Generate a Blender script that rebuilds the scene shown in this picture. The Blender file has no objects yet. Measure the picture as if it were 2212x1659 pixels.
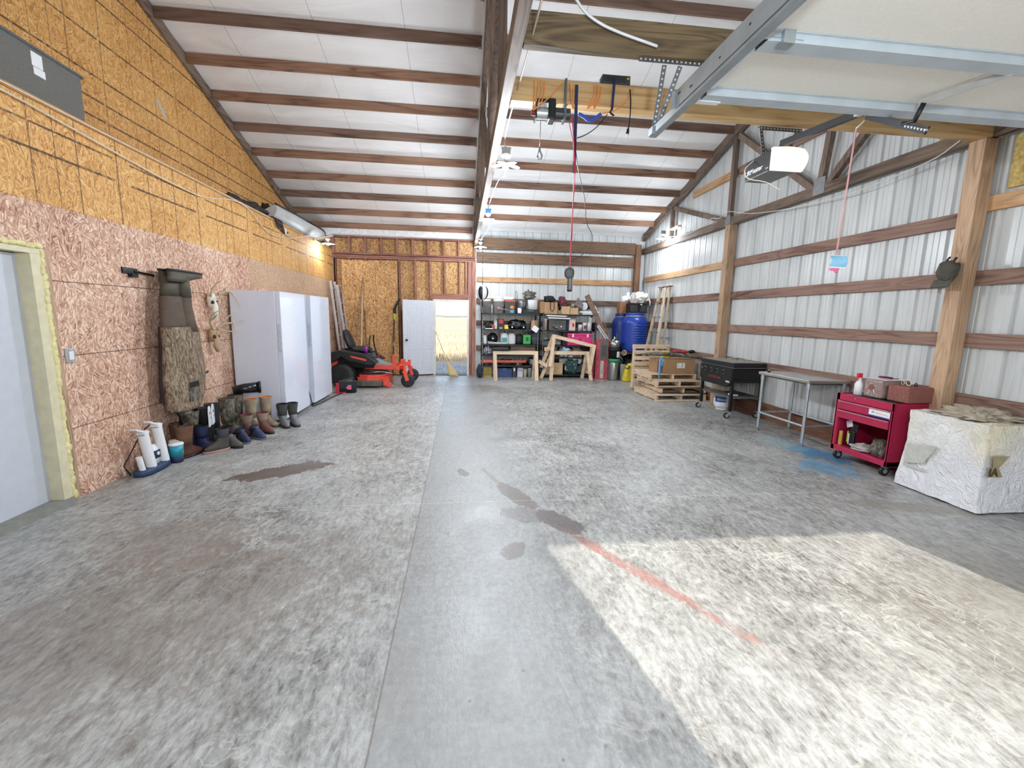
import bpy, bmesh, math, random
from mathutils import Vector, Matrix, Euler, noise as mnoise
PI = math.pi
sc = bpy.context.scene
COL = sc.collection
# ---------------------------------------------------------------- camera, world, sun, exposure
CAMF, YAW, PITCH, ROLL, CH = 951.68, 0.115695, 0.152945, 0.0197411, 1.63
cy_, sy_ = math.cos(YAW), math.sin(YAW)
FW = Vector((sy_ * math.cos(PITCH), cy_ * math.cos(PITCH), -math.sin(PITCH)))
R0 = Vector((cy_, -sy_, 0)); U0 = R0.cross(FW)
RR = math.cos(ROLL) * R0 + math.sin(ROLL) * U0
UU = -math.sin(ROLL) * R0 + math.cos(ROLL) * U0
cam = bpy.data.cameras.new('camera'); camo = bpy.data.objects.new('camera', cam); COL.objects.link(camo)
cam.sensor_width = 36; cam.lens = CAMF / 2212 * 36; cam.clip_end = 2000; cam.clip_start = 0.05
M3 = Matrix((RR, UU, -FW)).transposed()
camo.matrix_world = Matrix.Translation((0, 0, CH)) @ M3.to_4x4()
sc.camera = camo
vs = sc.view_settings
vs.view_transform = 'Standard'; vs.look = 'None'; vs.gamma = 1; vs.use_curve_mapping = False
vs.exposure = 1.0
try:
    sc.cycles.use_denoising = True
    sc.cycles.max_bounces = 7; sc.cycles.diffuse_bounces = 4; sc.cycles.glossy_bounces = 3; sc.cycles.use_adaptive_sampling = True; sc.cycles.adaptive_threshold = .06; sc.cycles.adaptive_min_samples = 20; sc.cycles.caustics_reflective = False; sc.cycles.caustics_refractive = False
    sc.cycles.sample_clamp_indirect = 6
except Exception: pass
wd = bpy.data.worlds.new('sky'); sc.world = wd; wd.use_nodes = True
wn = wd.node_tree; wn.nodes.clear()
_o = wn.nodes.new('ShaderNodeOutputWorld'); _b = wn.nodes.new('ShaderNodeBackground')
_s = wn.nodes.new('ShaderNodeTexSky'); _s.sky_type = 'NISHITA'; _s.sun_disc = False
_s.sun_elevation = math.radians(38); _s.sun_rotation = math.radians(168); _s.air_density = 1.0; _s.dust_density = 1.5
_m = wn.nodes.new('ShaderNodeMix'); _m.data_type = 'RGBA'; _m.inputs[0].default_value = .28; _m.inputs[7].default_value = (1.75, 1.8, 1.85, 1)
wn.links.new(_s.outputs[0], _m.inputs[6]); wn.links.new(_m.outputs[2], _b.inputs[0]); wn.links.new(_b.outputs[0], _o.inputs[0])
_b.inputs[1].default_value = 0.26
sunl = bpy.data.lights.new('sun', 'SUN'); suno = bpy.data.objects.new('sun', sunl); COL.objects.link(suno)
sunl.energy = 2.7; sunl.angle = math.radians(0.53); sunl.color = (1, 0.93, 0.80)
SD = Vector((-0.21, 1.0, -0.745)).normalized()
suno.rotation_euler = SD.to_track_quat('-Z', 'Y').to_euler(); suno.location = (4, -12, 12)

def at(px, py, ax, v):
    """point of the plane axis=v seen at a pixel of the photograph"""
    d = (px - 1106) / CAMF * RR - (py - 829.5) / CAMF * UU + FW
    c = Vector((0, 0, CH)); t = (v - c[ax]) / d[ax]
    return c + d * t
def fl(px, py, z=0.0): return at(px, py, 2, z)

# ---------------------------------------------------------------- mesh builder
class MB:
    def __init__(s): s.v = []; s.f = []; s.m = []; s.s = []
    def add(s, vs, fs, mi=0, sm=False):
        n = len(s.v); s.v += [Vector(v) for v in vs]
        for f in fs: s.f.append([i + n for i in f]); s.m.append(mi); s.s.append(sm)
        return s
    def box(s, c, d, mi=0, rz=0, rot=None):
        R = rot if rot is not None else Matrix.Rotation(rz, 3, 'Z')
        c = Vector(c); h = Vector(d) / 2
        vs = [c + R @ Vector((x * h.x, y * h.y, z * h.z)) for z in (-1, 1) for y in (-1, 1) for x in (-1, 1)]
        return s.add(vs, [(0, 2, 3, 1), (4, 5, 7, 6), (0, 1, 5, 4), (2, 6, 7, 3), (0, 4, 6, 2), (1, 3, 7, 5)], mi)
    def bx(s, x0, x1, y0, y1, z0, z1, mi=0):
        return s.box(((x0 + x1) / 2, (y0 + y1) / 2, (z0 + z1) / 2), (abs(x1 - x0), abs(y1 - y0), abs(z1 - z0)), mi)
    def bar(s, p0, p1, w, h, mi=0, up=(0, 0, 1)):
        p0, p1 = Vector(p0), Vector(p1); d = (p1 - p0); L = d.length; d.normalize()
        up = Vector(up); sd = d.cross(up)
        if sd.length < 1e-4: sd = d.cross(Vector((1, 0, 0)))
        sd.normalize(); u = sd.cross(d)
        R = Matrix((d, sd, u)).transposed()
        return s.box((p0 + p1) / 2, (L, w, h), mi, rot=R)
    def tube(s, pts, r, n=8, mi=0, cap=True, closed=False):
        pts = [Vector(p) for p in pts]; m = len(pts)
        rs = r if isinstance(r, (list, tuple)) else [r] * m
        vs = []; prev = None
        for i, p in enumerate(pts):
            a = pts[(i - 1) % m] if (i > 0 or closed) else p
            b = pts[(i + 1) % m] if (i < m - 1 or closed) else p
            t = (b - a); t = t.normalized() if t.length > 1e-9 else Vector((0, 0, 1))
            if prev is None:
                q = Vector((0, 0, 1)) if abs(t.z) < .9 else Vector((1, 0, 0))
                x = t.cross(q).normalized()
            else:
                x = prev - t * prev.dot(t); x = x.normalized() if x.length > 1e-6 else t.cross(Vector((0, 1, .3))).normalized()
            prev = x; y = t.cross(x)
            for k in range(n):
                a_ = 2 * PI * k / n; vs.append(p + (x * math.cos(a_) + y * math.sin(a_)) * rs[i])
        fs = []
        for i in range(m if closed else m - 1):
            j = (i + 1) % m
            for k in range(n):
                k2 = (k + 1) % n; fs.append((i * n + k, i * n + k2, j * n + k2, j * n + k))
        if cap and not closed: fs.append(tuple(range(n))[::-1]); fs.append(tuple(range((m - 1) * n, m * n)))
        s.add(vs, fs, mi, n > 5)
        return s
    def cyl(s, p0, p1, r0, r1=None, n=20, mi=0):
        p0, p1 = Vector(p0), Vector(p1); r1 = r0 if r1 is None else r1
        t = (p1 - p0).normalized(); q = Vector((0, 0, 1)) if abs(t.z) < .9 else Vector((1, 0, 0))
        x = t.cross(q).normalized(); y = t.cross(x)
        ring = lambda p, r: [p + (x * math.cos(2 * PI * k / n) + y * math.sin(2 * PI * k / n)) * r for k in range(n)]
        s.add(ring(p0, r0) + ring(p1, r1), [(k, (k + 1) % n, n + (k + 1) % n, n + k) for k in range(n)], mi, True)
        s.add(ring(p0, r0), [tuple(range(n))[::-1]], mi); s.add(ring(p1, r1), [tuple(range(n))], mi)
        return s
    def lathe(s, prof, c=(0, 0, 0), n=28, mi=0, R=None, sm=True, sx=1, sy=1):
        c = Vector(c); vs = []
        for (r, z) in prof:
            for k in range(n):
                p = Vector((r * math.cos(2 * PI * k / n) * sx, r * math.sin(2 * PI * k / n) * sy, z))
                vs.append(c + (R @ p if R is not None else p))
        m = len(prof)
        fs = [(i * n + k, i * n + (k + 1) % n, (i + 1) * n + (k + 1) % n, (i + 1) * n + k) for i in range(m - 1) for k in range(n)]
        fs.append(tuple(range(n))[::-1]); fs.append(tuple(range((m - 1) * n, m * n)))
        return s.add(vs, fs, mi, sm)
    def prism(s, poly, ax, a, b, mi=0):
        """polygon in the two axes other than ax (in order), extruded from a to b along ax"""
        def mk(u, v, w):
            return (w, u, v) if ax == 0 else ((u, w, v) if ax == 1 else (u, v, w))
        n = len(poly); vs = [mk(u, v, a) for u, v in poly] + [mk(u, v, b) for u, v in poly]
        fs = [tuple(range(n))[::-1], tuple(range(n, 2 * n))] + [(i, (i + 1) % n, n + (i + 1) % n, n + i) for i in range(n)]
        return s.add(vs, fs, mi)
    def grid(s, fn, nu, nv, mi=0, sm=True):
        vs = [fn(i / nu, j / nv) for j in range(nv + 1) for i in range(nu + 1)]
        fs = [(j * (nu + 1) + i, j * (nu + 1) + i + 1, (j + 1) * (nu + 1) + i + 1, (j + 1) * (nu + 1) + i) for j in range(nv) for i in range(nu)]
        return s.add(vs, fs, mi, sm)
    def blob(s, c, r, amp=.15, freq=2.0, seed=0, nu=24, nv=14, mi=0, flat=None, R=None, sq=1.0):
        c = Vector(c); vs = []; fs = []
        for j in range(nv + 1):
            th = PI * j / nv
            for i in range(nu):
                ph = 2 * PI * i / nu
                d = Vector((math.sin(th) * math.cos(ph), math.sin(th) * math.sin(ph), -math.cos(th)))
                if sq != 1.0: d = Vector([math.copysign(abs(q) ** sq, q) for q in d])
                k = 1 + amp * mnoise.noise(d * freq + Vector((seed * 7.3, seed * 3.1, seed)))*1.6 + amp * .5 * mnoise.noise(d * freq * 2.7 + Vector((seed, 0, 5)))
                p = Vector((d.x * r[0] * k, d.y * r[1] * k, d.z * r[2] * k))
                if flat is not None: p.z = max(p.z, -flat)
                if R is not None: p = R @ p
                vs.append(c + p)
        for j in range(nv):
            for i in range(nu):
                fs.append((j * nu + i, j * nu + (i + 1) % nu, (j + 1) * nu + (i + 1) % nu, (j + 1) * nu + i))
        return s.add(vs, fs, mi, True)
    def xf(s, M, a=0):
        for i in range(a, len(s.v)): s.v[i] = M @ s.v[i]
        return s
    def build(s, name, mats, parent=None, bev=0, seg=2, label=None, sub=0, org=None):
        me = bpy.data.meshes.new(name)
        vs = s.v if org is None else [v - Vector(org) for v in s.v]
        me.from_pydata([tuple(v) for v in vs], [], s.f)
        for m_ in (mats if isinstance(mats, (list, tuple)) else [mats]): me.materials.append(m_)
        me.polygons.foreach_set('material_index', s.m); me.polygons.foreach_set('use_smooth', s.s)
        me.update()
        b = bmesh.new(); b.from_mesh(me); bmesh.ops.recalc_face_normals(b, faces=b.faces); b.to_mesh(me); b.free()
        o = bpy.data.objects.new(name, me); COL.objects.link(o)
        if org is not None: o.location = org
        if parent is not None: o.parent = parent
        if bev:
            md = o.modifiers.new('bevel', 'BEVEL'); md.width = bev; md.segments = seg; md.limit_method = 'ANGLE'; md.angle_limit = math.radians(40)
        if sub:
            md = o.modifiers.new('sub', 'SUBSURF'); md.levels = sub; md.render_levels = sub
        if label: o['label'] = label
        return o
def thing(name, label, cat, loc=(0, 0, 0), rz=0, group=None, rot=None):
    o = bpy.data.objects.new(name, None); COL.objects.link(o); o.empty_display_size = .1
    o.location = loc; o.rotation_euler = rot if rot is not None else (0, 0, rz)
    return tag(o, label, cat, group)
def tag(o, label, cat, group=None):
    o['label'] = label; o['category'] = cat
    if group: o['group'] = group
    return o
def struct(o): o['kind'] = 'structure'; return o
def one(mb, name, mats, label, cat, group=None, **k): return tag(mb.build(name, mats, **k), label, cat, group)
def dup(root, label, loc=None, rz=None):
    c = root.copy(); COL.objects.link(c); c['label'] = label
    if loc is not None: c.location = loc
    if rz is not None: c.rotation_euler = (0, 0, rz)
    for ch in list(root.children):
        d = ch.copy(); COL.objects.link(d); d.parent = c
        for g in list(ch.children):
            e = g.copy(); COL.objects.link(e); e.parent = d
    return c
def text(body, size, mat, M, parent, name='lettering', ext=.0006, ax='LEFT', sx=1.0, shear=0, bold=0):
    """M: 4x4 matrix placing text (x right, y up, z out of the face)"""
    cu = bpy.data.curves.new('lettering', 'FONT'); cu.body = body; cu.size = size; cu.extrude = ext; cu.align_x = ax; cu.align_y = 'CENTER'; cu.shear = shear; cu.offset = bold
    t = bpy.data.objects.new('lettering_curve', cu); COL.objects.link(t)
    me = bpy.data.meshes.new_from_object(t.evaluated_get(bpy.context.evaluated_depsgraph_get()))
    bpy.data.objects.remove(t); bpy.data.curves.remove(cu)
    me.transform(Matrix.Diagonal((sx, 1, 1, 1))); me.transform(M); me.materials.clear(); me.materials.append(mat)
    o = bpy.data.objects.new(name, me); COL.objects.link(o); o.parent = parent
    return o
def face(origin, xdir, ydir):
    x = Vector(xdir).normalized(); y = Vector(ydir).normalized(); z = x.cross(y)
    return Matrix.Translation(origin) @ Matrix((x, y, z)).transposed().to_4x4()

# ---------------------------------------------------------------- materials
def srgb(c):
    if isinstance(c, str): c = [int(c[i:i + 2], 16) for i in (0, 2, 4)]
    f = lambda u: (u / 12.92 if u <= .04045 else ((u + .055) / 1.055) ** 2.4)
    return tuple(f(x / 255) for x in c) + (1,)
class NT:
    def __init__(s, name):
        s.mat = bpy.data.materials.new(name); s.mat.use_nodes = True; s.t = s.mat.node_tree; s.n = s.t.nodes
        s.n.clear(); s.out = s.n.new('ShaderNodeOutputMaterial'); s.bs = s.n.new('ShaderNodeBsdfPrincipled')
        s.t.links.new(s.bs.outputs[0], s.out.inputs[0])
    def L(s, a, b): s.t.links.new(a, b)
    def S(s, inp, v):
        if hasattr(v, 'is_linked') or isinstance(v, bpy.types.NodeSocket): s.L(v, inp)
        else: inp.default_value = v
    def coord(s, kind='Object'): return s.n.new('ShaderNodeTexCoord').outputs[kind]
    def mapp(s, v, scale=(1, 1, 1), rot=(0, 0, 0), loc=(0, 0, 0)):
        m = s.n.new('ShaderNodeMapping'); s.L(v, m.inputs[0]); m.inputs['Scale'].default_value = scale
        m.inputs['Rotation'].default_value = rot; m.inputs['Location'].default_value = loc; return m.outputs[0]
    def noise(s, v, scale, det=3, rough=.5, dist=0, out=0):
        m = s.n.new('ShaderNodeTexNoise'); s.L(v, m.inputs['Vector']); m.inputs['Scale'].default_value = scale
        m.inputs['Detail'].default_value = det; m.inputs['Roughness'].default_value = rough; m.inputs['Distortion'].default_value = dist
        return m.outputs[out]
    def voro(s, v, scale, out='Color', feature='F1', rand=1):
        m = s.n.new('ShaderNodeTexVoronoi'); s.L(v, m.inputs['Vector']); m.inputs['Scale'].default_value = scale
        m.feature = feature; m.inputs['Randomness'].default_value = rand; return m.outputs[out]
    def ramp(s, fac, stops, interp='LINEAR'):
        m = s.n.new('ShaderNodeValToRGB'); s.L(fac, m.inputs[0]); cr = m.color_ramp; cr.interpolation = interp
        stops = [(p, (c if isinstance(c, tuple) else (c, c, c, 1))) for p, c in stops]
        cr.elements[0].position = stops[0][0]; cr.elements[0].color = stops[0][1]
        cr.elements[1].position = stops[-1][0]; cr.elements[1].color = stops[-1][1]
        for p, c in stops[1:-1]: e = cr.elements.new(p); e.color = c
        return m.outputs[0]
    def math(s, op, a, b=0.0, c=0.0):
        m = s.n.new('ShaderNodeMath'); m.operation = op; s.S(m.inputs[0], a); s.S(m.inputs[1], b); s.S(m.inputs[2], c); return m.outputs[0]
    def mix(s, fac, a, b, mode='MIX'):
        m = s.n.new('ShaderNodeMix'); m.data_type = 'RGBA'; m.blend_type = mode; s.S(m.inputs[0], fac); s.S(m.inputs[6], a); s.S(m.inputs[7], b); return m.outputs[2]
    def sep(s, v):
        m = s.n.new('ShaderNodeSeparateXYZ'); s.L(v, m.inputs[0]); return m.outputs
    def comb(s, x, y, z):
        m = s.n.new('ShaderNodeCombineXYZ'); s.S(m.inputs[0], x); s.S(m.inputs[1], y); s.S(m.inputs[2], z); return m.outputs[0]
    def vadd(s, a, b):
        m = s.n.new('ShaderNodeVectorMath'); m.operation = 'ADD'; s.S(m.inputs[0], a); s.S(m.inputs[1], b); return m.outputs[0]
    def rnd(s): return s.n.new('ShaderNodeObjectInfo').outputs['Random']
    def bump(s, h, st=.3, d=.01):
        m = s.n.new('ShaderNodeBump'); s.L(h, m.inputs['Height']); m.inputs['Strength'].default_value = st; m.inputs['Distance'].default_value = d
        s.L(m.outputs[0], s.bs.inputs['Normal'])
    def fin(s, col, rough=.6, metal=0.0, **k):
        s.S(s.bs.inputs['Base Color'], col); s.S(s.bs.inputs['Roughness'], rough); s.S(s.bs.inputs['Metallic'], metal)
        for kk, v in k.items(): s.S(s.bs.inputs[kk.replace('_', ' ')], v)
        return s.mat
_MC = {}
def plain(hexc, rough=.55, metal=0.0, var=.12, bump=0.0, scale=14, name=None, **k):
    key = (hexc, rough, metal, var, bump, scale, tuple(sorted(k.items())))
    if key in _MC: return _MC[key]
    t = NT(name or 'm_' + hexc); c = srgb(hexc); v = t.coord()
    n = t.noise(v, scale, 4)
    d = tuple(x * (1 - var) for x in c[:3]) + (1,); e = tuple(min(1, x * (1 + var)) for x in c[:3]) + (1,)
    if bump: t.bump(t.noise(v, scale * 2.5, 4), bump, .01)
    _MC[key] = t.fin(t.ramp(n, [(.3, d), (.7, e)]), rough, metal, **k); return _MC[key]
def wood(name, light, dark, ax=0, rough=.75, knots=.5, grain=1.0):
    t = NT(name); v = t.coord(); r = t.rnd()
    off = t.math('MULTIPLY', r, 37.0)
    v = t.vadd(v, t.comb(off, off, off))
    sc_ = [1, 1, 1]; sc_[ax] = .09
    g = t.mapp(v, tuple(sc_))
    warp = t.noise(g, 5.5, 2, .5, .6)
    rings = t.math('FRACT', t.math('MULTIPLY', warp, 9.0 * grain))
    rings = t.math('ABSOLUTE', t.math('SUBTRACT', rings, .5))
    fine_s = [60, 60, 60]; fine_s[ax] = 2.5
    fine = t.noise(t.mapp(v, tuple(fine_s)), 1.0, 3)
    big = t.noise(v, 1.2, 3)
    a = t.math('MULTIPLY_ADD', rings, .8, t.math('MULTIPLY', fine, .55))
    a = t.math('ADD', a, t.math('MULTIPLY', t.math('SUBTRACT', big, .5), .9))
    L_, D_ = srgb(light), srgb(dark)
    col = t.ramp(a, [(.12, D_), (.42, tuple((x * .6 + y * .4) for x, y in zip(L_, D_))), (.8, L_)])
    if knots:
        ks = [4.2, 4.2, 4.2]; ks[ax] = 1.6
        kd = t.voro(t.mapp(v, tuple(ks)), 1.0, 'Distance')
        kk = t.ramp(kd, [(.05, 1.0), (.13, 0.0)])
        col = t.mix(t.math('MULTIPLY', kk, knots), col, tuple(x * .28 for x in D_[:3]) + (1,))
    rv = t.math('MULTIPLY_ADD', r, .3, .85)
    col = t.mix(1.0, col, t.comb(rv, rv, rv), 'MULTIPLY')
    t.bump(a, .25, .004)
    return t.fin(col, rough)
def osb(name, ax, cols, lines=None, fs=1.0):
    """flake board; ax: wall normal axis; cols dark/mid/light"""
    t = NT(name); v0 = t.coord(); s0 = t.sep(v0)
    u = s0[1] if ax == 0 else s0[0]; w = s0[2]
    base = t.comb(u, w, 0.0)
    wob = t.noise(base, 4.0, 2, .5, 0, 1)
    m = t.n.new('ShaderNodeVectorMath'); m.operation = 'SCALE'; t.L(wob, m.inputs[0]); m.inputs[3].default_value = .05
    base = t.vadd(base, m.outputs[0])
    lay = []
    for k, (ang, sx, sy) in enumerate([(1.25, 17, 95), (1.8, 19, 110), (.5, 20, 100), (2.5, 18, 90)]):
        c = t.voro(t.mapp(t.mapp(base, rot=(0, 0, ang), loc=(k * 3.3, k * 1.7, 0)), (sx * fs, sy * fs, 1)), 1.0, 'Color')
        lay.append(t.sep(c)[0])
    sel = t.voro(t.mapp(base, (22, 22, 1)), 1.0, 'Color'); ss = t.sep(sel)
    a = t.mix(t.math('GREATER_THAN', ss[0], .45), lay[0], lay[1])
    b = t.mix(t.math('GREATER_THAN', ss[1], .5), lay[2], lay[3])
    f = t.sep(t.mix(t.math('GREATER_THAN', ss[2], .62), a, b))[0]
    f = t.math('ADD', f, t.math('MULTIPLY', t.math('SUBTRACT', t.noise(base, 1.3, 3), .5), .7))
    f = t.math('ADD', f, t.math('MULTIPLY', t.math('SUBTRACT', t.noise(t.mapp(base, rot=(0, 0, 1.3)), 60, 3), .5), .5))
    d, mi, li = [srgb(c) for c in cols]
    col = t.ramp(f, [(-.0, d), (.16, tuple(x * .35 + y * .65 for x, y in zip(d, mi))), (.5, mi), (1.0, li)])
    if lines: col = lines(t, col, u, w)
    t.bump(f, .12, .003)
    return t.fin(col, .7)
WHITE = (1, 1, 1, 1); BLACK = (0, 0, 0, 1)
# ================================================================ the shell
LX, UX, BY, FY, RX = -3.29, -4.04, 12.22, -1.0, 5.10
RIDGE, Z0, SL = 5.6, 7.54, 0.311
def roofz(y): return Z0 - SL * (y if y >= RIDGE else 2 * RIDGE - y)       # underside of the purlins
w_purl = wood('purlin_wood', 'A07A62', '5E4032', 0, grain=.6)
w_dark = wood('weathered_purlin_wood', '866A5A', '4C372C', 0, grain=.6)
w_tr_y = wood('truss_wood', '84705F', '46362D', 1)
w_tr_z = wood('truss_web_wood', '836F61', '4A3A33', 2)
w_post = wood('post_wood', 'C2A284', '8C6E55', 2, grain=1.6)
w_girt = wood('girt_wood', '98796A', '5A4034', 1)
w_girt_new = wood('new_girt_wood', 'CCA57B', '9C7450', 1)
w_girt_x = wood('new_back_girt_wood', 'D0A478', 'A0714A', 0)
w_beam_old = wood('old_beam_wood', '8C7654', '4C3D2C', 0, grain=1.5)
w_beam_new = wood('new_beam_wood', 'D9B985', 'AE8450', 0, knots=.35, grain=.7)
w_stud = wood('stud_wood', 'A97A69', '6E4238', 2, knots=.3)
w_plate = wood('plate_wood', 'A17060', '67392F', 0, knots=.3)
w_grade = wood('grade_board_wood', '8E6249', '4C2D20', 1, grain=1.8)
w_pine = wood('pine_x', 'EAD6BA', 'C6A686', 0, knots=.5)
w_pine_y = wood('pine_y', 'E2CBAE', 'BC9C7C', 1, knots=.5)
w_pine_z = wood('pine_z', 'E6D0B3', 'C2A181', 2, knots=.5)
w_old_z = wood('old_wood_z', 'A88F7C', '66503F', 2)

# ---- floor
def floor_mat():
    t = NT('concrete'); v = t.coord(); s = t.sep(v); X, Y = s[0], s[1]
    big = t.noise(v, .55, 5, .6, .5); mid = t.noise(v, 2.6, 7, .68, 1.1); fin = t.noise(v, 26, 6, .7)
    st = t.noise(t.mapp(v, (2.4, 1.0, 1), rot=(0, 0, .12)), 3.2, 7, .72, 1.6)
    fk = t.noise(t.mapp(v, (20, 6.5, 1)), 1.0, 6, .72, .8); fk2 = t.noise(t.mapp(v, (46, 17, 1)), 1.0, 4, .7, .4)
    a = t.math('MULTIPLY_ADD', mid, .5, t.math('MULTIPLY', st, .55)); a = t.math('ADD', a, t.math('ADD', t.math('MULTIPLY', t.math('SUBTRACT', fk, .5), .7), t.math('MULTIPLY', t.math('SUBTRACT', fk2, .5), .6)))
    a = t.math('ADD', a, t.math('MULTIPLY', t.math('SUBTRACT', fin, .5), .34))
    a = t.math('ADD', a, t.math('MULTIPLY', t.math('SUBTRACT', big, .5), .55))
    col = t.ramp(a, [(.22, srgb('57534F')), (.42, srgb('8B8A87')), (.56, srgb('A3A3A0')), (.85, srgb('C9C9C6'))])
    # the smooth clean strip between the joints
    strip = t.math('MULTIPLY', t.ramp(X, [(.0, 0.0), (.02, 1.0)]), t.math('SUBTRACT', 1.0, t.ramp(t.math('ADD', t.math('SUBTRACT', X, .3), t.math('MULTIPLY', mid, .5)), [(.4, 0.0), (.75, 1.0)])))
    strip = t.math('MULTIPLY', t.math('GREATER_THAN', X, -.345), t.math('SUBTRACT', 1.0, t.ramp(t.math('ADD', t.math('MULTIPLY', X, .6), t.math('MULTIPLY', mid, .45)), [(.42, 0.0), (.8, 1.0)])))
    clean = t.mix(t.ramp(fin, [(.3, 0.0), (.75, 1.0)]), srgb('868685'), srgb('A0A09F'))
    pits = t.ramp(t.voro(v, 9, 'Distance'), [(.07, 1.0), (.11, 0.0)])
    pits = t.math('MULTIPLY', pits, t.math('GREATER_THAN', t.noise(v, 3, 2), .52))
    clean = t.mix(t.math('MULTIPLY', pits, .85), clean, srgb('54504B'))
    col = t.mix(t.math('MULTIPLY', strip, .82), col, clean)
    # pale scrape marks
    def ridge(vv, sc, dist, lo, hi):
        r = t.math('ABSOLUTE', t.math('SUBTRACT', t.noise(vv, sc, 3, .55, dist), .5)); return t.ramp(r, [(lo, 1.0), (hi, 0.0)])
    scr = t.math('MULTIPLY', ridge(v, 2.2, 2.4, .004, .018), t.ramp(t.noise(v, .8, 3), [(.42, 0.0), (.6, 1.0)]))
    scr2 = t.math('MULTIPLY', ridge(t.mapp(v, rot=(0, 0, 1)), 4.5, 1.4, .003, .02), t.ramp(t.noise(t.mapp(v, loc=(5, 3, 0)), 1.3, 3), [(.48, 0.0), (.66, 1.0)]))
    rough_area = t.math('SUBTRACT', 1.0, strip)
    col = t.mix(t.math('MULTIPLY', t.math('MULTIPLY', t.math('MAXIMUM', scr, scr2), rough_area), .5), col, srgb('CFCDC4'))
    edge = t.noise(v, 5, 6, .65, .8); edge2 = t.noise(t.mapp(v, (1.6, .7, 1)), 17, 6, .75, .5)
    en = t.math('ADD', t.math('MULTIPLY', edge, .6), t.math('MULTIPLY', edge2, .4))
    def stain(col, cx, cy, rx, ry, ang, c, amp=1.0, st=1.0, soft=.08, thr=0.0):
        m = t.mapp(v, loc=(-cx, -cy, 0)); m = t.mapp(m, rot=(0, 0, -ang)); m = t.mapp(m, (1 / rx, 1 / ry, 1))
        q = t.sep(m); d = t.math('SQRT', t.math('ADD', t.math('MULTIPLY', q[0], q[0]), t.math('MULTIPLY', q[1], q[1])))
        f = t.math('ADD', t.math('SUBTRACT', 1.0, d), t.math('MULTIPLY', t.math('SUBTRACT', en, .5), amp * 2))
        f = t.ramp(f, [(max(0, thr), 0.0), (thr + soft, 1.0)])
        return t.mix(t.math('MULTIPLY', f, st), col, srgb(c))
    col = stain(col, -1.6, 2.4, 1.5, .8, .5, '786A60', 2.2, .42, .5)
    col = stain(col, -2.0, 3.15, .55, .42, -.5, '85766C', 1.8, .45, .3)
    col = stain(col, .0, 1.7, .5, .5, 0, '8C8882', 1.3, .3, .5)
    col = stain(col, 3.4, 1.9, 1.4, .9, .4, '857F74', 1.5, .45, .6)
    wet = ((-1.82, 4.62, .52, .17, .55), )
    for (cx, cy, rx, ry, an) in wet:
        col = stain(col, cx, cy, rx, ry, an, '5E4C42', 1.7, .9, .06)
    col = stain(col, .50, 3.82, .10, .34, .42, '6E615A', .8, .85, .08)
    col = stain(col, .30, 4.32, .03, .3, .3, '7A6F68', .9, .6, .15)
    col = stain(col, .02, 4.44, .05, .12, .3, '6B5F58', 1.2, .8, .08)
    col = stain(col, .36, 2.87, .08, .14, -.3, '6E625C', 1.3, .75, .08)
    col = stain(col, .78, 3.28, .12, .26, .5, '5E5351', 1.2, .8, .08)
    col = stain(col, .55, 3.42, .25, .14, -.4, '6B6460', 1.7, .6, .06)
    col = stain(col, 1.16, 2.5, .055, .8, .52, 'A4665C', 1.9, .6, .5)
    col = stain(col, .98, 2.75, .02, .42, .48, '9E6A60', 1.6, .45, .4)
    col = stain(col, 4.45, 4.85, .22, .46, .3, '2E7FB0', 1.9, .8, .35)
    col = stain(col, 4.12, 4.35, .34, .36, -.4, '4FA0C8', 2.2, .6, .5)
    col = stain(col, 4.3, 5.3, .28, .4, 0, '8FC0C8', 1.5, .4, .5)
    col = stain(col, 4.05, 3.3, .6, .14, -.3, '86806F', 1.3, .5, .3)
    # saw-cut joints
    def line(a, c, w): return t.math('LESS_THAN', t.math('ABSOLUTE', t.math('SUBTRACT', a, c)), w)
    wv = t.math('MULTIPLY_ADD', t.math('SUBTRACT', fin, .5), .006, X); wy = t.math('MULTIPLY_ADD', t.math('SUBTRACT', fin, .5), .006, Y)
    j = line(wv, -.345, .0045); j = t.math('MAXIMUM', j, line(wv, 2.66, .0035))
    j2 = line(wy, 3.70, .0028); j2 = t.math('MAXIMUM', j2, line(wy, 8.0, .003))
    col = t.mix(t.math('MULTIPLY', j, .65), col, srgb('6D6258')); col = t.mix(t.math('MULTIPLY', j2, .6), col, srgb('D9D8D2'))
    t.bump(t.math('SUBTRACT', a, t.math('MULTIPLY', j, .5)), .18, .01)
    return t.fin(col, t.ramp(mid, [(.3, .30), (.75, .55)]))
struct(MB().bx(UX - .1, RX + .1, FY - .3, BY + .25, -.2, 0).build('floor', floor_mat()))

# ---- outside ground
def ground_mat():
    t = NT('ground'); v = t.coord(); s = t.sep(v); Y = s[1]
    rock = t.ramp(t.voro(v, 16, 'Color'), [(.2, srgb('8D8984')), (.8, srgb('D9D6D0'))])
    rock = t.mix(t.ramp(t.voro(v, 16, 'Distance'), [(.0, 0.0), (.6, .5)]), rock, srgb('6B6763'))
    g = t.noise(t.mapp(v, (.35, .8, 1)), 3.5, 8, .75, .6); g2 = t.noise(t.mapp(v, (.05, .3, 1)), 1.0, 5)
    fld = t.ramp(t.math('ADD', t.math('MULTIPLY', g, .6), t.math('MULTIPLY', g2, .4)), [(.35, srgb('93806A')), (.5, srgb('BDA688')), (.65, srgb('D8C8AC'))])
    e = t.math('ADD', Y, t.math('MULTIPLY', t.noise(v, 1.1, 4), 2.5))
    back = t.ramp(t.math('DIVIDE', e, 40), [(.42, 0.0), (.46, 1.0)])
    col = t.mix(back, rock, fld); t.bump(g, .5, .05)
    return t.fin(col, .9)
struct(MB().bx(-150, 150, -150, 250, -.32, -.14).build('floor_outside', ground_mat()))
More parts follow.
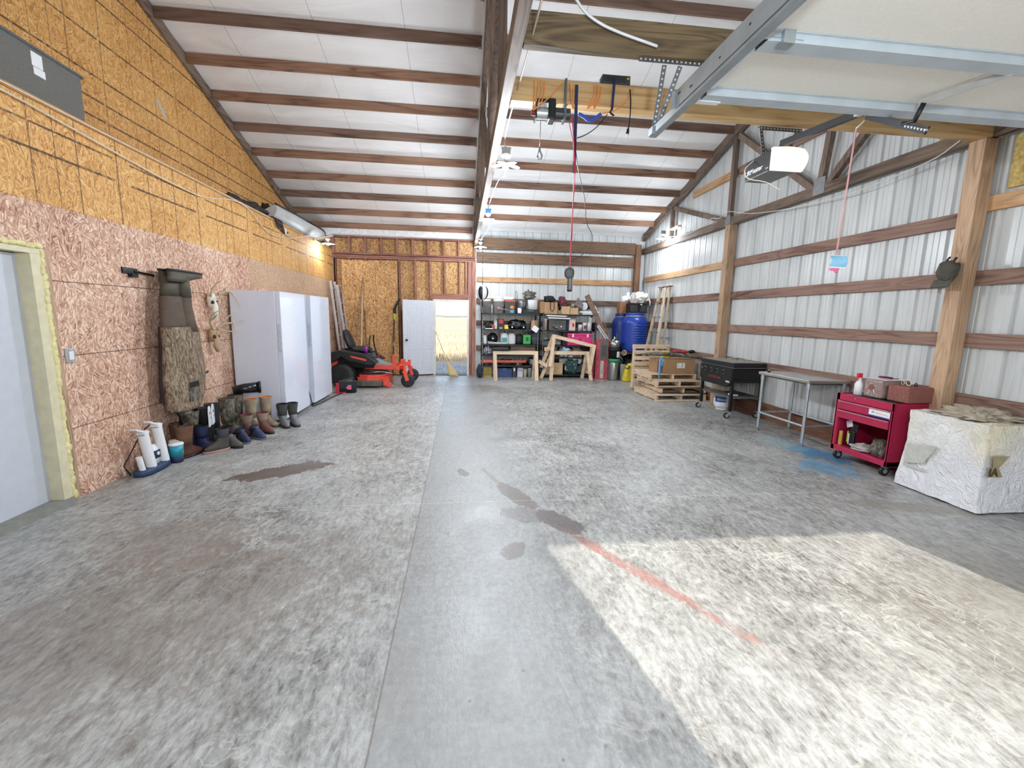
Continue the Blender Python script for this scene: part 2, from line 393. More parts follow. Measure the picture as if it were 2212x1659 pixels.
struct(MB().bx(-4.5, 8, -13, FY - .125, -.138, -.02).build('floor_apron', plain('D9D6CE', .8, var=.08)))  # unseen pale slab, added to bounce sunlight up under the open garage door
random.seed(4)
hz = MB()
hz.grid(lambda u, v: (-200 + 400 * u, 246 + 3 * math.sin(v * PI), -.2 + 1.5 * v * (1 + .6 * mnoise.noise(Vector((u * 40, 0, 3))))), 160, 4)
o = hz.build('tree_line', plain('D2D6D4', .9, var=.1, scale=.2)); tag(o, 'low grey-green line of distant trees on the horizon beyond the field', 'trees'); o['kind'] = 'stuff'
grs = MB(); random.seed(9)
for k in range(1500):
    y = 17 + 34 * random.random() ** 1.6; x = -1.2 + (y / 12) * (random.random() - .35) * 1.6; h = random.uniform(.12, .4)
    a = random.uniform(0, PI); dx, dy = .035 * math.cos(a), .035 * math.sin(a); lx = random.uniform(-.12, .12)
    grs.add([(x - dx, y - dy, -.14), (x + dx, y + dy, -.14), (x + lx, y + random.uniform(-.05, .05), -.14 + h)], [(0, 1, 2)])
o = grs.build('stubble', plain('C9B798', .9, var=.3, scale=2)); tag(o, 'pale dry stubble covering the field outside the open door', 'stubble'); o['kind'] = 'stuff'

# ---- left wall
def lines_low(t, col, u, w):
    n = t.noise(t.comb(u, w, 0.0), 30, 2); uu = t.math('MULTIPLY_ADD', t.math('SUBTRACT', n, .5), .012, u); ww = t.math('MULTIPLY_ADD', t.math('SUBTRACT', n, .5), .01, w)
    fr = t.math('FRACT', t.math('DIVIDE', t.math('ADD', t.math('SUBTRACT', uu, 4.89), 13.1), 1.31))
    vl = t.ramp(fr, [(0, 1.0), (.008, 0.0), (.32, .9), (.331, 0.0), (.485, 1.0), (.496, 0.0), (.648, 1.0), (.659, 0.0), (.995, 1.0)], 'CONSTANT')
    hl = t.ramp(t.math('SUBTRACT', ww, 2.4), [(0, 0.0), (.425, 1.0), (.442, 0.0), (.622, 1.0), (.639, 0.0), (1, 0.0)], 'CONSTANT')
    gate = t.ramp(fr, [(0, 0.0), (.13, 1.0), (.965, 0.0), (1, 0.0)], 'CONSTANT')
    m = t.math('MAXIMUM', t.math('MULTIPLY', vl, .8), t.math('MULTIPLY', hl, gate))
    m = t.math('MULTIPLY', m, t.ramp(t.noise(t.comb(u, w, 1.0), 22, 3), [(.3, .45), (.55, 1.0)]))
    return t.mix(t.math('MULTIPLY', m, .88), col, srgb('2E1A12'))
def lines_up(t, col, u, w):
    n = t.noise(t.comb(u, w, 0.0), 30, 2); uu = t.math('MULTIPLY_ADD', t.math('SUBTRACT', n, .5), .012, u); ww = t.math('MULTIPLY_ADD', t.math('SUBTRACT', n, .5), .01, w)
    fr = t.math('FRACT', t.math('DIVIDE', t.math('ADD', t.math('SUBTRACT', uu, 5.95), 13.4), 1.34))
    vl = t.ramp(fr, [(0, .9), (.008, 0.0), (.345, .8), (.354, 0.0), (.51, .8), (.519, 0.0), (.66, .9), (.669, 0.0), (1, 1.0)], 'CONSTANT')
    st = [(0, 0.0)]
    for z in (3.705, 3.90, 4.15, 4.57, 4.99, 5.21): st += [((z - 3.2) / 2.6, 1.0), ((z - 3.2 + .018) / 2.6, 0.0)]
    hl = t.ramp(t.math('DIVIDE', t.math('SUBTRACT', ww, 3.2), 2.6), st + [(1, 0.0)], 'CONSTANT')
    gate = t.ramp(fr, [(0, 1.0), (.975, 0.0), (1, 0.0)], 'CONSTANT')
    m = t.math('MAXIMUM', t.math('MULTIPLY', vl, .7), t.math('MULTIPLY', hl, gate))
    m = t.math('MULTIPLY', m, t.ramp(t.noise(t.comb(u, w, 1.0), 22, 3), [(.3, .45), (.55, 1.0)]))
    return t.mix(t.math('MULTIPLY', m, .88), col, srgb('3A2012'))
def lines_pink(t, col, u, w):
    n = t.noise(t.comb(u, w, 0.0), 20, 3); ww = t.math('MULTIPLY_ADD', t.math('SUBTRACT', n, .5), .012, w)
    st = [(0, 0.0)]
    for z in (.60, 1.215, 1.83): st += [(z / 2.5, 1.0), ((z + .007) / 2.5, 0.0)]
    hl = t.ramp(t.math('DIVIDE', ww, 2.5), st + [(1, 0.0)], 'CONSTANT')
    col = t.mix(t.math('MULTIPLY', hl, .75), col, srgb('4A2A20'))
    g = t.math('GREATER_THAN', u, 7.5)      # weathered sheet further down the wall
    g = t.math('MULTIPLY', g, t.math('GREATER_THAN', w, 2.0))
    return t.mix(t.math('MULTIPLY', g, .55), col, srgb('B89B77'))
m_pink = osb('pink_osb', 0, ('8E5D4C', 'C99C82', 'F0D3BC'), lines_pink)
m_gold = osb('gold_osb', 0, ('A8713A', 'D29B57', 'E8BC7C'), lines_low)
m_gold2 = osb('gold_osb_upper', 0, ('9C6A34', 'CA9350', 'DFB070'), lines_up)
m_bosb = osb('back_osb', 1, ('6B4526', 'BC8A54', 'E0B985'), fs=.8)
m_ply = plain('B98B55', .8, var=.2, scale=5)
D0, D1 = 2.55, 3.955        # rough opening of the side door
mb = MB()
mb.bx(LX - .14, LX, D1, BY, 0, 2.44); mb.bx(LX - .14, LX, FY, D0, 0, 2.44); mb.bx(LX - .14, LX, D0, D1, 2.06, 2.44)
struct(mb.build('wall_left', m_pink))
struct(MB().bx(LX - .14, LX + .003, FY, BY, 2.44, 3.20).build('wall_left_upper_strip', m_gold))
struct(MB().bx(UX, LX + .02, FY, BY, 3.20, 3.235).build('trim_1', m_ply))
struct(MB().prism([(FY, 3.2), (BY, 3.2), (BY, roofz(BY) + .2), (RIDGE, roofz(RIDGE) + .2), (FY, roofz(FY) + .2)], 0, UX - .14, UX).build('wall_left_gable', m_gold2))

# ---- ceiling liner sagging between the purlins
def liner_mat():
    t = NT('white_liner'); v = t.coord(); s = t.sep(v)
    n = t.noise(t.mapp(v, (.5, 1.2, 1), rot=(0, 0, .9)), 1.6, 4, .5, 1.2)
    fr = t.math('FRACT', t.math('DIVIDE', t.math('ADD', s[0], 20.31), 1.22))
    seam = t.math('LESS_THAN', fr, .006)
    col = t.mix(t.math('MULTIPLY', seam, .6), t.ramp(n, [(.3, srgb('E4E1DF')), (.7, srgb('F2F0EF'))]), srgb('6F6B6C'))
    t.bump(n, .55, .08); return t.fin(col, .5)
PY = [6.92 - .653 * k for k in range(2, -1, -1)] + [6.92 + .653 * k for k in range(1, 9)]
mb = MB()
def liner(u, v):
    y = RIDGE + (BY - RIDGE) * v; ph = ((y - 6.92) / .653) % 1.0
    x = UX + (RX - UX) * u
    return (x, y, roofz(y) + .145 - .028 * math.sin(ph * PI) * (1 + .5 * mnoise.noise(Vector((x * 1.3, y, 0)))))
mb.grid(liner, 90, 96)
struct(mb.build('ceiling', liner_mat()))
mb = MB(); mb.prism([(RIDGE, roofz(RIDGE) + .2), (BY + .3, roofz(BY + .3) + .2), (BY + .3, roofz(BY + .3) + .24), (RIDGE, roofz(RIDGE) + .24)], 0, UX - .2, RX + .2)
mb.prism([(RIDGE, roofz(RIDGE) + .14), (FY - .3, roofz(FY - .3) + .14), (FY - .3, roofz(FY - .3) + .18), (RIDGE, roofz(RIDGE) + .24)], 0, UX - .2, RX + .2)
struct(mb.build('ceiling_deck', plain('D8D6D4', .6)))

# ---- purlins, one board each
ordn = ['first', 'second', 'third', 'fourth', 'fifth', 'sixth', 'seventh', 'eighth', 'ninth', 'tenth', 'eleventh', 'twelfth', 'thirteenth']
hang = plain('9FA3A6', .4, .8)
ys = [12.145 - .653 * k for k in range(0, 11)]
for bay, x0, x1, dy, nm in (('left', UX + .048, .28, 0, 'left of the middle truss'), ('right', .42, 4.985, -.06, 'right of the middle truss')):
    for k, y in enumerate(ys):
        if k == 0 and bay == 'right': continue
        yy = y + dy + random.uniform(-.01, .01)
        if yy - .02 < RIDGE: continue
        z = roofz(yy); mb = MB().bx(x0, x1, yy - .019, yy + .019, z, z + .14)
        o = mb.build('purlin', w_purl if (k + (bay == 'left')) % 3 else w_dark, bev=.002, seg=1, org=((x0 + x1) / 2, yy, z))
        tag(o, 'roof purlin %s, %s one out from the back wall' % (nm, ordn[k]), 'beam', 'purlins %s' % nm)
        for xx in (x0, x1):
            if xx < UX + .1: continue
            s_ = 1 if xx == x0 else -1
            h = MB().bx(xx, xx + s_ * .012, yy - .026, yy + .026, z - .012, z + .1).bx(xx, xx + s_ * .05, yy - .024, yy + .024, z - .012, z - .002)
            h.build('hanger', hang, o, org=(0, 0, 0)); 
for o in list(COL.objects):
    if o.name.startswith('hanger'): o.matrix_parent_inverse = Matrix.Translation(o.parent.location).inverted()

# ---- trusses
def truss(name, xa, xb, label, webs=True, plates=True, y0=FY, y1=12.1):
    t = thing(name, label, 'truss', ((xa + xb) / 2, RIDGE, 3.38))
    inv = Matrix.Translation(t.location).inverted()
    def P(mb, nm, m, **k):
        o = mb.build(nm, m, t, **k); o.matrix_parent_inverse = inv; return o
    if webs: P(MB().bx(xa, xb, y0, y1, 3.38, 3.52), 'bottom_chord', w_tr_y, bev=.003, seg=1)
    zt = lambda y: roofz(y)
    mb = MB().prism([(y1, zt(y1) - .05), (y1, zt(y1) + .13), (RIDGE, zt(RIDGE) + .13), (RIDGE, zt(RIDGE) - .05)], 0, xa, xb)
    P(mb, 'top_chord', w_tr_y)
    mb = MB().prism([(y0, zt(y0) - .05), (y0, zt(y0) + .13), (RIDGE, zt(RIDGE) + .13), (RIDGE, zt(RIDGE) - .05)], 0, xa, xb)
    P(mb, 'top_chord', w_tr_y)
    if webs:
        for (ya, za, yb, zb) in webs: P(MB().bar(((xa + xb) / 2, ya, za), ((xa + xb) / 2, yb, zb), (xb - xa) * .9, .09, up=(1, 0, 0) if abs(yb - ya) > 9 else (0, 1, .01)), 'web', w_tr_z)
        if plates:
            for (y, z, w, h) in plates:
                mb = MB().bx(xa - .004, xa, y - w / 2, y + w / 2, z - h / 2, z + h / 2)
                for k in range(9): mb.bx(xa - .006, xa - .003, y - w / 2 + w * (k + .3) / 9, y - w / 2 + w * (k + .55) / 9, z - h / 2, z + h / 2)
                P(mb, 'gusset_plate', hang)
    return t
webs = [(10.45, 3.5, 10.45, 4.20), (10.35, 4.2, 8.25, 3.5), (8.1, 3.5, 8.1, 4.93), (8.0, 4.92, 6.1, 3.5), (5.98, 3.5, 5.75, 5.6), (5.85, 3.5, 4.3, 4.95), (4.3, 3.5, 4.3, 4.9), (2.6, 3.5, 4.2, 4.9), (2.6, 3.5, 2.6, 4.5), (1.2, 4.2, 2.5, 3.5)]
truss('roof_truss', .315, .395, 'weathered wooden roof truss down the middle of the barn, lamps hanging from it', webs, None)
truss('roof_truss', 4.94, 5.02, 'wooden roof truss standing on the posts along the right metal wall', webs, [(5.96, 3.50, .2, .22), (8.1, 3.48, .16, .16)])
truss('rafter', UX + .0, UX + .045, 'sloping dark rafter board along the top of the upper left wall', False)

# ---- metal siding: ribbed sheets
m_metal = NT('siding_metal'); _v = m_metal.coord()
m_metal = m_metal.fin(m_metal.ramp(m_metal.noise(m_metal.mapp(_v, (1, 1, .25)), 3.5, 4), [(.3, srgb('C2C4C3')), (.7, srgb('D8DAD9'))]), .26)
def siding(name, ax, pos, a0, a1, zt, z0=.1, out=1):
    prof = []; a = a0
    while a < a1:
        for da, dp in ((0, 0), (.005, .027), (.032, .027), (.047, 0), (.098, 0), (.101, .007), (.110, .007), (.116, 0), (.160, 0), (.163, .007), (.172, .007), (.178, 0)):
            if a + da < a1: prof.append((a + da, dp))
        a += .2286
    prof.append((a1, 0))
    mb = MB(); n = len(prof); mk = (lambda u, p, z: (pos + out * p, u, z)) if ax == 0 else (lambda u, p, z: (u, pos + out * p, z))
    vs = [mk(u, p, z0) for u, p in prof] + [mk(u, p, zt(u)) for u, p in prof]
    mb.add(vs, [(i, i + 1, n + i + 1, n + i) for i in range(n - 1)])
    mb.add([mk(a0, .032, z0 - .1), mk(a1, .032, z0 - .1)] + [mk(a1, .032, zt(a1)), mk(a0, .032, zt(a0))], [(0, 1, 2, 3)]) if ax == 1 else None
    return struct(mb.build(name, m_metal))
siding('wall_right', 0, RX, FY, BY, lambda y: roofz(y) + .2 if y > RIDGE or y < RIDGE else 6)
siding('wall_back', 1, BY + .04, .3, RX, lambda x: roofz(BY) + .2)
# outer light-tight skins
mb = MB().prism([(FY, -.14), (BY + .1, -.14), (BY + .1, roofz(BY) + .2), (RIDGE, roofz(RIDGE) + .22), (FY, roofz(FY) + .2)], 0, RX + .03, RX + .045)
struct(mb.build('wall_right_outer', m_metal))
DX0, DX1 = -.70, .15
mb = MB(); zb = roofz(BY) + .2
mb.bx(UX - .2, DX0 - .04, BY + .08, BY + .12, -.14, zb); mb.bx(DX1 + .04, RX + .04, BY + .08, BY + .12, -.14, zb); mb.bx(DX0 - .04, DX1 + .04, BY + .08, BY + .12, 2.03, zb)
struct(mb.build('wall_back_outer', m_metal))
GX0, GX1, GZ = 1.43, 4.13, 3.0
mb = MB(); zf = roofz(FY) + .2
mb.bx(UX - .2, GX0, FY - .12, FY, -.14, zf); mb.bx(GX1, RX + .04, FY - .12, FY, -.14, zf); mb.bx(GX0, GX1, FY - .12, FY, GZ, zf)
struct(mb.build('wall_front', m_metal))
# sheathing of the room behind the side door
struct(MB().bx(UX - .16, UX - .14, FY, BY, -.14, 3.3).build('wall_left_outer', m_ply))

# ---- right wall posts, girts, grade board
for k, (y, lab) in enumerate(((7.95, 'square wooden post behind the black griddle, under the right truss'), (3.92, 'tall grained wooden post with a grey cap hung on it'), (-.1, 'wooden post by the garage door opening'))):
    z1 = 3.38
    mb = MB().bx(4.90, 5.045, y, y + .145, 0, z1)
    one(mb, 'wall_post', w_post, lab, 'post', 'posts of the right wall', bev=.004, org=(4.97, y + .07, 0))
one(MB().bx(4.74, 4.885, 11.98, 12.12, 0, 3.62), 'wall_post', wood('dark_post_wood', '8A6448', '4E3526', 2), 'dark wooden corner post behind the blue barrels', 'post', 'posts of the right wall', bev=.004, org=(4.81, 12.05, 0))
for z, nm in ((2.62, 'highest'), (2.02, 'second highest'), (1.41, 'third highest'), (.80, 'lowest')):
    for a, b, wh, new in ((8.1, 12.1, 'near the back corner', z > 2.5), (4.06, 7.96, 'between the two posts', False), (FY, 3.93, 'right of the near post', z > 2.5)):
        m_ = w_girt_new if new else w_girt
        zz = z + (.1 if (new and a < 0) else 0)
        one(MB().bx(5.045, 5.09, a, b, zz, zz + .14), 'wall_girt', m_, '%s wall board %s on the right metal wall' % (nm, wh), 'board', 'horizontal boards of the right wall', bev=.003, seg=1, org=(5.07, (a + b) / 2, zz))
for a, b, z, lab in ((8.15, 9.7, 4.27, 'short pale board high in the gable near the end of the opener rail'), (6.1, 8.05, 4.27, 'reddish board high in the gable behind the white garage opener')):
    one(MB().bx(5.045, 5.09, a, b, z, z + .14), 'gable_girt', w_girt_new if a > 8 else w_girt, lab, 'board', bev=.003, seg=1, org=(5.07, (a + b) / 2, z))
one(MB().bx(5.045, 5.09, FY, 12.1, 0, .26), 'grade_board', w_grade, 'long dark ridged board along the foot of the right wall', 'board', bev=.003, seg=1)
# insulated scrap behind the near post
one(MB().bx(5.06, 5.085, 3.45, 3.80, 2.9, 3.36), 'insulation_scrap', plain('CDB26E', .9, var=.3, bump=.4, scale=30), 'yellowish foam insulation scrap high beside the tall post', 'insulation', org=(5.07, 3.6, 2.9))

# ---- back wall, right bay
w_bk = wood('dark_header_wood', '7D6149', '46352A', 0)
one(MB().bx(.40, 4.74, 12.04, 12.12, 3.36, 3.66), 'header_beam', w_bk, 'upper of two dark wide boards across the top of the back wall', 'beam', 'dark boards over the back wall', bev=.004, org=(2.6, 12.1, 3.36))
one(MB().bx(.40, 4.74, 12.10, 12.18, 3.03, 3.29), 'header_beam', w_bk, 'lower of two dark wide boards across the top of the back wall', 'beam', 'dark boards over the back wall', bev=.004, org=(2.6, 12.1, 3.03))
for z, nm in ((2.53, 'bright pine board across the back metal wall above the shelves'), (1.96, 'board on the back metal wall just behind the top shelf goods'), (1.36, 'board on the back metal wall behind the second shelf'), (.68, 'board on the back metal wall behind the lower shelves')):
    one(MB().bx(.40, 4.80, 12.185, 12.235, z, z + .135), 'wall_girt', w_girt_x if z > 2.4 else w_dark, nm, 'board', 'boards of the back metal wall', bev=.003, seg=1, org=(2.6, 12.2, z))
# ---- back wall, left bay (framed and sheathed)
mb = MB(); mb.bx(LX, DX0 - .05, BY - .0, BY + .07, 0, zb); mb.bx(DX1 + .05, .38, BY, BY + .07, 0, zb); mb.bx(DX0 - .05, DX1 + .05, BY, BY + .07, 2.05, zb)
mb.bx(UX - .1, LX, BY, BY + .07, 0, zb)
struct(mb.build('wall_back_left', m_bosb))
struct(MB().bx(UX, .31, 12.19, 12.215, 3.585, 3.90).build('ceiling_edge', plain('EEECEA', .5)))
fr = thing('stud_wall', 'framed stud wall of pink-brown lumber across the left back wall', 'wall framing', (-1.5, 12.14, 0)); inv = Matrix.Translation(fr.location).inverted()
def part(mb, nm, m, p, **k):
    o = mb.build(nm, m, p, **k); o.matrix_parent_inverse = Matrix.Translation(p.location).inverted() if p.rotation_euler.z == 0 else (Matrix.Translation(p.location) @ Matrix.Rotation(p.rotation_euler.z, 4, 'Z')).inverted(); return o
def stud(x, z0, z1, w=.04): part(MB().bx(x - w / 2, x + w / 2, 12.08, 12.215, z0, z1), 'stud', w_stud, fr)
for k in range(10):
    x = -3.26 + .398 * k; stud(x, 3.17, 3.54)
for x in (-3.24, -2.87, -2.47, -2.08, -1.62, -1.21, -.82): stud(x, .04, 3.02)
stud(-.44, 2.18, 3.02); stud(-.05, 2.18, 3.02); stud(.12, 2.1, 3.02); stud(-.76, 0, 2.1); stud(-3.26, 0, 3.1, .06)
for z0, z1, x1 in ((3.02, 3.06, .36), (3.065, 3.105, .36), (3.12, 3.165, .36), (3.54, 3.58, .30)): part(MB().bx(LX, x1, 12.07, 12.215, z0, z1), 'plate', w_plate, fr)
part(MB().bx(LX, -.78, 12.08, 12.215, 0, .04), 'plate', w_plate, fr)
part(MB().bx(-.80, .18, 12.07, 12.215, 2.03, 2.18), 'door_header', w_plate, fr)
for x, lab in ((.22, 'pink-brown post right of the open back door'), (.325, 'doubled post where the stud wall meets the metal back wall')):
    one(MB().bx(x - .05, x + .05, 12.02 if x > .3 else 12.06, 12.215, 0, 3.02), 'wall_post', w_stud, lab, 'post', bev=.003, seg=1, org=(x, 12.1, 0))
one(MB().bx(-3.05, -2.22, 12.0, 12.012, .02, 2.96).bx(-2.215, -1.655, 12.0, 12.012, .02, 2.98), 'osb_sheet', m_bosb, 'big flake board panel standing in front of the studs behind the mower', 'panel', org=(-2.3, 12, 0))
for x in (-2.9, -2.4, -1.9): part(MB().bx(x - .05, x + .05, 12.012, 12.07, .02, 2.9), 'batten', w_stud, [o for o in COL.objects if o.name.startswith('osb_sheet')][0])
for o in COL.objects:
    if o.name.startswith('batten'): o.matrix_parent_inverse = Matrix.Translation(o.parent.location).inverted()

# ---- back door
m_doorw = plain('C9CCD4', .45, var=.03); m_knob = plain('3A3A3E', .3, .8)
mb = MB(); mb.bx(DX0 - .05, DX0, 12.05, 12.30, 0, 2.03); mb.bx(DX1, DX1 + .05, 12.05, 12.30, 0, 2.03); mb.bx(DX0, DX1, 12.05, 12.30, 1.99, 2.03)
o = struct(mb.build('door_1_frame', plain('D8D2C8', .6)))
struct(MB().bx(DX0, DX1, 12.02, 12.34, -.01, .025).build('trim_2', plain('6E665C', .6)))
dl = struct(thing('door_1', 'grey-white panelled steel door standing open into the barn', 'door', (DX0, 12.10, 0.03), PI + math.atan2(.34, .82)))
mb = MB().box((.44, 0, .985), (.88, .044, 1.96))
pm = MB()
for (cx, cz, w, h) in ((.26, 1.10, .26, .60), (.62, 1.10, .26, .60), (.26, .42, .26, .56), (.62, .42, .26, .56), (.26, 1.70, .26, .34), (.62, 1.70, .26, .34)):
    for yy in (-.022, .022):
        for a, b, c, d in ((0, h / 2, w, .016), (0, -h / 2, w, .016), (w / 2, 0, .016, h), (-w / 2, 0, .016, h)): pm.box((cx + a, yy, cz + b), (c, .008, d))
        pm.box((cx, yy, cz), (w - .09, .008, h - .09))
mb.build('leaf', m_doorw, dl, bev=.003); pm.build('moulding', m_doorw, dl, bev=.002)
MB().cyl((.80, -.075, .93), (.80, .075, .93), .027, n=16).cyl((.80, -.09, .93), (.80, .09, .93), .022, n=16).build('knob', m_knob, dl)
# ---- side door on the left wall
m_cream = plain('D9CFAE', .65, var=.08); m_foam = plain('E5D9A0', .8, bump=.5, scale=20)
dd = struct(thing('door_2', 'pale grey flush door in the left wall', 'door', (LX - .11, 3.0, 0)))
part(MB().bx(LX - .13, LX - .09, 2.60, 3.90 - .02, .045, 2.03), 'leaf', m_doorw, dd)
part(MB().bx(LX - .13, LX + .012, 3.87, 3.955, .045, 2.035).bx(LX - .09, LX + .012, 2.5, 3.955, 2.036, 2.075), 'jamb', m_cream, dd)
fm = MB(); random.seed(2)
for k in range(34):
    z = .06 + k * .06; fm.blob((LX + .004, 3.968 + random.uniform(-.008, .008), z), (.02, .018 + random.uniform(0, .014), .05), .3, 3, k, 8, 6)
for k in range(22):
    y = 3.95 - k * .065; fm.blob((LX + .004, y, 2.095 + random.uniform(-.006, .008)), (.02, .05, .022), .3, 3, k, 8, 6)
part(fm, 'foam_seal', m_foam, dd)
part(MB().bx(LX - .02, LX + .012, 3.985, 4.03, .01, 2.08), 'casing', w_post, dd)
struct(MB().bx(LX - .14, LX + .03, 2.5, 3.94, 0, .045).build('trim_3', plain('8C8A84', .8, bump=.3)))
# ================================================================ LED lamps
m_wht = plain('E6E6E4', .4, var=.03); m_blk = plain('0C0D0F', .45, var=.2); m_gry = plain('8C8F92', .5)
def emis(name, col, st):
    t = NT(name); t.S(t.bs.inputs['Base Color'], (1, 1, 1, 1)); t.S(t.bs.inputs['Emission Color'], col); t.bs.inputs['Emission Strength'].default_value = st; return t.mat
m_led = emis('led', (.92, .97, 1, 1), 14)
def lamp(x, y, z, label, box=m_gry, hang_=None, power=60):
    t = thing('shop_lamp', label, 'lamp', (x, y, z), group='folding LED lamps')
    MB().box((0, 0, .0), (.085, .085, .05)).box((0, 0, .03), (.1, .03, .02)).build('junction_box', box, t, bev=.004)
    MB().lathe([(.052, -.03), (.056, -.045), (.03, -.075), (.022, -.09), (.022, -.1)]).build('socket', m_wht, t)
    MB().lathe([(.02, -.095), (.036, -.11), (.036, -.145), (.02, -.16)]).build('heat_sink', m_gry, t)
    for k in range(5):
        a = 2 * PI * k / 5 + .3; c, s = math.cos(a), math.sin(a)
        R = Matrix.Rotation(a, 3, 'Z') @ Matrix.Rotation(.12, 3, 'Y')
        b = MB(); b.blob((0, 0, 0), (.068, .036, .009), 0, nu=16, nv=8); M = Matrix.Translation((c * .095, s * .095, -.135)) @ R.to_4x4(); b.xf(M)
        p = b.build('petal', m_gry, t)
        b = MB(); b.blob((0, 0, -.005), (.058, .029, .008), 0, nu=16, nv=8); b.xf(M); b.build('light_panel', m_led, p)
    b = MB(); b.blob((0, 0, -.165), (.03, .03, .012), 0, nu=14, nv=7); b.build('light_panel', m_led, t)
    l = bpy.data.lights.new('lamp_light', 'POINT'); l.energy = power; l.color = (.82, .91, 1); l.shadow_soft_size = .12
    lo = bpy.data.objects.new('lamp_light', l); COL.objects.link(lo); lo.parent = t; lo.location = (0, 0, -.27)
    return t
LP = 116
lamp(.46, 4.9, 3.33, 'nearest LED lamp hanging from the middle truss, with five glowing petals', power=LP)
lamp(.44, 7.75, 3.36, 'LED lamp in a bright blue box on the middle truss', plain('2E8FD0', .4), power=LP)
lamp(.44, 10.75, 3.36, 'farthest LED lamp on the middle truss, above the speed bag', power=LP * .5)
lamp(-3.05, 10.9, 3.33, 'LED lamp under the kayak by the left back corner', power=LP * .1)
lamp(4.75, 10.4, 3.66, 'LED lamp on a board stub at the right truss near the back corner', power=LP * .35)
lamp(.46, -.2, 2.72, 'LED lamp on the middle truss over the near end of the barn', power=LP * 1.1)  # added unseen lamp, brightens the underside of the open garage door
one(MB().bar((4.85, 9.8, 3.70), (4.93, 10.35, 3.72), .09, .04), 'lamp_board', w_pine_y, 'short pale board stub holding the lamp at the right truss', 'board', org=(4.9, 10, 3.7))
one(MB().bar((-3.29, 10.6, 3.22), (-2.98, 10.95, 3.375), .12, .035), 'lamp_board', w_pine_y, 'short pale board holding the lamp under the kayak', 'board', org=(-3.1, 10.8, 3.3))
# ================================================================ shared small builders
def camo(name, cols, sc_=9, st=(1, 1, .45)):
    t = NT(name); v = t.mapp(t.coord(), st); n = t.noise(v, sc_, 5, .65, 1.8); n2 = t.noise(v, sc_ * 2.6, 4, .7, 1)
    a = t.math('MULTIPLY_ADD', n2, .45, t.math('MULTIPLY', n, .6))
    k = len(cols); col = t.ramp(a, [(.36 + .32 * i / (k - 1), srgb(c)) for i, c in enumerate(cols)])
    t.bump(n, .3, .01); return t.fin(col, .85)
m_camo = camo('reed_camo', ['2E241C', '5C4A38', '94806A', 'C0AE97'], 14, (1.6, 1.6, .5))
m_camo2 = camo('leaf_camo', ['1F1D1A', '46413A', '7D7462', 'A49A88'], 16)
m_brown = plain('5B4B40', .8, var=.15, bump=.25); m_olive = plain('4B4436', .6, bump=.1)
m_steel = plain('A8AAAC', .3, .9, var=.06); m_galv = plain('B4BCC0', .38, .75, var=.1, scale=8); m_dkst = plain('6F7276', .45, .7)
m_red = plain('E2513F', .4, var=.06); m_redd = plain('B3263A', .45, var=.08); m_blue = plain('1F3FA6', .35, var=.1)
m_card = plain('B08B66', .85, var=.1, scale=5); m_card2 = plain('C4A27C', .85, var=.1, scale=5); m_rub = plain('1E1F21', .6, var=.45, bump=.2, scale=9)
m_fridge = plain('D9DDEA', .07, var=.015); m_white = plain('E8E8EA', .35, var=.02); m_bone = plain('E3DCCB', .6, var=.08, bump=.3, scale=30)
m_antler = plain('C6B597', .55, var=.2, scale=10); m_paper = plain('EFEFEF', .7, var=.02); m_navy = plain('20264A', .6, var=.3, bump=.2)
m_pink = plain('D93A7C', .45, var=.05); m_green = plain('3FA653', .4); m_yel = plain('E3CC3F', .45); m_alu = plain('C9CBCB', .35, .6, var=.08)
m_orange = plain('D8813A', .55); m_maroon = plain('6E2A36', .6); m_tan = plain('A08E78', .85, var=.3, bump=.6, scale=9); m_glow = plain('8FA3B8', .2)
m_teal = plain('1F93A6', .4); m_purp = plain('7A2FA0', .5)

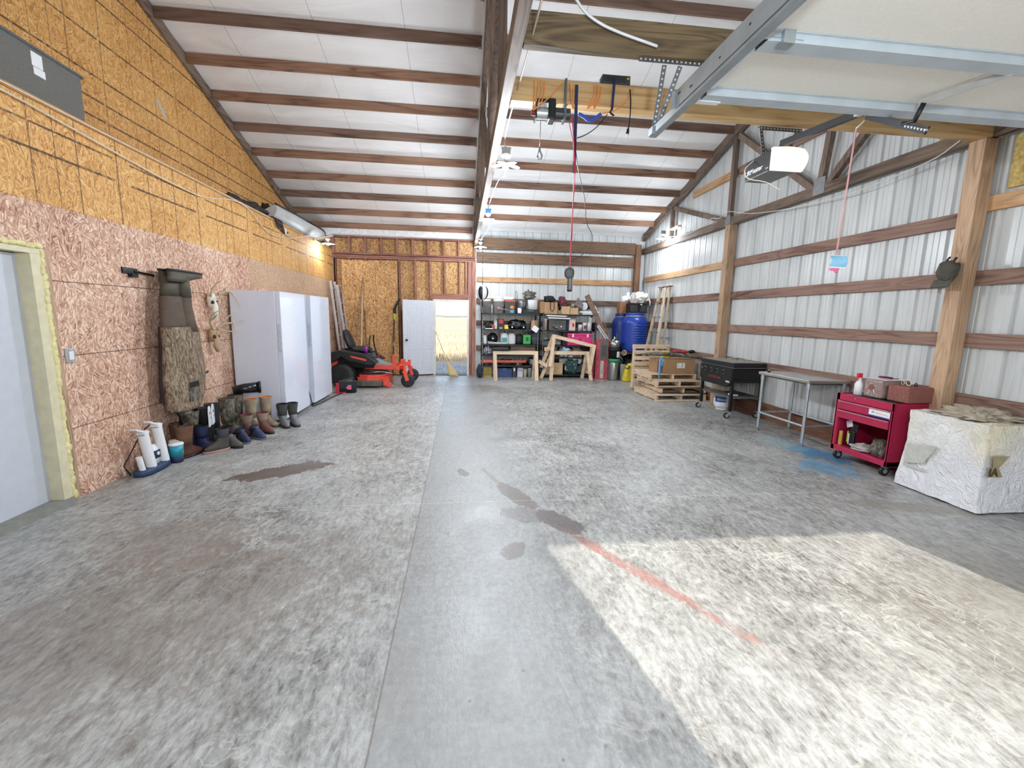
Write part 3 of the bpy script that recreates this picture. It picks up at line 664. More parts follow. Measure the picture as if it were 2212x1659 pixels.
def loft(mb, secs, n=20, mi=0, cap0=True, cap1=True):
    """secs: (cx, cy, z, rx, ry, power)"""
    vs = []; m = len(secs)
    for s_ in secs:
        cx, cy, z, rx, ry = s_[:5]; p = s_[5] if len(s_) > 5 else 1.0
        for k in range(n):
            a = 2 * PI * k / n; c, s = math.cos(a), math.sin(a)
            c = math.copysign(abs(c) ** p, c); s = math.copysign(abs(s) ** p, s)
            vs.append((cx + c * rx, cy + s * ry, z))
    fs = [(i * n + k, i * n + (k + 1) % n, (i + 1) * n + (k + 1) % n, (i + 1) * n + k) for i in range(m - 1) for k in range(n)]
    if cap0: fs.append(tuple(range(n))[::-1])
    if cap1: fs.append(tuple(range((m - 1) * n, m * n)))
    return mb.add(vs, fs, mi, True)
def boot(label, x, y, rz, h, mats, cat='boot', group=None, k=1.0, foot=1.0, wr=1.0, name='boot', tilt=None, z=0):
    shaft, footm, sole, lining = mats
    t = thing(name, label, cat, (x, y, z), rz, group)
    if tilt is not None: t.rotation_euler = tilt
    mb = MB(); F_ = foot
    loft(mb, [(.065 * F_, 0, .0, .142 * F_, .05, .8), (.065 * F_, 0, .022, .146 * F_, .053, .8)], 20); mb.build('sole', sole, t)
    mb = MB(); loft(mb, [(.065 * F_, 0, .02, .138 * F_, .047, .85), (.06 * F_, 0, .055, .132 * F_, .048, .85), (.035 * F_, 0, .088, .105 * F_, .046), (.0, 0, .12, .068, .045), (-.01, 0, .16, .056 * wr, .047 * wr)], 20, 0, True, False); mb.build('foot', footm, t)
    mb = MB(); hh = h
    loft(mb, [(-.01, 0, .155, .056 * wr, .047 * wr), (-.012, 0, .155 + (hh - .155) * .4, .058 * wr, .052 * wr), (-.01, 0, hh * .9, .068 * wr, .061 * wr), (-.01, 0, hh, .071 * wr, .064 * wr)], 20, 0, True, False)
    mb.build('shaft', shaft, t)
    mb = MB(); loft(mb, [(-.01, 0, hh, .071 * wr, .064 * wr), (-.01, 0, hh + .004, .067 * wr, .060 * wr), (-.01, 0, hh - .05, .058 * wr, .052 * wr), (-.01, 0, hh - .10, .050 * wr, .046 * wr)], 20, 0, False, True)
    mb.build('lining', lining, t); return t

# ================================================================ left wall things
# outlet box
t = thing('outlet_box', 'small metal outlet box with white receptacle right of the side door', 'outlet', (LX, 4.11, 1.228))
MB().bx(0, .012, -.045, .045, -.06, .06).build('cover_plate', plain('B9B9BA', .4, .5), t, bev=.003)
MB().bx(.012, .02, -.022, .022, -.036, .036).bx(.012, .022, -.012, .012, .045, .05).build('receptacle', m_white, t, bev=.002)
# switched hook rack
t = thing('wall_hook_arm', 'black metal hanging arm screwed on the pink board left of the waders', 'hook', (LX, 4.80, 2.0))
MB().bx(0, .018, 0, .20, -.03, .03).bx(0, .05, .08, .16, -.06, -.025).build('mount', m_blk, t, bev=.003)
MB().bar((.02, .15, 0), (.03, .42, -.02), .012, .02).build('arm', m_blk, t)
# waders hung upside down
t = thing('chest_waders', 'brown and reed camouflage chest waders hung upside down on the pink wall', 'waders', (LX, 5.45, 1.3))
inv = Matrix.Translation(t.location).inverted()
def wsec(l, r, py, xo=.20, th=.10):
    a = at(l, py, 0, LX + xo); b = at(r, py, 0, LX + xo); return ((LX + xo), (a.y + b.y) / 2, (a.z + b.z) / 2, th, (b.y - a.y) / 2)
def wp(mb, nm, m, par=t, **k):
    o = mb.build(nm, m, par, **k); o.matrix_parent_inverse = inv; return o
for nm, L in (('near', [(350, 388, 598), (350, 388, 620), (349, 389, 642)]), ('far', [(384, 400, 598), (386, 403, 620), (387, 407, 642)])):
    mb = MB(); loft(mb, [wsec(*q, .16 if nm == 'near' else .22, .07) for q in L[::-1]]); wp(mb, 'boot_shaft', m_olive)
for k, (l0, l1) in enumerate(((344, 432), (362, 434))):
    p0 = at(l0, 590, 0, LX + .13 + .1 * k); p1 = at(l1, 596, 0, LX + .13 + .1 * k); zt_ = p0.z + .05
    mb = MB(); L = p1.y - p0.y; cx = LX + .13 + .1 * k; yc = (p0.y + p1.y) / 2
    loft(mb, [(cx, p0.y + L * .22, zt_ - .13, .055, L * .22), (cx, p0.y + L * .33, zt_ - .09, .055, L * .34), (cx, yc, zt_ - .05, .055, L * .48, .8), (cx, yc, zt_ - .02, .056, L * .5, .8)]); wp(mb, 'boot_foot', m_olive)
    mb = MB(); loft(mb, [(cx, yc, zt_ - .022, .06, L * .51, .8), (cx, yc, zt_, .06, L * .51, .8)]); wp(mb, 'boot_sole', m_blk)
mb = MB(); loft(mb, [wsec(*q, .17, .08) for q in ((350, 424, 716), (350, 408, 698), (349, 398, 675), (349, 391, 655), (349, 388, 640))], 24); wp(mb, 'leg', m_brown)
mb = MB(); loft(mb, [wsec(*q, .22, .06) for q in ((398, 425, 716), (393, 417, 690), (390, 410, 665), (387, 407, 640))], 20); wp(mb, 'leg', m_brown)
mb = MB(); Q = [(366, 428, 882), (362, 436, 872), (358, 440, 845), (356, 440, 815), (354, 437, 780), (352, 431, 745), (350, 425, 715), (351, 420, 706)]
loft(mb, [wsec(*q, .18, .11 - .002 * i) for i, q in enumerate(Q)], 28)
for i in range(len(mb.v)): v = mb.v[i]; v.x += .02 * mnoise.noise(v * 6); v.y += .015 * mnoise.noise(v * 5 + Vector((3, 0, 0)))
wp(mb, 'chest_panel', m_camo)
mb = MB(); loft(mb, [wsec(*q, .13, .05) for q in ((353, 362, 868), (351, 360, 820), (350, 360, 760), (349, 357, 706))], 12); wp(mb, 'dark_side_gusset', plain('3B3438', .8), label='dark grey side gusset')
a = at(412, 825, 0, LX + .31); b = at(436, 862, 0, LX + .31)
wp(MB().bx(LX + .27, LX + .295, a.y, b.y, b.z, a.z), 'chest_pocket', m_camo2, bev=.006)
mb = MB()
for k in range(6): y_ = a.y + (b.y - a.y) * (k + .5) / 6; mb.bx(LX + .29, LX + .30, y_ - .008, y_ + .008, a.z - .07, a.z - .01)
wp(mb, 'shell_loops', m_blk)
for pts in ([(372, 880), (388, 896), (392, 918)], [(425, 878), (405, 895), (394, 916)], [(436, 800), (441, 806), (449, 803)]):
    wp(MB().tube([at(x, y, 0, LX + .2) for x, y in pts], .013, 6), 'strap', m_blk)
wp(MB().blob(at(400, 888, 0, LX + .18), (.06, .09, .07), .3, 2, 3), 'bib_fold', m_camo2)
# deer skulls
def skull(name, label, c, k, antl, mat=m_bone):
    t = thing(name, label, 'skull', c); inv = Matrix.Translation(c).inverted()
    mb = MB(); mb.blob((c[0], c[1], c[2]), (.05, .07, .10), .12, 2.5, k, 20, 14); mb.blob((c[0] + .03, c[1] + .01, c[2] - .12), (.035, .045, .11), .2, 3, k + 1, 18, 12)
    o = mb.build('cranium', mat, t); o.matrix_parent_inverse = inv
    mb = MB()
    for s in (-1, 1): mb.blob((c[0] + .035, c[1] + s * .045, c[2] - .03), (.02, .022, .025), 0, nu=10, nv=8)
    o = mb.build('eye_socket', plain('4A3B30', .9), t); o.matrix_parent_inverse = inv
    for L in antl:
        mb = MB(); n = len(L[0]); 
        for q, path in enumerate(L):
            pts = [at(px, py, 0, c[0] + dx) for px, py, dx in path]
            fine = []
            for i in range(len(pts) - 1):
                for s in range(4): fine.append(pts[i].lerp(pts[i + 1], s / 4))
            fine.append(pts[-1]); m = len(fine)
            sm = [fine[0]] + [(fine[i - 1] + fine[i] * 2 + fine[i + 1]) / 4 for i in range(1, m - 1)] + [fine[-1]]
            mb.tube(sm, [(.017 if q == 0 else .012) * (1 - .75 * i / (m - 1)) for i in range(m)], 8)
        o = mb.build('antler', m_antler, t); o.matrix_parent_inverse = inv
skull('deer_skull', 'white deer skull with antlers, upper of the two on the pink wall', at(457, 648, 0, LX + .06), 1,
      [[[(455, 640, .02), (458, 625, .06), (468, 612, .12), (480, 606, .2)]],
       [[(462, 638, .02), (478, 631, .08), (497, 630, .16), (510, 645, .22), (517, 660, .26)], [(480, 631, .08), (488, 622, .14), (495, 616, .16)], [(472, 634, .06), (478, 646, .14), (491, 655, .2)]]])
skull('deer_skull', 'brownish deer skull with wide antlers, lower of the two on the pink wall', at(461, 722, 0, LX + .06), 5,
      [[[(462, 712, .02), (453, 698, .06), (457, 682, .12), (468, 673, .18), (482, 669, .24)], [(458, 690, .1), (466, 684, .16), (470, 678, .2)]],
       [[(466, 712, .02), (480, 700, .08), (497, 698, .15), (515, 694, .22), (528, 690, .28)], [(478, 703, .06), (490, 686, .14), (512, 671, .22)], [(470, 710, .05), (490, 716, .15), (507, 716, .22), (512, 712, .24), (522, 713, .26)], [(503, 697, .2), (507, 705, .24), (510, 714, .26)]]], plain('B59A77', .7, bump=.3))
# freezers
def freezer(label, y0, y1, dx=0):
    t = thing('upright_freezer', label, 'freezer', (-2.95, (y0 + y1) / 2, 0)); inv = Matrix.Translation(t.location).inverted()
    def p(mb, nm, m, **k): o = mb.build(nm, m, t, **k); o.matrix_parent_inverse = inv; return o
    p(MB().bx(LX + .04, -2.645 + dx, y0, y1, .035, 1.915), 'cabinet', m_fridge, bev=.006)
    def door(u, v):
        y = y0 + .004 + (y1 - y0 - .008) * u; return (-2.575 + dx + .010 * math.sin(u * PI), y, .06 + 1.85 * v)
    mb = MB(); mb.grid(door, 18, 2); mb.bx(-2.638 + dx, -2.576 + dx, y0 + .004, y1 - .004, .06, 1.91)
    d = p(mb, 'door', m_fridge); o = MB().bx(-2.63 + dx, -2.585 + dx, y0 - .003, y0 + .006, 1.05, 1.45).build('grip_recess', plain('C3C6D2', .3), d); o.matrix_parent_inverse = inv
    o = p(MB().bx(-2.648 + dx, -2.636 + dx, y0 + .01, y1 - .01, .06, 1.905), 'gasket', plain('B9BDCC', .6))
    mb = MB()
    for yy in (y0 + .06, y1 - .06):
        for xx in (LX + .12, -2.69 + dx): mb.cyl((xx, yy, 0), (xx, yy, .04), .02)
    p(mb, 'foot', m_white); p(MB().bx(-2.70 + dx, -2.66 + dx, y0 + .03, y1 - .03, .015, .06), 'kick_plate', m_gry)
    return t
freezer('nearer of two tall white upright freezers on the left wall', 6.72, 7.74)
freezer('farther of two tall white upright freezers, beside the red mower', 7.94, 9.0, .02)
one(MB().tube([(-2.62, 7.85, .3), (-2.56, 7.83, .02), (-2.52, 8.2, .012), (-2.47, 8.8, .012), (-2.4, 9.3, .012)], .008, 6), 'floor_cord', m_blk, 'thin black cord on the floor along the far freezer', 'cord')
# ---- floor row along the left wall
t = thing('boot_dryer', 'white boot dryer with two upright tubes on a dark blue base', 'boot dryer', (-3.13, 4.72, 0)); inv = Matrix.Translation(t.location).inverted()
def q(mb, nm, m, **k): o = mb.build(nm, m, t, **k); o.matrix_parent_inverse = inv; return o
mb = MB(); loft(mb, [(-3.13, 4.70, 0, .085, .22, .7), (-3.13, 4.70, .05, .085, .22, .7), (-3.13, 4.70, .065, .07, .20, .7)]); q(mb, 'base', plain('2E3F63', .5))
for bx_, by_, tx, ty, zz, r in ((-3.10, 4.64, -3.12, 4.60, .40, .045), (-3.10, 4.84, -3.12, 4.80, .43, .045), (-3.11, 4.53, -3.12, 4.51, .20, .026)):
    q(MB().cyl((bx_, by_, .06), (tx, ty, zz), r, n=22), 'tube', m_white)
    if r > .04: q(MB().bar((tx, ty + .03, zz + .01), (tx - .02, ty - .10, zz + .075), .075, .02).bar((tx, ty + .03, zz + .01), (tx, ty - .03, zz + .03), .08, .05), 'boot_tip', m_white, bev=.006)
mb = MB(); loft(mb, [(-3.15, 4.74, .05, .055, .07), (-3.15, 4.74, .2, .05, .062), (-3.15, 4.74, .26, .03, .04)]); mh = q(mb, 'blower', m_white)
MBq = MB().bx(-3.105, -3.095, 4.70, 4.78, .12, .20); q(MBq, 'control_panel', m_navy)
MBq = MB().cyl((-3.094, 4.74, .17), (-3.085, 4.74, .17), .018); q(MBq, 'dial', m_white)
q(MB().tube([(-3.2, 4.5, .02), (-3.24, 4.48, .12), (-3.2, 4.7, .40), (-3.19, 4.84, .46), (-3.22, 5.05, .30), (-3.24, 5.1, .05)], .006, 6), 'cord', m_blk)
t = thing('twin_canister', 'teal twin plastic canister with white lids beside the boot dryer', 'canister', (-3.08, 5.0, 0)); inv = Matrix.Translation(t.location).inverted()
mb1, mb2, mb3 = MB(), MB(), MB()
for yy, xx in ((4.96, -3.05), (5.08, -3.12)):
    mb1.lathe([(.062, .07), (.066, .19)], (xx, yy, 0)); mb2.lathe([(.05, 0), (.058, .01), (.063, .07)], (xx, yy, 0)); mb3.lathe([(.068, .19), (.07, .205), (.06, .215), (.02, .218)], (xx, yy, 0))
q(mb1, 'body', m_teal); q(mb2, 'base', m_navy); q(mb3, 'lid', m_white); q(MB().cyl((-2.99, 4.945, .12), (-2.98, 4.94, .12), .014), 'button', plain('5B8F4E', .4))
RB = (m_rub, m_rub, m_blk, plain('3A3A3E', .8))
boot('crumpled brown leather boot beside the teal canister', -3.05, 5.13, 1.3, .36, (plain('6E4A38', .75, bump=.6, scale=8), plain('5C352C', .7, bump=.4), m_blk, m_brown), wr=1.35)
boot('brown leather boot standing half behind its crumpled mate', -3.18, 5.25, 1.3, .36, (plain('634232', .75, bump=.6, scale=8), plain('5C352C', .7, bump=.4), m_blk, m_brown), wr=1.2)
boot('tall camouflage boot with black top leaning under the waders', -3.13, 5.42, .2, .47, (m_camo2, m_navy, m_blk, m_blk), wr=1.2)
boot('navy blue boot wedged behind the grey rubber boot', -3.00, 5.36, .2, .30, (m_navy, m_navy, m_blk, m_blk), wr=1.1)
boot('worn grey rubber boot with its toe pointing at the brown boot', -2.80, 5.38, -2.3, .26, (plain('47474B', .6, bump=.2), plain('4A453F', .6, bump=.2), plain('C08F84', .7), m_blk))
boot('grey and purple boot right of the worn grey rubber boot', -2.80, 5.52, -.4, .25, (plain('3A1F33', .6), plain('57534E', .6), m_blk, m_blk))
for k, (x, y) in enumerate(((-2.97, 5.47), (-3.0, 5.60))):
    t = thing('boot_insert', ('%s of two white rounded boot boards with black holes' % ('nearer', 'farther')[k]), 'boot board', (x, y, .27), .35)
    mb = MB(); n = 20
    poly = [(-.07, 0)] + [(.07 * -math.cos(PI * i / n) * 1.0, .15 + .09 * math.sin(PI * i / n)) for i in range(n + 1)] + [(.07, 0)]
    mb.prism([(u, w) for u, w in poly], 0, 0, .012); mb.build('board', m_white, t)
    MB().cyl((.012, -.02, .16), (.015, -.02, .16), .018).bx(.012, .014, .0, .055, .09, .097).build('marking', m_blk, t)
    MB().bx(-.02, .0, -.06, .06, -.26, .02).build('backing', m_blk, t)
boot('tall black rubber boot behind the white boot boards', -3.1, 5.62, .2, .46, RB, wr=1.25)
boot('tall black rubber boot against the wall, right of the white boards', -3.12, 5.85, .2, .46, RB, wr=1.25)
boot('tall olive camouflage boot in the middle of the row, against the wall', -3.08, 6.12, .2, .48, (m_camo2, m_camo2, m_blk, m_olive), wr=1.35)
boot('olive camouflage boot with black rim beside the near freezer', -3.1, 6.40, .2, .48, (m_camo2, m_camo2, m_blk, m_olive), wr=1.35)
boot('low dark blue sneaker with pale laces in front of the row', -2.76, 5.74, -.7, .13, (m_navy, plain('2C3352', .6), plain('77757A', .7), m_blk), cat='shoe', name='shoe')
boot('low dark blue sneaker nearest the camouflage boots', -2.66, 5.90, -.6, .13, (m_navy, plain('39405F', .6), plain('77757A', .7), m_blk), cat='shoe', name='shoe')
boot('camouflage boot with maroon collar, left one of its pair', -2.82, 6.05, -.6, .27, (plain('8E7A68', .8, bump=.3), plain('6F4A44', .8), m_blk, m_maroon), wr=1.15)
boot('camouflage boot with maroon collar, right one of its pair', -2.68, 6.19, -.6, .27, (plain('9A8774', .8, bump=.3), plain('7A4A46', .8), m_blk, m_maroon), wr=1.15)
boot('tall tan boot with orange lining, nearer one of its pair', -2.90, 6.38, -.5, .42, (m_tan, m_tan, m_olive, m_orange), wr=1.2)
boot('tall tan boot with orange lining, farther one of its pair', -2.78, 6.56, -.5, .42, (m_tan, m_tan, m_olive, m_orange), wr=1.2)
m_mesh = plain('4A4A48', .8, bump=.5, scale=60)
boot('black mesh winter boot with grey toe by the freezer corner, left one', -2.55, 6.52, -.9, .32, (m_mesh, plain('77797C', .6), m_rub, m_blk), wr=1.2)
boot('black mesh winter boot with grey toe by the freezer corner, right one', -2.44, 6.60, -.9, .32, (m_mesh, plain('77797C', .6), m_rub, m_blk), wr=1.2)
t = thing('black_bag', 'shiny black rolled bag lying on top of the boots against the freezer', 'bag', (-2.98, 6.45, .55)); inv = Matrix.Translation(t.location).inverted()
q(MB().tube([(-3.12, 6.36, .545), (-3.0, 6.44, .56), (-2.86, 6.52, .565)], [.055, .07, .075], 16), 'roll', plain('15161C', .25)); q(MB().tube([(-2.86, 6.52, .565), (-2.83, 6.535, .565)], .085, 16), 'rim', m_blk)

# ledge things: kayak, dark bags, shade
kb = MB(); n = 36
t = thing('kayak', 'long pale grey kayak lying on the ledge under the rafters', 'kayak', (-3.56, 10.6, 3.235)); inv = Matrix.Translation(t.location).inverted()
def hull(u, v):
    y = 9.0 + 3.1 * u; w = .34 * (.8 + .2 * math.sin(min(u * 2, 1) * PI / 2)) * (1 - max(0, (u - .55) / .45) ** 2.6) ** .5; a = PI * v
    d = .20 * (1 - max(0, (u - .55) / .45) ** 2.6) ** .5; th = .5; dx, dz = -w * math.cos(a), -d * math.sin(a)
    return (-3.66 + .10 * u + dx * math.cos(th) - dz * math.sin(th), y, 3.405 + dx * math.sin(th) + dz * math.cos(th) + .06 * (2 * u - 1) ** 2)
kb.grid(hull, 40, 16); kb.grid(lambda u, v: (hull(u, 0)[0] * (1 - v) + hull(u, 1)[0] * v, hull(u, 0)[1], hull(u, 0)[2]), 40, 6, 1)
kb.add([hull(0, k / 16) for k in range(17)], [tuple(range(17))], 0)
q(kb, 'hull', [plain('BDBDBC', .45, var=.12, scale=3), m_blk])
q(MB().tube([hull(u / 40, 0) for u in range(1, 40)], .016, 8).tube([hull(u / 40, 1) for u in range(0, 40)], .022, 8), 'gunwale', m_blk)
q(MB().tube([(-3.55, 10.3, 3.50), (-3.5, 10.3, 3.62), (-3.45, 10.4, 3.62), (-3.42, 10.5, 3.52)], .01, 6), 'carry_handle', m_gry)
q(MB().blob((-3.78, 9.5, 3.56), (.10, .16, .14), .2, 2, 3), 'seat', m_blk)
one(MB().blob((-3.46, 8.05, 3.30), (.16, .6, .075), .35, 2.2, 4, 40, 14, flat=.06), 'dark_bag', m_blk, 'long black bag lying on the ledge left of the kayak', 'bag', org=(-3.46, 8.05, 3.24))
one(MB().blob((-3.40, 7.35, 3.285), (.09, .22, .05), .4, 3, 9, 24, 12), 'dark_rag', plain('2A2226', .8), 'small dark crumpled cloth on the ledge, left of the black bag', 'cloth', org=(-3.4, 7.35, 3.235))
t = thing('strap_bundle', 'tangle of dark straps hanging over the ledge in front of the kayak', 'straps', (-3.30, 8.75, 3.2)); inv = Matrix.Translation(t.location).inverted()
random.seed(3)
for k in range(6):
    y = 8.45 + k * .07; pts = [(-3.40, y, 3.27), (-3.27, y + .03, 3.26), (-3.25, y + .08, 3.15 - .02 * k), (-3.25, y + .16 + .04 * k, 3.10)]
    q(MB().tube(pts, .012, 6), 'strap', m_blk if k % 2 else plain('4A2D2A', .7))
q(MB().box((-3.25, 8.93, 3.10), (.03, .09, .10), rz=.2), 'white_tag', m_white, bev=.01, label='white plastic tag')
# stored panel on the ledge
t = thing('stored_sheet', 'dark grey panel standing on the ledge against the upper left wall', 'panel', (-3.9, 4.6, 3.24))
MB().bx(-.02, .02, -1.35, .80, .27, .71).build('sheet', plain('6E6C66', .7, bump=.15, scale=60), t)
MB().bx(-.03, .03, -1.35, .83, .71, .735).bx(-.03, .03, -1.3, -1.25, 0, .27).bx(-.03, .03, .5, .55, 0, .27).build('rail', m_dkst, t)
MB().bx(.02, .024, .26, .37, .56, .68).bx(.02, .024, .27, .385, .49, .555).build('sticker', m_paper, t)
# white cable stapled along the ledge edge
pts = [(-3.255, 1.0, 3.19), (-3.255, 3.6, 3.17), (-3.25, 4.6, 3.10)] + [tuple(at(x, y, 0, -3.25)) for x, y in [(340, 380), (400, 410), (440, 428), (500, 430), (528, 443), (548, 462), (565, 488), (585, 508), (620, 516), (655, 511), (685, 507)]]
def smooth(pts, it=2):
    P = [Vector(p) for p in pts]
    for _ in range(it):
        Q = [P[0]]
        for a, b in zip(P, P[1:]): Q += [a.lerp(b, .25), a.lerp(b, .75)]
        P = Q + [P[-1]]
    return P
one(MB().tube(smooth(pts), .0075, 6), 'electric_cable', plain('D9C9B4', .5), 'loose white cable sagging along the front of the left ledge', 'cable')
one(MB().tube([(-3.26, FY + .2, 3.215), (-3.262, 4, 3.213), (-3.262, 8.3, 3.21)], .007, 6), 'electric_cable', plain('D9C9B4', .5), 'straight white cable stapled along the edge of the left ledge', 'cable')
for y, z in ((5.35, 4.77), (6.95, 4.3)): one(MB().box((UX + .003, y, z), (.005, .05, .24), rot=Matrix.Rotation(.75, 3, 'X')), 'tape_strip', plain('B7B3A6', .5), ('grey tape strip high on the golden wall near the rafters' if y < 6 else 'faint grey tape strip mid-height on the golden gable wall'), 'tape', org=(UX + .003, y, z))
# ================================================================ mower and the back left corner
t = thing('riding_mower', 'red and black zero-turn riding mower parked before the flake board panel', 'mower', (-2.06, 10.52, 0))
def wheel(x, y, r, w, name, tread=True, hub=m_blk):
    mb = MB(); R = Matrix.Rotation(PI / 2, 3, 'X')
    mb.lathe([(r * .55, -w / 2), (r * .9, -w / 2), (r, -w * .32), (r, w * .32), (r * .9, w / 2), (r * .55, w / 2)], (x, y, r), 30, R=R)
    if tread:
        for k in range(22):
            a = 2 * PI * k / 22; 
            for s in (-1, 1): mb.box((x + math.cos(a) * r, y + s * w * .22, r + math.sin(a) * r), (.035, w * .4, .03), rot=Matrix.Rotation(-a + PI / 2, 3, 'Y') @ Matrix.Rotation(s * .4, 3, 'Z'))
    o = mb.build(name, m_rub, t)
    mb = MB().cyl((x, y - w * .35, r), (x, y + w * .35, r), r * .56, n=24)
    for s in (-1, 1): mb.cyl((x, y + s * w * .35, r), (x, y + s * w * .42, r), r * .2, n=16)
    mb.build('hub', hub, o)
    mb = MB()
    for k in range(5):
        a = 2 * PI * k / 5
        for s in (-1, 1): mb.cyl((x + math.cos(a) * r * .3, y + s * w * .35, r + math.sin(a) * r * .3), (x + math.cos(a) * r * .3, y + s * w * .45, r + math.sin(a) * r * .3), .012, n=8)
    mb.build('lug_nut', m_steel, o)
for s in (-1, 1):
    wheel(-.55, s * .46, .26, .23, 'rear_wheel'); wheel(.86, s * .49, .15, .10, 'caster_wheel', False)
    mb = MB().bar((.86, s * .49 - .07, .15), (.80, s * .49 - .07, .34), .012, .08, up=(1, 0, 0)).bar((.86, s * .49 + .07, .15), (.80, s * .49 + .07, .34), .012, .08, up=(1, 0, 0)).bx(.75, .86, s * .49 - .075, s * .49 + .075, .33, .36).cyl((.79, s * .49, .34), (.79, s * .49, .52), .035, n=14)
    mb.build('caster_fork', m_red, t, bev=.003)
    MB().bx(-.1, .64, s * .26 - .03, s * .26 + .03, .37, .47).bar((.6, s * .27, .43), (.80, s * .46, .43), .05, .09).build('frame_rail', m_red, t, bev=.004)
MB().bx(.60, .68, -.5, .5, .38, .46).bx(.50, .57, -.27, -.21, .44, .71).bx(.62, .72, .1, .3, .46, .56).build('front_crossbar', m_red, t, bev=.004)
mb = MB()
dk = [(-.30, -.30), (-.22, -.56), (.0, -.64), (.24, -.60), (.40, -.35), (.46, 0), (.40, .35), (.24, .60), (0, .64), (-.22, .56), (-.30, .30)]
mb.prism(dk, 2, .10, .22); mb.prism([(x * .86, y * .9) for x, y in dk], 2, .22, .27); mb.build('deck', m_red, t, bev=.008)
mb = MB(); mb.prism([(-.28, -.635), (-.1, -.69), (.12, -.69), (.32, -.64), (.30, -.58), (-.26, -.58)], 2, .045, .165); mb.build('discharge_chute', plain('57564C', .6), t, bev=.012)
MB().bx(.34, .46, -.63, -.52, .06, .2).cyl((.46, -.62, .075), (.46, -.55, .075), .06, n=16).build('anti_scalp_bracket', m_red, t)
MB().bx(-.12, .30, -.40, .40, .26, .36).cyl((.02, -.35, .3), (.02, -.35, .38), .06).cyl((.22, -.35, .3), (.22, -.35, .36), .05).build('spindle_cover', m_rub, t, bev=.01)
MB().tube([(-.1, -.42, .36), (.3, -.40, .33), (.5, -.42, .30)], .012, 6).tube([(-.05, -.44, .30), (.25, -.42, .34)], .01, 6).build('linkage', m_steel, t)
prof = [(-.76, .78), (-.58, .82), (-.04, .73), (.21, .555), (.08, .485), (-.04, .50), (-.39, .58), (-.55, .67), (-.77, .53)]
for s in (-1, 1):
    MB().prism([p for p in prof], 1, s * .30, s * .57).build('fender', plain('1B1C1B', .5), t, bev=.02)
    f = MB().prism([(-.36, .705), (-.30, .695), (-.02, .63), (-.02, .585), (-.33, .66)], 1, s * .565, s * .578).build('accent_panel', m_red, t, bev=.003)
    pts = [(.10, s * .22, .52), (.06, s * .28, .66), (.0, s * .30, .85), (-.01, s * .24, 1.0), (.01, s * .20, 1.13)]
    MB().tube(smooth(pts), .016, 10).build('drive_lever', m_blk, t)
MB().bx(-.80, .10, -.30, .30, .40, .66).build('engine_housing', m_rub, t, bev=.02)
MB().bx(-.86, -.68, -.42, .42, .46, .72).build('rear_guard', m_red, t, bev=.02)
MB().prism([(.08, .60), (.26, .50), (.56, .40), (.56, .37), (.05, .44)], 1, -.24, .24).build('foot_platform', m_gry, t, bev=.01)
mb = MB(); mb.blob((-.26, 0, .80), (.26, .26, .08), .05, 2, 1, sq=.8); mb.build('seat', plain('18181D', .5), t)
mb = MB(); mb.blob((0, 0, 0), (.075, .25, .27), .05, 2, 2, sq=.8); mb.xf(Matrix.Translation((-.50, 0, 1.0)) @ Matrix.Rotation(-.35, 4, 'Y')); mb.build('seat_back', plain('18181D', .5), t)
MB().bx(-.06, .10, -.30, -.12, .66, .74).build('control_console', plain('4D5157', .5), t, bev=.01)
MB().tube([(.08, .15, .5), (.12, .15, .66), (.14, .12, .7)], .012, 6).build('parking_brake', m_red, t)
one(MB().lathe([(.03, 0), (.038, .1), (.04, .13), (.02, .135)], (-2.15, 10.30, .742), 16), 'drink_cup', plain('B03AB8', .4), 'small purple cup on the mower console', 'cup', org=(-2.15, 10.3, .742))
# red and black tool bag
t = thing('tool_bag', 'red and black open tool bag on the floor between freezer and mower', 'bag', (-2.36, 9.34, 0), .15)
mb = MB(); loft(mb, [(0, 0, 0, .19, .12, .5), (0, 0, .15, .2, .13, .5), (0, 0, .24, .19, .12, .5)], 24, 0, True, False); mb.build('body', plain('1D2028', .7), t)
MB().bx(-.20, -.13, -.14, .14, .0, .22).bx(-.13, .0, -.135, -.128, .0, .03).build('red_panel', m_redd, t, bev=.01)
MB().tube([(-.16, -.1, .22), (-.16, -.1, .30), (.14, -.1, .30), (.14, -.1, .22)], .012, 8).tube([(-.16, .1, .22), (-.16, .1, .29), (.14, .1, .29), (.14, .1, .22)], .012, 8).build('handle', m_blk, t)
MB().blob((0, 0, .22), (.16, .09, .05), .4, 3, 2).build('cloth', plain('5C5A55', .9), t)
MB().bx(.03, .1, -.14, -.132, .08, .17).bx(.0, .03, -.14, -.132, .1, .13).build('emblem', plain('D8667A', .5), t)
# aluminium extension ladder, lumber and tools in the corner
def ladder(name, label, cat, p0, p1, q0, nr, m, rr=.014, rail=(.025, .055), grp=None):
    """p0->p1 one rail, q0 the foot of the other rail"""
    t = thing(name, label, cat, p0, group=grp); inv = Matrix.Translation(p0).inverted(); p0, p1, q0 = map(Vector, (p0, p1, q0)); w = q0 - p0; n = w.normalized()
    for a, b in ((p0, p1), (q0, q0 + (p1 - p0))):
        o = MB().bar(a, b, rail[0], rail[1], up=n.cross(p1 - p0)).build('rail', m, t, bev=.003); o.matrix_parent_inverse = inv
    for k in range(nr):
        c = p0.lerp(p1, (k + .7) / (nr + .3)); o = MB().cyl(c - n * .005, c + w + n * .005, rr, n=10).build('rung', m, t); o.matrix_parent_inverse = inv
    return t
ladder('extension_ladder', 'aluminium ladder section standing upright in the back left corner', 'ladder', (-2.98, 11.50, 0), (-3.20, 11.50, 2.40), (-2.98, 11.85, 0), 8, m_alu)
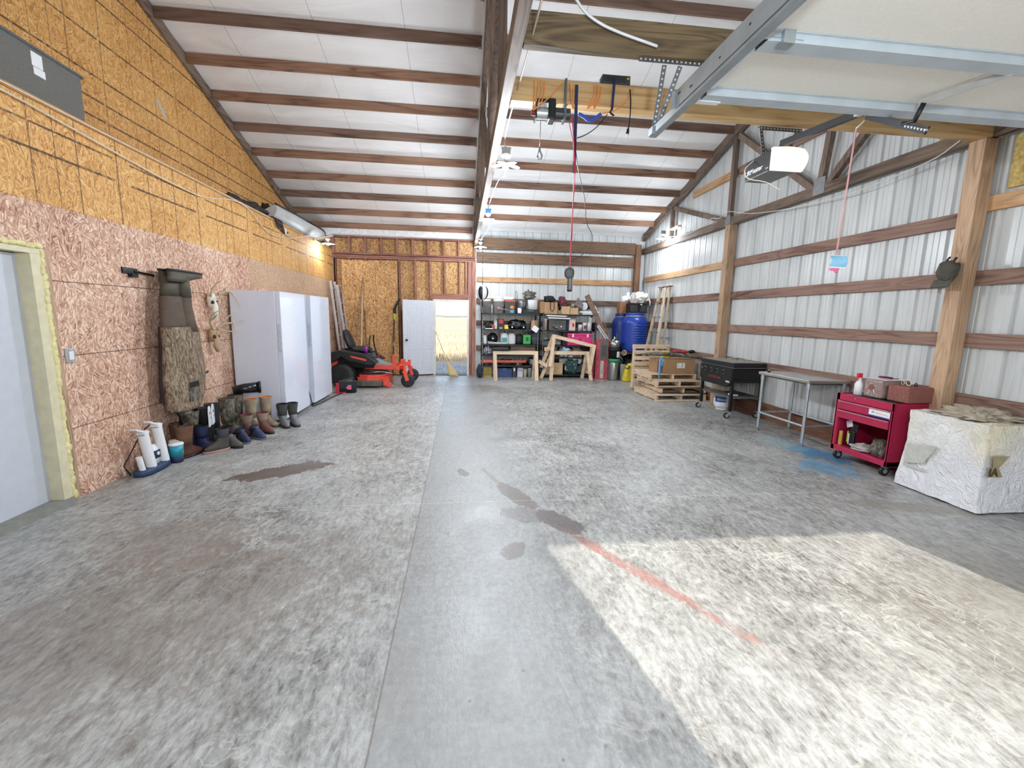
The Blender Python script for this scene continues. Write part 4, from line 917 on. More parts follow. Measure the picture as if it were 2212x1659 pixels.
ladder('extension_ladder', 'second aluminium ladder section behind the first in the back left corner', 'ladder', (-2.84, 11.70, 0), (-3.10, 11.70, 2.32), (-2.84, 11.98, 0), 8, m_alu)
one(MB().bar((-2.98, 11.93, .02), (-3.17, 11.96, 2.3), .20, .035, up=(0, 1, 0)), 'leaning_board', w_stud, 'wide pink-brown board leaning in the corner behind the ladders', 'board', org=(-3.0, 12, 0))
for k, (a, b, m, lab, w) in enumerate((((-2.60, 11.75, 0), (-2.55, 11.97, 2.10), w_pine_z, 'pale thin wooden stick, middle of three leaning on the panel', .02),
                                ((-2.78, 11.7, 0), (-2.52, 11.97, 2.55), w_old_z, 'long dark stick, tallest of those leaning on the flake board', .018),
                                ((-2.45, 11.75, 0), (-2.50, 11.97, 1.72), plain('5A4236', .8), 'short dark brown stick leaning right of the pale one', .02))):
    one(MB().bar(a, b, w, w), 'wooden_stick', m, lab, 'stick', org=a)
t = thing('pole_saw', 'pole saw with yellow-green band standing against the flake board panel', 'pole saw', (-1.76, 11.85, 0)); inv = Matrix.Translation(t.location).inverted()
A, B_ = Vector((-1.80, 11.80, 0)), Vector((-1.73, 11.96, 1.90)); L = lambda u: A.lerp(B_, u)
q(MB().cyl(L(0), L(.78), .014), 'pole', m_blk); q(MB().cyl(L(.78), L(.86), .024), 'coupler', plain('B8CC3A', .5)); q(MB().cyl(L(.42), L(.47), .02), 'clamp', m_gry)
q(MB().box(tuple(L(.90)), (.07, .06, .14)), 'motor_head', m_blk, bev=.01); q(MB().bar(L(.93), L(.93) + Vector((.13, .0, .25)), .012, .06), 'guide_bar', m_blk, bev=.003)
# broom
t = thing('broom', 'straw broom leaning in the open back doorway', 'broom', (-.2, 11.95, 0)); inv = Matrix.Translation(t.location).inverted()
a = at(941, 716, 1, 12.02); b = at(967, 783, 1, 11.86)
q(MB().cyl(a, b, .011), 'handle', plain('C9B890', .6)); 
mb = MB(); c0 = at(967, 783, 1, 11.86); c1 = at(981, 809, 1, 11.75); c1.z = .01; d = (c1 - c0)
for k in range(5):
    u = k / 4; w = .03 + .085 * u ** .8; cc = c0.lerp(c1, u); 
secs = [(c0.lerp(c1, k / 5).x, c0.lerp(c1, k / 5).y, c0.lerp(c1, k / 5).z, .03 + .10 * (k / 5) ** .8, .025 + .012 * k / 5) for k in range(6)][::-1]
loft(mb, secs, 18); q(mb, 'bristles', plain('C9B27E', .9, bump=.8, scale=60)); q(MB().cyl(c0.lerp(c1, .0), c0.lerp(c1, .12), .034), 'binding', m_redd) if False else None
# ================================================================ back shelves and what stands on them
def SX(px, Y): return at(px, 700, 1, Y).x
def SZ(px, py, Y): return at(px, py, 1, Y).z
m_shelf = plain('2A2C30', .5, .3)
def shelf_unit(label, px0, px1, levels, hs):
    Y0, Y1 = 11.62, 12.08; x0, x1 = SX(px0, Y0), SX(px1, Y0)
    t = thing('shelving_unit', label, 'shelf', ((x0 + x1) / 2, (Y0 + Y1) / 2, 0), group='black shelving units on the back wall'); inv = Matrix.Translation(t.location).inverted()
    def p(mb, nm, m, **k): o = mb.build(nm, m, t, **k); o.matrix_parent_inverse = inv; return o
    for x in (x0, x1):
        for y in (Y0, Y1):
            s = 1 if x == x0 else -1; s2 = 1 if y == Y0 else -1
            po = p(MB().bx(x, x + s * .035, y, y + s2 * .004, 0, hs).bx(x, x + s * .004, y, y + s2 * .035, 0, hs), 'upright', m_shelf)
            if y == Y0:
                mb = MB()
                for k in range(int(hs / .05)): mb.bx(x + s * .012, x + s * .022, y - .0015, y - .0005, .02 + k * .05, .045 + k * .05)
                o = mb.build('slot', m_alu, po); o.matrix_parent_inverse = inv
    for z in levels:
        sh = p(MB().bx(x0 + .004, x1 - .004, Y0 - .006, Y0 + .004, z - .035, z).bx(x0 + .004, x1 - .004, Y1 - .004, Y1 + .004, z - .035, z).bx(x0 + .005, x1 - .005, Y0 + .004, Y1 - .004, z - .012, z - .002), 'shelf', m_shelf)
    return x0, x1
LV1 = [1.70, 1.285, .885, .60, .33]; LV2 = [1.70, 1.27, .87, .56, .09]
shelf_unit('left of two black shelving units on the back wall, behind the lower sawhorse', 1041, 1164, LV1, 1.71)
shelf_unit('right of two black shelving units on the back wall, holding the pink cooler', 1172, 1289, LV2, 1.73)
U = {}
def X0X1(a, b, Y): return SX(a, Y), SX(b, Y)
def ZH(px, py, Y, zb): return max(.03, SZ(px, py, Y) - zb)
def box_(name, label, cat, a, b, top, zb, Y=11.78, d=.26, m=m_card, rz=0, grp=None, flap=False, bev=.004, extra=None):
    x0, x1 = X0X1(a, b, Y); h = ZH((a + b) / 2, top, Y, zb); w = x1 - x0
    t = thing(name, label, cat, ((x0 + x1) / 2, Y + d / 2, zb + .001), rz, grp)
    MB().bx(-w / 2, w / 2, -d / 2, d / 2, 0, h).build('body', m, t, bev=bev)
    if flap: MB().box((0, -d / 2 - .03, h + .01), (w * .96, .10, .004), rot=Matrix.Rotation(.5, 3, 'X')).box((0, d / 2 + .02, h + .015), (w * .96, .09, .004), rot=Matrix.Rotation(-.6, 3, 'X')).build('flap', m, t)
    if extra: extra(t, w, d, h)
    return t, w, d, h
def pail(name, label, cat, a, b, top, zb, Y=11.85, m=m_white, lid=None, band=None, grp=None, handle=True, taper=.9, n=24):
    x0, x1 = X0X1(a, b, Y); h = ZH((a + b) / 2, top, Y, zb); r = (x1 - x0) / 2
    t = thing(name, label, cat, ((x0 + x1) / 2, Y + r * .3, zb + .001), 0, grp)
    MB().lathe([(r * taper, 0), (r * .985, h * .82), (r * 1.0, h * .82), (r, h * .86), (r, h), (r * .95, h), (r * .93, h * .9)] if not lid else [(r * taper, 0), (r * .985, h * .82), (r, h * .85), (r, h * .93)], n=n).build('body', m, t)
    if lid: MB().lathe([(r * 1.04, h * .92), (r * 1.05, h * .98), (r * .98, h), (r * .5, h * 1.0)], n=n).build('lid', lid, t)
    if handle: MB().tube([(r * math.cos(u), -r * .25 - r * .9 * math.sin(u) * .6, h * (.8 - .45 * math.sin(u))) for u in [PI * k / 12 for k in range(13)]], .004, 6).build('handle', m_gry, t)
    if band:
        MB().lathe([(r * .97, h * .25), (r * 1.0, h * .6)], n=n).build('label_band', band, t) if False else MB().add(*(lambda N: ([(r * 1.005 * (taper + (.985 - taper) * q / .82) * math.sin(-.8 + 1.6 * i / N), -r * 1.005 * (taper + (.985 - taper) * q / .82) * math.cos(-.8 + 1.6 * i / N), h * q) for q in (.25, .65) for i in range(N + 1)], [(i, i + 1, N + 2 + i, N + 1 + i) for i in range(N)]))(10)).build('label_band', band, t)
    return t
def jug(label, a, b, top, zb, Y=11.75, m=m_white, cap=m_blk, lab=None, cat='jug', name='jug'):
    x0, x1 = X0X1(a, b, Y); h = ZH((a + b) / 2, top, Y, zb); w = x1 - x0
    t = thing(name, label, cat, ((x0 + x1) / 2, Y + .08, zb + .001))
    mb = MB(); loft(mb, [(0, 0, 0, w * .46, .07, .6), (0, 0, .02, w * .5, .075, .6), (0, 0, h * .62, w * .5, .075, .6), (w * .02, 0, h * .82, w * .34, .05, .8), (w * .06, 0, h * .92, w * .14, .025)], 24); mb.build('body', m, t)
    MB().cyl((w * .06, 0, h * .91), (w * .06, 0, h), w * .15, n=16).build('cap', cap, t)
    MB().tube([(-w * .12, 0, h * .88), (-w * .38, 0, h * .84), (-w * .44, 0, h * .66), (-w * .42, 0, h * .5)], .012, 8).build('handle', m, t)
    if lab: MB().bx(-w * .33, w * .33, -.078, -.074, h * .14, h * .5).build('label_patch', lab, t)
    return t
def lump(name, label, cat, a, b, top, zb, Y=11.82, ry=.13, m=m_blk, amp=.3, seed=0, extra=None, fr=2.2):
    x0, x1 = X0X1(a, b, Y); h = ZH((a + b) / 2, top, Y, zb); w = x1 - x0
    t = thing(name, label, cat, ((x0 + x1) / 2, Y, zb + .001))
    MB().blob((0, 0, h * .46), (w / 2, ry, h * .55), amp, fr, seed, 28, 18, flat=h * .46).build('body', m, t)
    if extra: extra(t, w, h)
    return t
def tub(label, a, b, top, zb, Y=11.72, m=m_white, lid=m_white, band=None, grp=None, name='plastic_tub', cat='tub'):
    return pail(name, label, cat, a, b, top, zb, Y, m, lid, band, grp, False, .92)
# --- left unit, top
Z = LV1[0]
pail('bucket', 'grey plastic bucket at the left end of the top shelf, behind the speed bag', 'bucket', 1037, 1061, 646, Z, m=plain('B9B9B4', .5))
pail('bucket', 'pale grey bucket, second from the left on the top shelf', 'bucket', 1064, 1089, 646, Z, m=plain('C9C7C2', .5))
box_('flat_box', 'flat pale pink box lying on the second top-shelf bucket', 'box', 1060, 1083, 640, SZ(1072, 646, 11.85) + .005, Y=11.80, d=.2, m=plain('D5C9C6', .6))
def ltote(t, w, d, h):
    MB().bx(-w / 2 - .008, w / 2 + .008, -d / 2 - .008, d / 2 + .008, h * .92, h + .004).build('lid', plain('D9634A', .5), t, bev=.004)
    MB().blob((w * .2, -d / 2 - .004, h * .45), (.05, .012, .05), .3, 2, 3).build('orange_contents', m_orange, t); MB().bx(w * .02, w * .4, -d / 2 - .008, -d / 2, .01, h * .25).build('blue_contents', plain('4AA3C9', .5), t)
box_('tote', 'dark clear tote with orange-red lid on the top shelf', 'tote', 1090, 1112, 649, Z, m=plain('2B2724', .35), extra=ltote)
box_('flat_box', 'white flat box lying on the orange-red tote lid', 'box', 1087, 1107, 641, SZ(1100, 647.6, 11.78) + .008, Y=11.82, d=.18, m=m_paper)
t = thing('bow_saw', 'thin black bow saw standing upright beside the steel pot', 'saw', (SX(1113, 11.68), 11.68, Z)); h = SZ(1113, 628, 11.68) - Z
MB().tube([(0, 0, 0), (0, 0, h), (.045, 0, h * .86), (.04, 0, .02)], .006, 6).build('frame', m_blk, t)
MB().tube([(-.03, 0, h * .93), (-.03, 0, .05)], .003, 5).build('blade', m_steel, t)
pail('steel_pot', 'grey steel pot on the top shelf between the tote and white bucket', 'pot', 1115, 1137, 649, Z, m=m_steel, taper=1.0, lid=m_steel)
jug('small white spray bottle in front of the steel pot', 1118, 1127, 664, Z, Y=11.66, cap=m_blk, name='bottle', cat='bottle')
def cs(t, w, d, h): MB().tube([(-.08, -d / 2, h * .6), (-.06, -d / 2 - .03, h * .7), (.06, -d / 2 - .03, h * .7), (.08, -d / 2, h * .6)], .008, 6).build('handle', m_gry, t)
box_('tool_case', 'long black tool case under the white bucket on the top shelf', 'case', 1128, 1163, 669, Z, Y=11.66, d=.22, m=m_blk, extra=cs)
zt_ = SZ(1145, 669, 11.66) + .004
pail('bucket', 'white bucket with dark writing on the black tool case', 'bucket', 1139, 1161, 648, zt_, Y=11.72, m=m_white, lid=m_white, handle=False)
tb = [o for o in COL.objects if o.name.startswith('bucket')][-1]
text('BEHR', .035, m_blk, face((-.055, -.134, .12), (1, 0, 0), (0, 0, 1)), tb) if False else None
lump('small_engine', 'rusty small engine part on top of the white bucket', 'engine part', 1131, 1153, 630, SZ(1145, 648, 11.72) + .01, Y=11.78, ry=.1, m=plain('6D6862', .5, .4, var=.4), amp=.5, fr=4, seed=4)
t = thing('work_light', 'pink and black clamp light with wire legs on the top shelf front', 'work light', (SX(1077, 11.64), 11.645, Z + .001))
MB().tube([(-.10, 0, .0), (0, 0, .13), (-.16, 0, .14)], .004, 5).tube([(0, 0, .13), (.05, 0, 0)], .004, 5).build('wire_leg', m_dkst, t); MB().blob((.0, 0, .12), (.035, .03, .045), .2, 2, 1).build('head', plain('C07880', .5), t); MB().tube([(0, 0, .12), (.15, 0, .10), (.32, 0, .06)], .006, 5).build('arm', m_alu, t)
# second shelf
Z = LV1[1]
def circ(t, w, h): MB().cyl((w * .3, -.12, h * .42), (w * .3, -.09, h * .42), h * .26, n=20).build('guard', m_redd, t); MB().bx(-w / 2, w * .3, -.14, -.11, 0, .02).build('shoe', m_alu, t)
lump('circular_saw', 'red and black circular saw at the left end of the second shelf', 'saw', 1048, 1069, 696, Z, Y=11.78, ry=.08, m=m_blk, extra=circ, seed=2)
box_('small_box', 'light grey angular box between the saw and the red charger', 'box', 1067, 1074, 692, Z, Y=11.74, m=plain('C6C6C0', .6))
def chg(t, w, d, h): MB().bx(-w * .3, w * .35, -d / 2 - .01, -d / 2, h * .55, h * .95).bx(-w * .3, w * .3, -d / 2 - .01, -d / 2, .01, h * .2).build('red_front', m_redd, t); MB().bx(-w * .2, w * .25, -d / 2 - .012, -d / 2 - .01, h * .05, h * .12).build('white_mark', m_white, t)
box_('battery_charger', 'black and red battery charger on the second shelf', 'charger', 1075, 1089, 689, Z, Y=11.72, m=m_blk, extra=chg)
box_('small_case', 'small yellow case in front of the black bag on the second shelf', 'case', 1090, 1098, 702, Z, Y=11.65, d=.1, m=m_yel, bev=.01)
def bagx(t, w, h):
    for k, u in enumerate((-.28, .32)): MB().cyl((w * u, -.155, h * .22), (w * u, -.15, h * .22), .022, n=16).build('white_disc', m_white, t)
lump('tool_duffel', 'long black slumped tool duffel with white discs on the second shelf', 'bag', 1096, 1137, 691, Z, Y=11.82, ry=.14, m=m_blk, amp=.25, seed=7, extra=bagx)
pail('wire_basket', 'small grey basket right of the black duffel', 'basket', 1135, 1145, 695, Z, Y=11.75, m=plain('6F7173', .6), handle=False)
box_('carton', 'small brown carton tipped at the right end of the second shelf', 'box', 1150, 1162, 692, Z, Y=11.68, d=.14, m=m_card2, rz=.5)
one(MB().box((SX(1156, 11.62), 11.58, Z + .02), (.16, .02, .14), rot=Matrix.Rotation(.6, 3, 'Y')), 'paper_sheet', m_paper, 'crumpled white paper sheet hanging at the right end of second shelf', 'paper', org=(SX(1156, 11.6), 11.6, Z))
# third shelf
Z = LV1[2]
jug('small white bottle with black cap at the left end of the third shelf', 1045, 1052, 722, Z, name='bottle', cat='bottle')
def star(t, w, h): MB().cyl((0, -.145, h * .45), (0, -.12, h * .45), .022, n=5).build('badge', m_alu, t)
lump('helmet', 'black domed helmet with small silver badge on the third shelf', 'helmet', 1053, 1076, 719, Z + .03, Y=11.85, ry=.14, m=m_blk, amp=.05, extra=star)
mb = MB(); 
for k in range(3): one(MB().bar((SX(1055, 11.64), 11.64 + .03 * k, Z + .07 - .025 * k), (SX(1088, 11.64), 11.64 + .03 * k, Z + .03 - .008 * k), .03, .012), 'metal_rod', m_steel, ('upper', 'middle', 'lowest')[k] + ' of three flat metal bars lying before the black helmet', 'bar', 'metal bars on the third shelf', org=(SX(1070, 11.64), 11.64, Z + .05))
jug('white jug with blue-green label on the third shelf', 1082, 1099, 716, Z, lab=plain('4FA5A0', .5), cap=m_navy)
jug('plain white jug with black cord around its neck on the third shelf', 1099, 1115, 717, Z)
lump('cable_reel', 'black coiled reel between white jug and green case', 'reel', 1114, 1131, 721, Z, Y=11.78, ry=.1, m=m_rub, amp=.15, seed=3)
def grn(t, w, d, h):
    MB().bx(-w * .18, w * .18, -d / 2 - .012, -d / 2, h * .35, h * .75).build('recess', plain('1F5A33', .6), t, bev=.01); MB().tube([(-w * .25, 0, h * .95), (-w * .22, 0, h * 1.25), (w * .22, 0, h * 1.25), (w * .25, 0, h * .95)], .014, 8).build('handle', m_blk, t)
box_('green_case', 'bright green plastic case with black handle on the third shelf', 'case', 1131, 1148, 723, Z, Y=11.66, d=.16, m=m_green, bev=.03, extra=grn)
lump('grey_bag', 'dark grey bag with a patch at the right end of the third shelf', 'bag', 1147, 1163, 717, Z, Y=11.78, ry=.12, m=plain('4A4B55', .8), seed=8)
# fourth
Z = LV1[3]
lump('rag_pile', 'black and white rag pile at the left of the fourth shelf', 'rags', 1046, 1062, 748, Z, Y=11.75, ry=.1, m=camo('bwrag', ['26262A', '5E5E66', 'C9C9D2', 'E8E8EE'], 9), seed=1)
box_('crate_board', 'pale wooden crate side on the fourth shelf behind the sawhorse', 'board', 1104, 1158, 748, Z, Y=11.85, d=.04, m=wood('crate_pine', 'CDB198', '97765D', 0))
# fifth
Z = LV1[4]
one(MB().bx(SX(1043, 11.60), SX(1140, 11.60), 11.535, 11.57, .36, .42), 'level_bar', plain('D8604F', .5), 'long orange-red level bar resting across the lower shelf front', 'level', org=(SX(1090, 11.6), 11.55, .36)) if False else None
t = thing('spirit_level', 'long orange-red spirit level lying along the lower shelf behind the sawhorse', 'level', (SX(1090, 11.66), 11.66, Z + .07))
MB().bx(-.62, .60, -.02, .02, 0, .065).build('body', plain('D9604F', .45), t, bev=.004); MB().bx(.2, .24, -.022, .022, .02, .05).build('vial', m_glow, t)
MB().bx(-.5, -.44, -.02, .02, -.07, 0).bx(.4, .46, -.02, .02, -.07, 0).build('foot', m_blk, t)
pail('bucket', 'white bucket with black rim on the lower shelf, behind right sawhorse leg', 'bucket', 1145, 1160, 774, Z, m=plain('D5D5D2', .5), lid=m_blk)
def legs(t, w, d, h):
    mb = MB(); [mb.bx(u * w * .42 - .01, u * w * .42 + .01, -d / 2, -d / 2 + .02, -.0, .06) for u in (-1, 1)]; mb.build('leg', m_white, t)
box_('white_step', 'small white plastic step on the lower shelf', 'box', 1117, 1129, 779, Z + .0, Y=11.74, d=.12, m=m_white, extra=legs)
lump('hose_coil', 'dark green coil of hose and wire on the lower shelf', 'hose', 1076, 1116, 777, Z, Y=11.80, ry=.14, m=plain('3C4238', .7), amp=.5, fr=4, seed=5)
lump('black_sack', 'black sack on the lower shelf right of the white step', 'bag', 1129, 1144, 779, Z, Y=11.85, ry=.12, m=m_blk, seed=11)
# under / floor
lump('black_backpack', 'black backpack on the floor left of the shelves, by the doorway post', 'backpack', 1030, 1043, 787, 0, Y=11.62, ry=.14, m=plain('2B2E3E', .8), amp=.15, seed=6)
def crate(t, w, d, h):
    mb = MB()
    for k in range(6):
        for j in range(4): mb.bx(-w * .4 + k * w * .14, -w * .4 + k * w * .14 + w * .08, -d / 2 - .004, -d / 2 + .002, h * (.18 + .17 * j), h * (.28 + .17 * j))
    mb.build('grid_opening', m_blk, t)
box_('milk_crate', 'yellow plastic crate on the floor under the left shelves', 'crate', 1046, 1063, 792, 0, Y=11.70, d=.3, m=plain('B8A24A', .5), extra=crate)
def bt(t, w, d, h):
    MB().bx(-w / 2 - .01, w / 2 + .01, -d / 2 - .01, d / 2 + .01, h * .86, h).build('lid', m_navy, t, bev=.006); mb = MB()
    for k in range(7): mb.bx(-w * .44 + k * w * .14, -w * .44 + k * w * .14 + .02, -d / 2 - .008, -d / 2, h * .1, h * .7)
    mb.build('rib', plain('2F4370', .5), t); MB().bx(-w * .12, w * .12, -d / 2 - .016, -d / 2 - .008, h * .78, h * .97).build('latch', plain('4A5F96', .5), t)
box_('storage_tote', 'large dark blue storage tote on the floor under the left shelves', 'tote', 1074, 1108, 795, 0, Y=11.66, d=.36, m=plain('33467A', .5), extra=bt)
box_('storage_tote', 'dark green-grey bin with white tag right of the blue tote', 'tote', 1109, 1117, 793, 0, Y=11.68, d=.3, m=plain('3A4448', .6), extra=lambda t, w, d, h: MB().bx(-w * .2, w * .2, -d / 2 - .005, -d / 2, h * .6, h * .9).build('tag', m_paper, t))
box_('white_carton', 'pale lilac-white carton on the floor right of the dark bin', 'box', 1120, 1132, 797, 0, Y=11.70, d=.2, m=plain('D6D4E2', .6), flap=True)
pail('paint_can', 'small cream paint can on the floor beside the white carton', 'can', 1133, 1141, 797, 0, Y=11.70, m=plain('C9BEA4', .5), lid=m_alu)
pail('paint_can', 'tall grey-green can on the floor by the right sawhorse leg', 'can', 1143, 1151, 795, 0, Y=11.70, m=plain('98A298', .5), lid=m_alu)
# --- right unit top
Z = LV2[0]
def strap(t, w, d, h): MB().tube([(-.02, -d / 2 - .005, h), (-.02, -d / 2 - .01, h * .4), (.03, -d / 2 - .01, h * .22), (.08, -d / 2 - .01, h * .4), (.08, -d / 2 - .005, h)], .01, 6).build('hanging_strap', m_blk, t)
box_('carton', 'big brown carton with a black strap hanging down its front', 'box', 1175, 1203, 653, Z, Y=11.66, d=.3, m=m_card, extra=strap)
box_('carton', 'tilted narrow brown carton at the gap between the shelving units', 'box', 1165, 1173, 652, Z + .02, Y=11.70, d=.2, m=m_card, rz=.2)
lump('black_bag', 'black soft bag lying on the big brown carton', 'bag', 1172, 1198, 640, SZ(1190, 653, 11.66) + .004, Y=11.8, ry=.12, m=m_blk, seed=12, amp=.4)
lump('backpack', 'maroon and black backpack on the top shelf beside the carton', 'backpack', 1204, 1222, 641, Z + .10, Y=11.84, ry=.12, m=m_maroon, amp=.35, seed=3, extra=lambda t, w, h: MB().blob((-w * .25, -.05, h * .3), (w * .35, .1, h * .35), .3, 2, 5).build('pocket', m_blk, t))
for (a, b, tp, lab, Y) in ((1203, 1212, 661, 'narrow brown carton behind the two small cartons on the top shelf', 11.76), (1212, 1230, 662, 'small brown carton with tucked lid on the top shelf', 11.64), (1231, 1248, 665, 'low brown carton left of the white machine', 11.64)):
    box_('carton', lab, 'box', a, b, tp, Z, Y=Y, d=.2, m=m_card2, flap=False)
lump('metal_can', 'crushed silver can standing on the small cartons', 'can', 1231, 1240, 655, SZ(1240, 665, 11.64) + .004, Y=11.72, ry=.05, m=m_steel, amp=.15)
lump('grey_machine', 'brown-grey motor housing behind the cartons on the top shelf', 'machine', 1240, 1258, 647, Z + .10, Y=11.9, ry=.12, m=plain('7A6E6A', .6, var=.3), amp=.4, seed=6)
t = thing('miter_saw', 'black and white miter saw at the right end of the top shelf', 'saw', (SX(1270, 11.85), 11.83, Z + .001))
MB().bx(-.2, .2, -.14, .12, 0, .06).bx(-.28, .28, -.05, .04, .05, .10).build('base', m_white, t, bev=.008)
MB().blob((-.01, 0, .27), (.13, .10, .13), .15, 2, 1).build('motor', m_blk, t); MB().cyl((-.16, -.05, .22), (-.11, .0, .24), .10, n=24).build('blade_guard', m_white, t)
MB().tube([(.08, 0, .26), (.16, -.05, .22), (.2, -.05, .10), (.12, -.1, .05)], .022, 8).build('arm', m_white, t); MB().bx(-.08, .02, -.02, .02, .34, .52).build('handle', plain('55504C', .6), t, bev=.01)
# second
Z = LV2[1]
for k, (a, b, py, lab) in enumerate(((1181, 1222, 682.5, 'upper of two white tubes tied under the top shelf of the right unit'), (1184, 1231, 687.5, 'lower of two white tubes tied under the top shelf of the right unit'))):
    t = thing('light_tube', lab, 'tube', (SX(a, 11.62), 11.60, SZ(a, py, 11.6) + .01)); L = SX(b, 11.6) - SX(a, 11.6)
    MB().cyl((0, 0, 0), (L, 0, -.012), .017, n=14).build('glass', m_white, t); MB().cyl((-.03, 0, 0), (0, 0, 0), .018, n=14).cyl((L, 0, -.012), (L + .03, 0, -.012), .018, n=14).build('end_cap', m_gry, t)
    MB().tube([(.1, 0, 0), (.1, .02, .09 + .05 * k)], .003, 5).tube([(L - .1, 0, 0), (L - .1, .02, .09 + .05 * k)], .003, 5).build('tie_wire', m_blk, t)
def can_(lab, a, b, top, c, cap): return pail('spray_can', lab, 'can', a, b, top, Z, Y=11.68, m=c, lid=cap, handle=False, taper=1.0)
can_('tall white and brown spray can at the left of the second shelf, right unit', 1174, 1182, 689, plain('B5A59C', .5), m_white)
def gc(t, w, d, h):
    MB().tube([(-w * .38, -d / 2 - .006, h * .45), (-w * .2, -d / 2 - .012, h * .25), (w * .0, -d / 2 - .006, h * .2)], .012, 6).build('black_strap', m_blk, t); MB().bx(w * .18, w * .24, -d / 2 - .012, -d / 2, h * .3, h * .45).bx(-w * .08, -w * .03, -d / 2 - .012, -d / 2, h * .22, h * .32).build('latch', m_white, t)
box_('grey_case', 'dark grey hard case on the second shelf of the right unit', 'case', 1186, 1223, 691, Z, Y=11.68, d=.28, m=plain('5A5A58', .6), bev=.015, extra=gc)
box_('navy_box', 'narrow navy blue box right of the dark grey case', 'box', 1223, 1229, 691, Z, Y=11.72, m=m_navy)
t_, w, d, h = box_('fuel_can', 'pale pink rectangular metal can on the second shelf', 'can', 1230, 1243, 690, Z, Y=11.66, d=.12, m=plain('DDC0B4', .5), bev=.008)
MB().tube([(-.05, 0, h), (-.04, 0, h + .03), (.04, 0, h + .03), (.05, 0, h)], .006, 6).build('handle', m_alu, t_); MB().bx(.0, .05, -.062, -.058, h * .35, h * .65).build('dark_mark', m_redd, t_)
tub('shortest white tub with black rim, left of the tub row on the second shelf', 1249, 1258, 700, Z, lid=m_blk)
tub('white tub with maroon label in the middle of the tub row', 1259, 1268, 697, Z, band=plain('7A3548', .5))
tub('plain white tub at the right of the tub row on the second shelf', 1269, 1279, 697, Z)
tub('white tub standing on top of the tub row', 1271, 1280, 686, SZ(1274, 697, 11.72) + .004)
lump('dark_rag', 'dark rag behind the white tubs at the shelf end', 'cloth', 1279, 1288, 698, Z, Y=11.8, ry=.08, m=m_blk)
# third: cooler
Z = LV2[2]
def cool(t, w, d, h):
    MB().bx(-w / 2 - .012, w / 2 + .012, -d / 2 - .012, d / 2 + .012, h * .80, h).build('lid', m_pink, t, bev=.02)
    for u in (-.3, .3): MB().bx(w * u - .025, w * u + .025, -d / 2 - .024, -d / 2 - .01, h * .68, h * .93).build('latch', m_white, t, bev=.006)
    MB().tube([(-.07, -d / 2 - .008, h * .55), (-.07, -d / 2 - .02, h * .33), (.07, -d / 2 - .02, h * .33), (.07, -d / 2 - .008, h * .55)], .008, 8).build('handle', plain('E78BB0', .4), t)
    MB().bx(-.035, .035, -d / 2 - .006, -d / 2, h * .42, h * .58).build('emblem', plain('A8245C', .5), t)
box_('cooler', 'bright pink hard cooler with white latches on the right shelving unit', 'cooler', 1228, 1281, 720, Z, Y=11.63, d=.38, m=m_pink, bev=.02, extra=cool)
box_('dark_box', 'dark maroon box left of the pink cooler', 'box', 1217, 1227, 717, Z, Y=11.72, m=plain('4A1F30', .6))
t = thing('truck_cap', 'flat black board tilted on the third shelf behind the raised sawhorse', 'board', (SX(1185, 11.72), 11.80, Z + .14))
MB().box((0, 0, 0), (.34, .2, .02), rot=Matrix.Rotation(-.25, 3, 'Y')).build('panel', m_blk, t, bev=.004); MB().bx(-.02, .02, -.02, .02, -.14, 0).build('prop', m_blk, t)
t.name = 'tilted_board'
box_('basket', 'green-grey tray under the tilted black board', 'tray', 1174, 1188, 737, Z, Y=11.64, d=.1, m=plain('55605A', .7))
Z = LV2[3]
pail('tape_roll', 'beige roll standing on the fourth shelf of the right unit', 'roll', 1198, 1206, 749, Z, m=plain('A99C90', .6), handle=False, lid=m_gry)
lump('cloth_pile', 'blue and white cloths heaped on the fourth shelf of the right unit', 'cloth', 1210, 1234, 748, Z, Y=11.75, ry=.14, m=camo('bluecloth', ['4A5470', '8FA6C4', 'D8E0EA', 'C4C4C0'], 8), seed=3, amp=.4)
lump('work_gloves', 'beige leather gloves piled right of the blue cloths', 'gloves', 1236, 1258, 751, Z, Y=11.75, ry=.13, m=plain('9A8A78', .9, var=.3, bump=.6), seed=9, amp=.5, fr=3)
box_('dark_box', 'dark low box at the right end of the fourth shelf', 'box', 1260, 1284, 751, Z, Y=11.75, m=plain('3B2A2C', .7))
Z = .385
one(MB().bx(SX(1174, 11.62), SX(1287, 11.62), 11.63, 12.07, Z - .015, Z), 'loose_shelf', m_shelf, 'loose black shelf board low in the right shelving unit', 'shelf', org=(SX(1230, 11.6), 11.85, Z)) 
box_('white_box', 'wide white flat box low on the right shelving unit', 'box', 1231, 1259, 767, Z, Y=11.70, m=m_white); box_('grey_box', 'narrow grey flat box left of the wide white one, low shelf', 'box', 1211, 1229, 768, Z, Y=11.70, m=plain('B8B8B6', .6))
Z = LV2[4]
t_, w, d, h = box_('carton', 'open light brown carton on the bottom shelf behind the raised sawhorse', 'box', 1182, 1219, 784, Z, Y=11.60, d=.36, m=m_card2, flap=False, extra=lambda t, w, d, h: MB().blob((0, 0, h), (w * .4, d * .3, .06), .6, 4, 3).build('contents', m_rub, t))
lump('gift_bag', 'dark green patterned sacks bunched on the bottom shelf', 'bag', 1221, 1254, 776, Z, Y=11.72, ry=.18, m=camo('greenbag', ['10201F', '1F3F3C', '2C4A46', 'C6D2D0'], 9), amp=.3, seed=2)

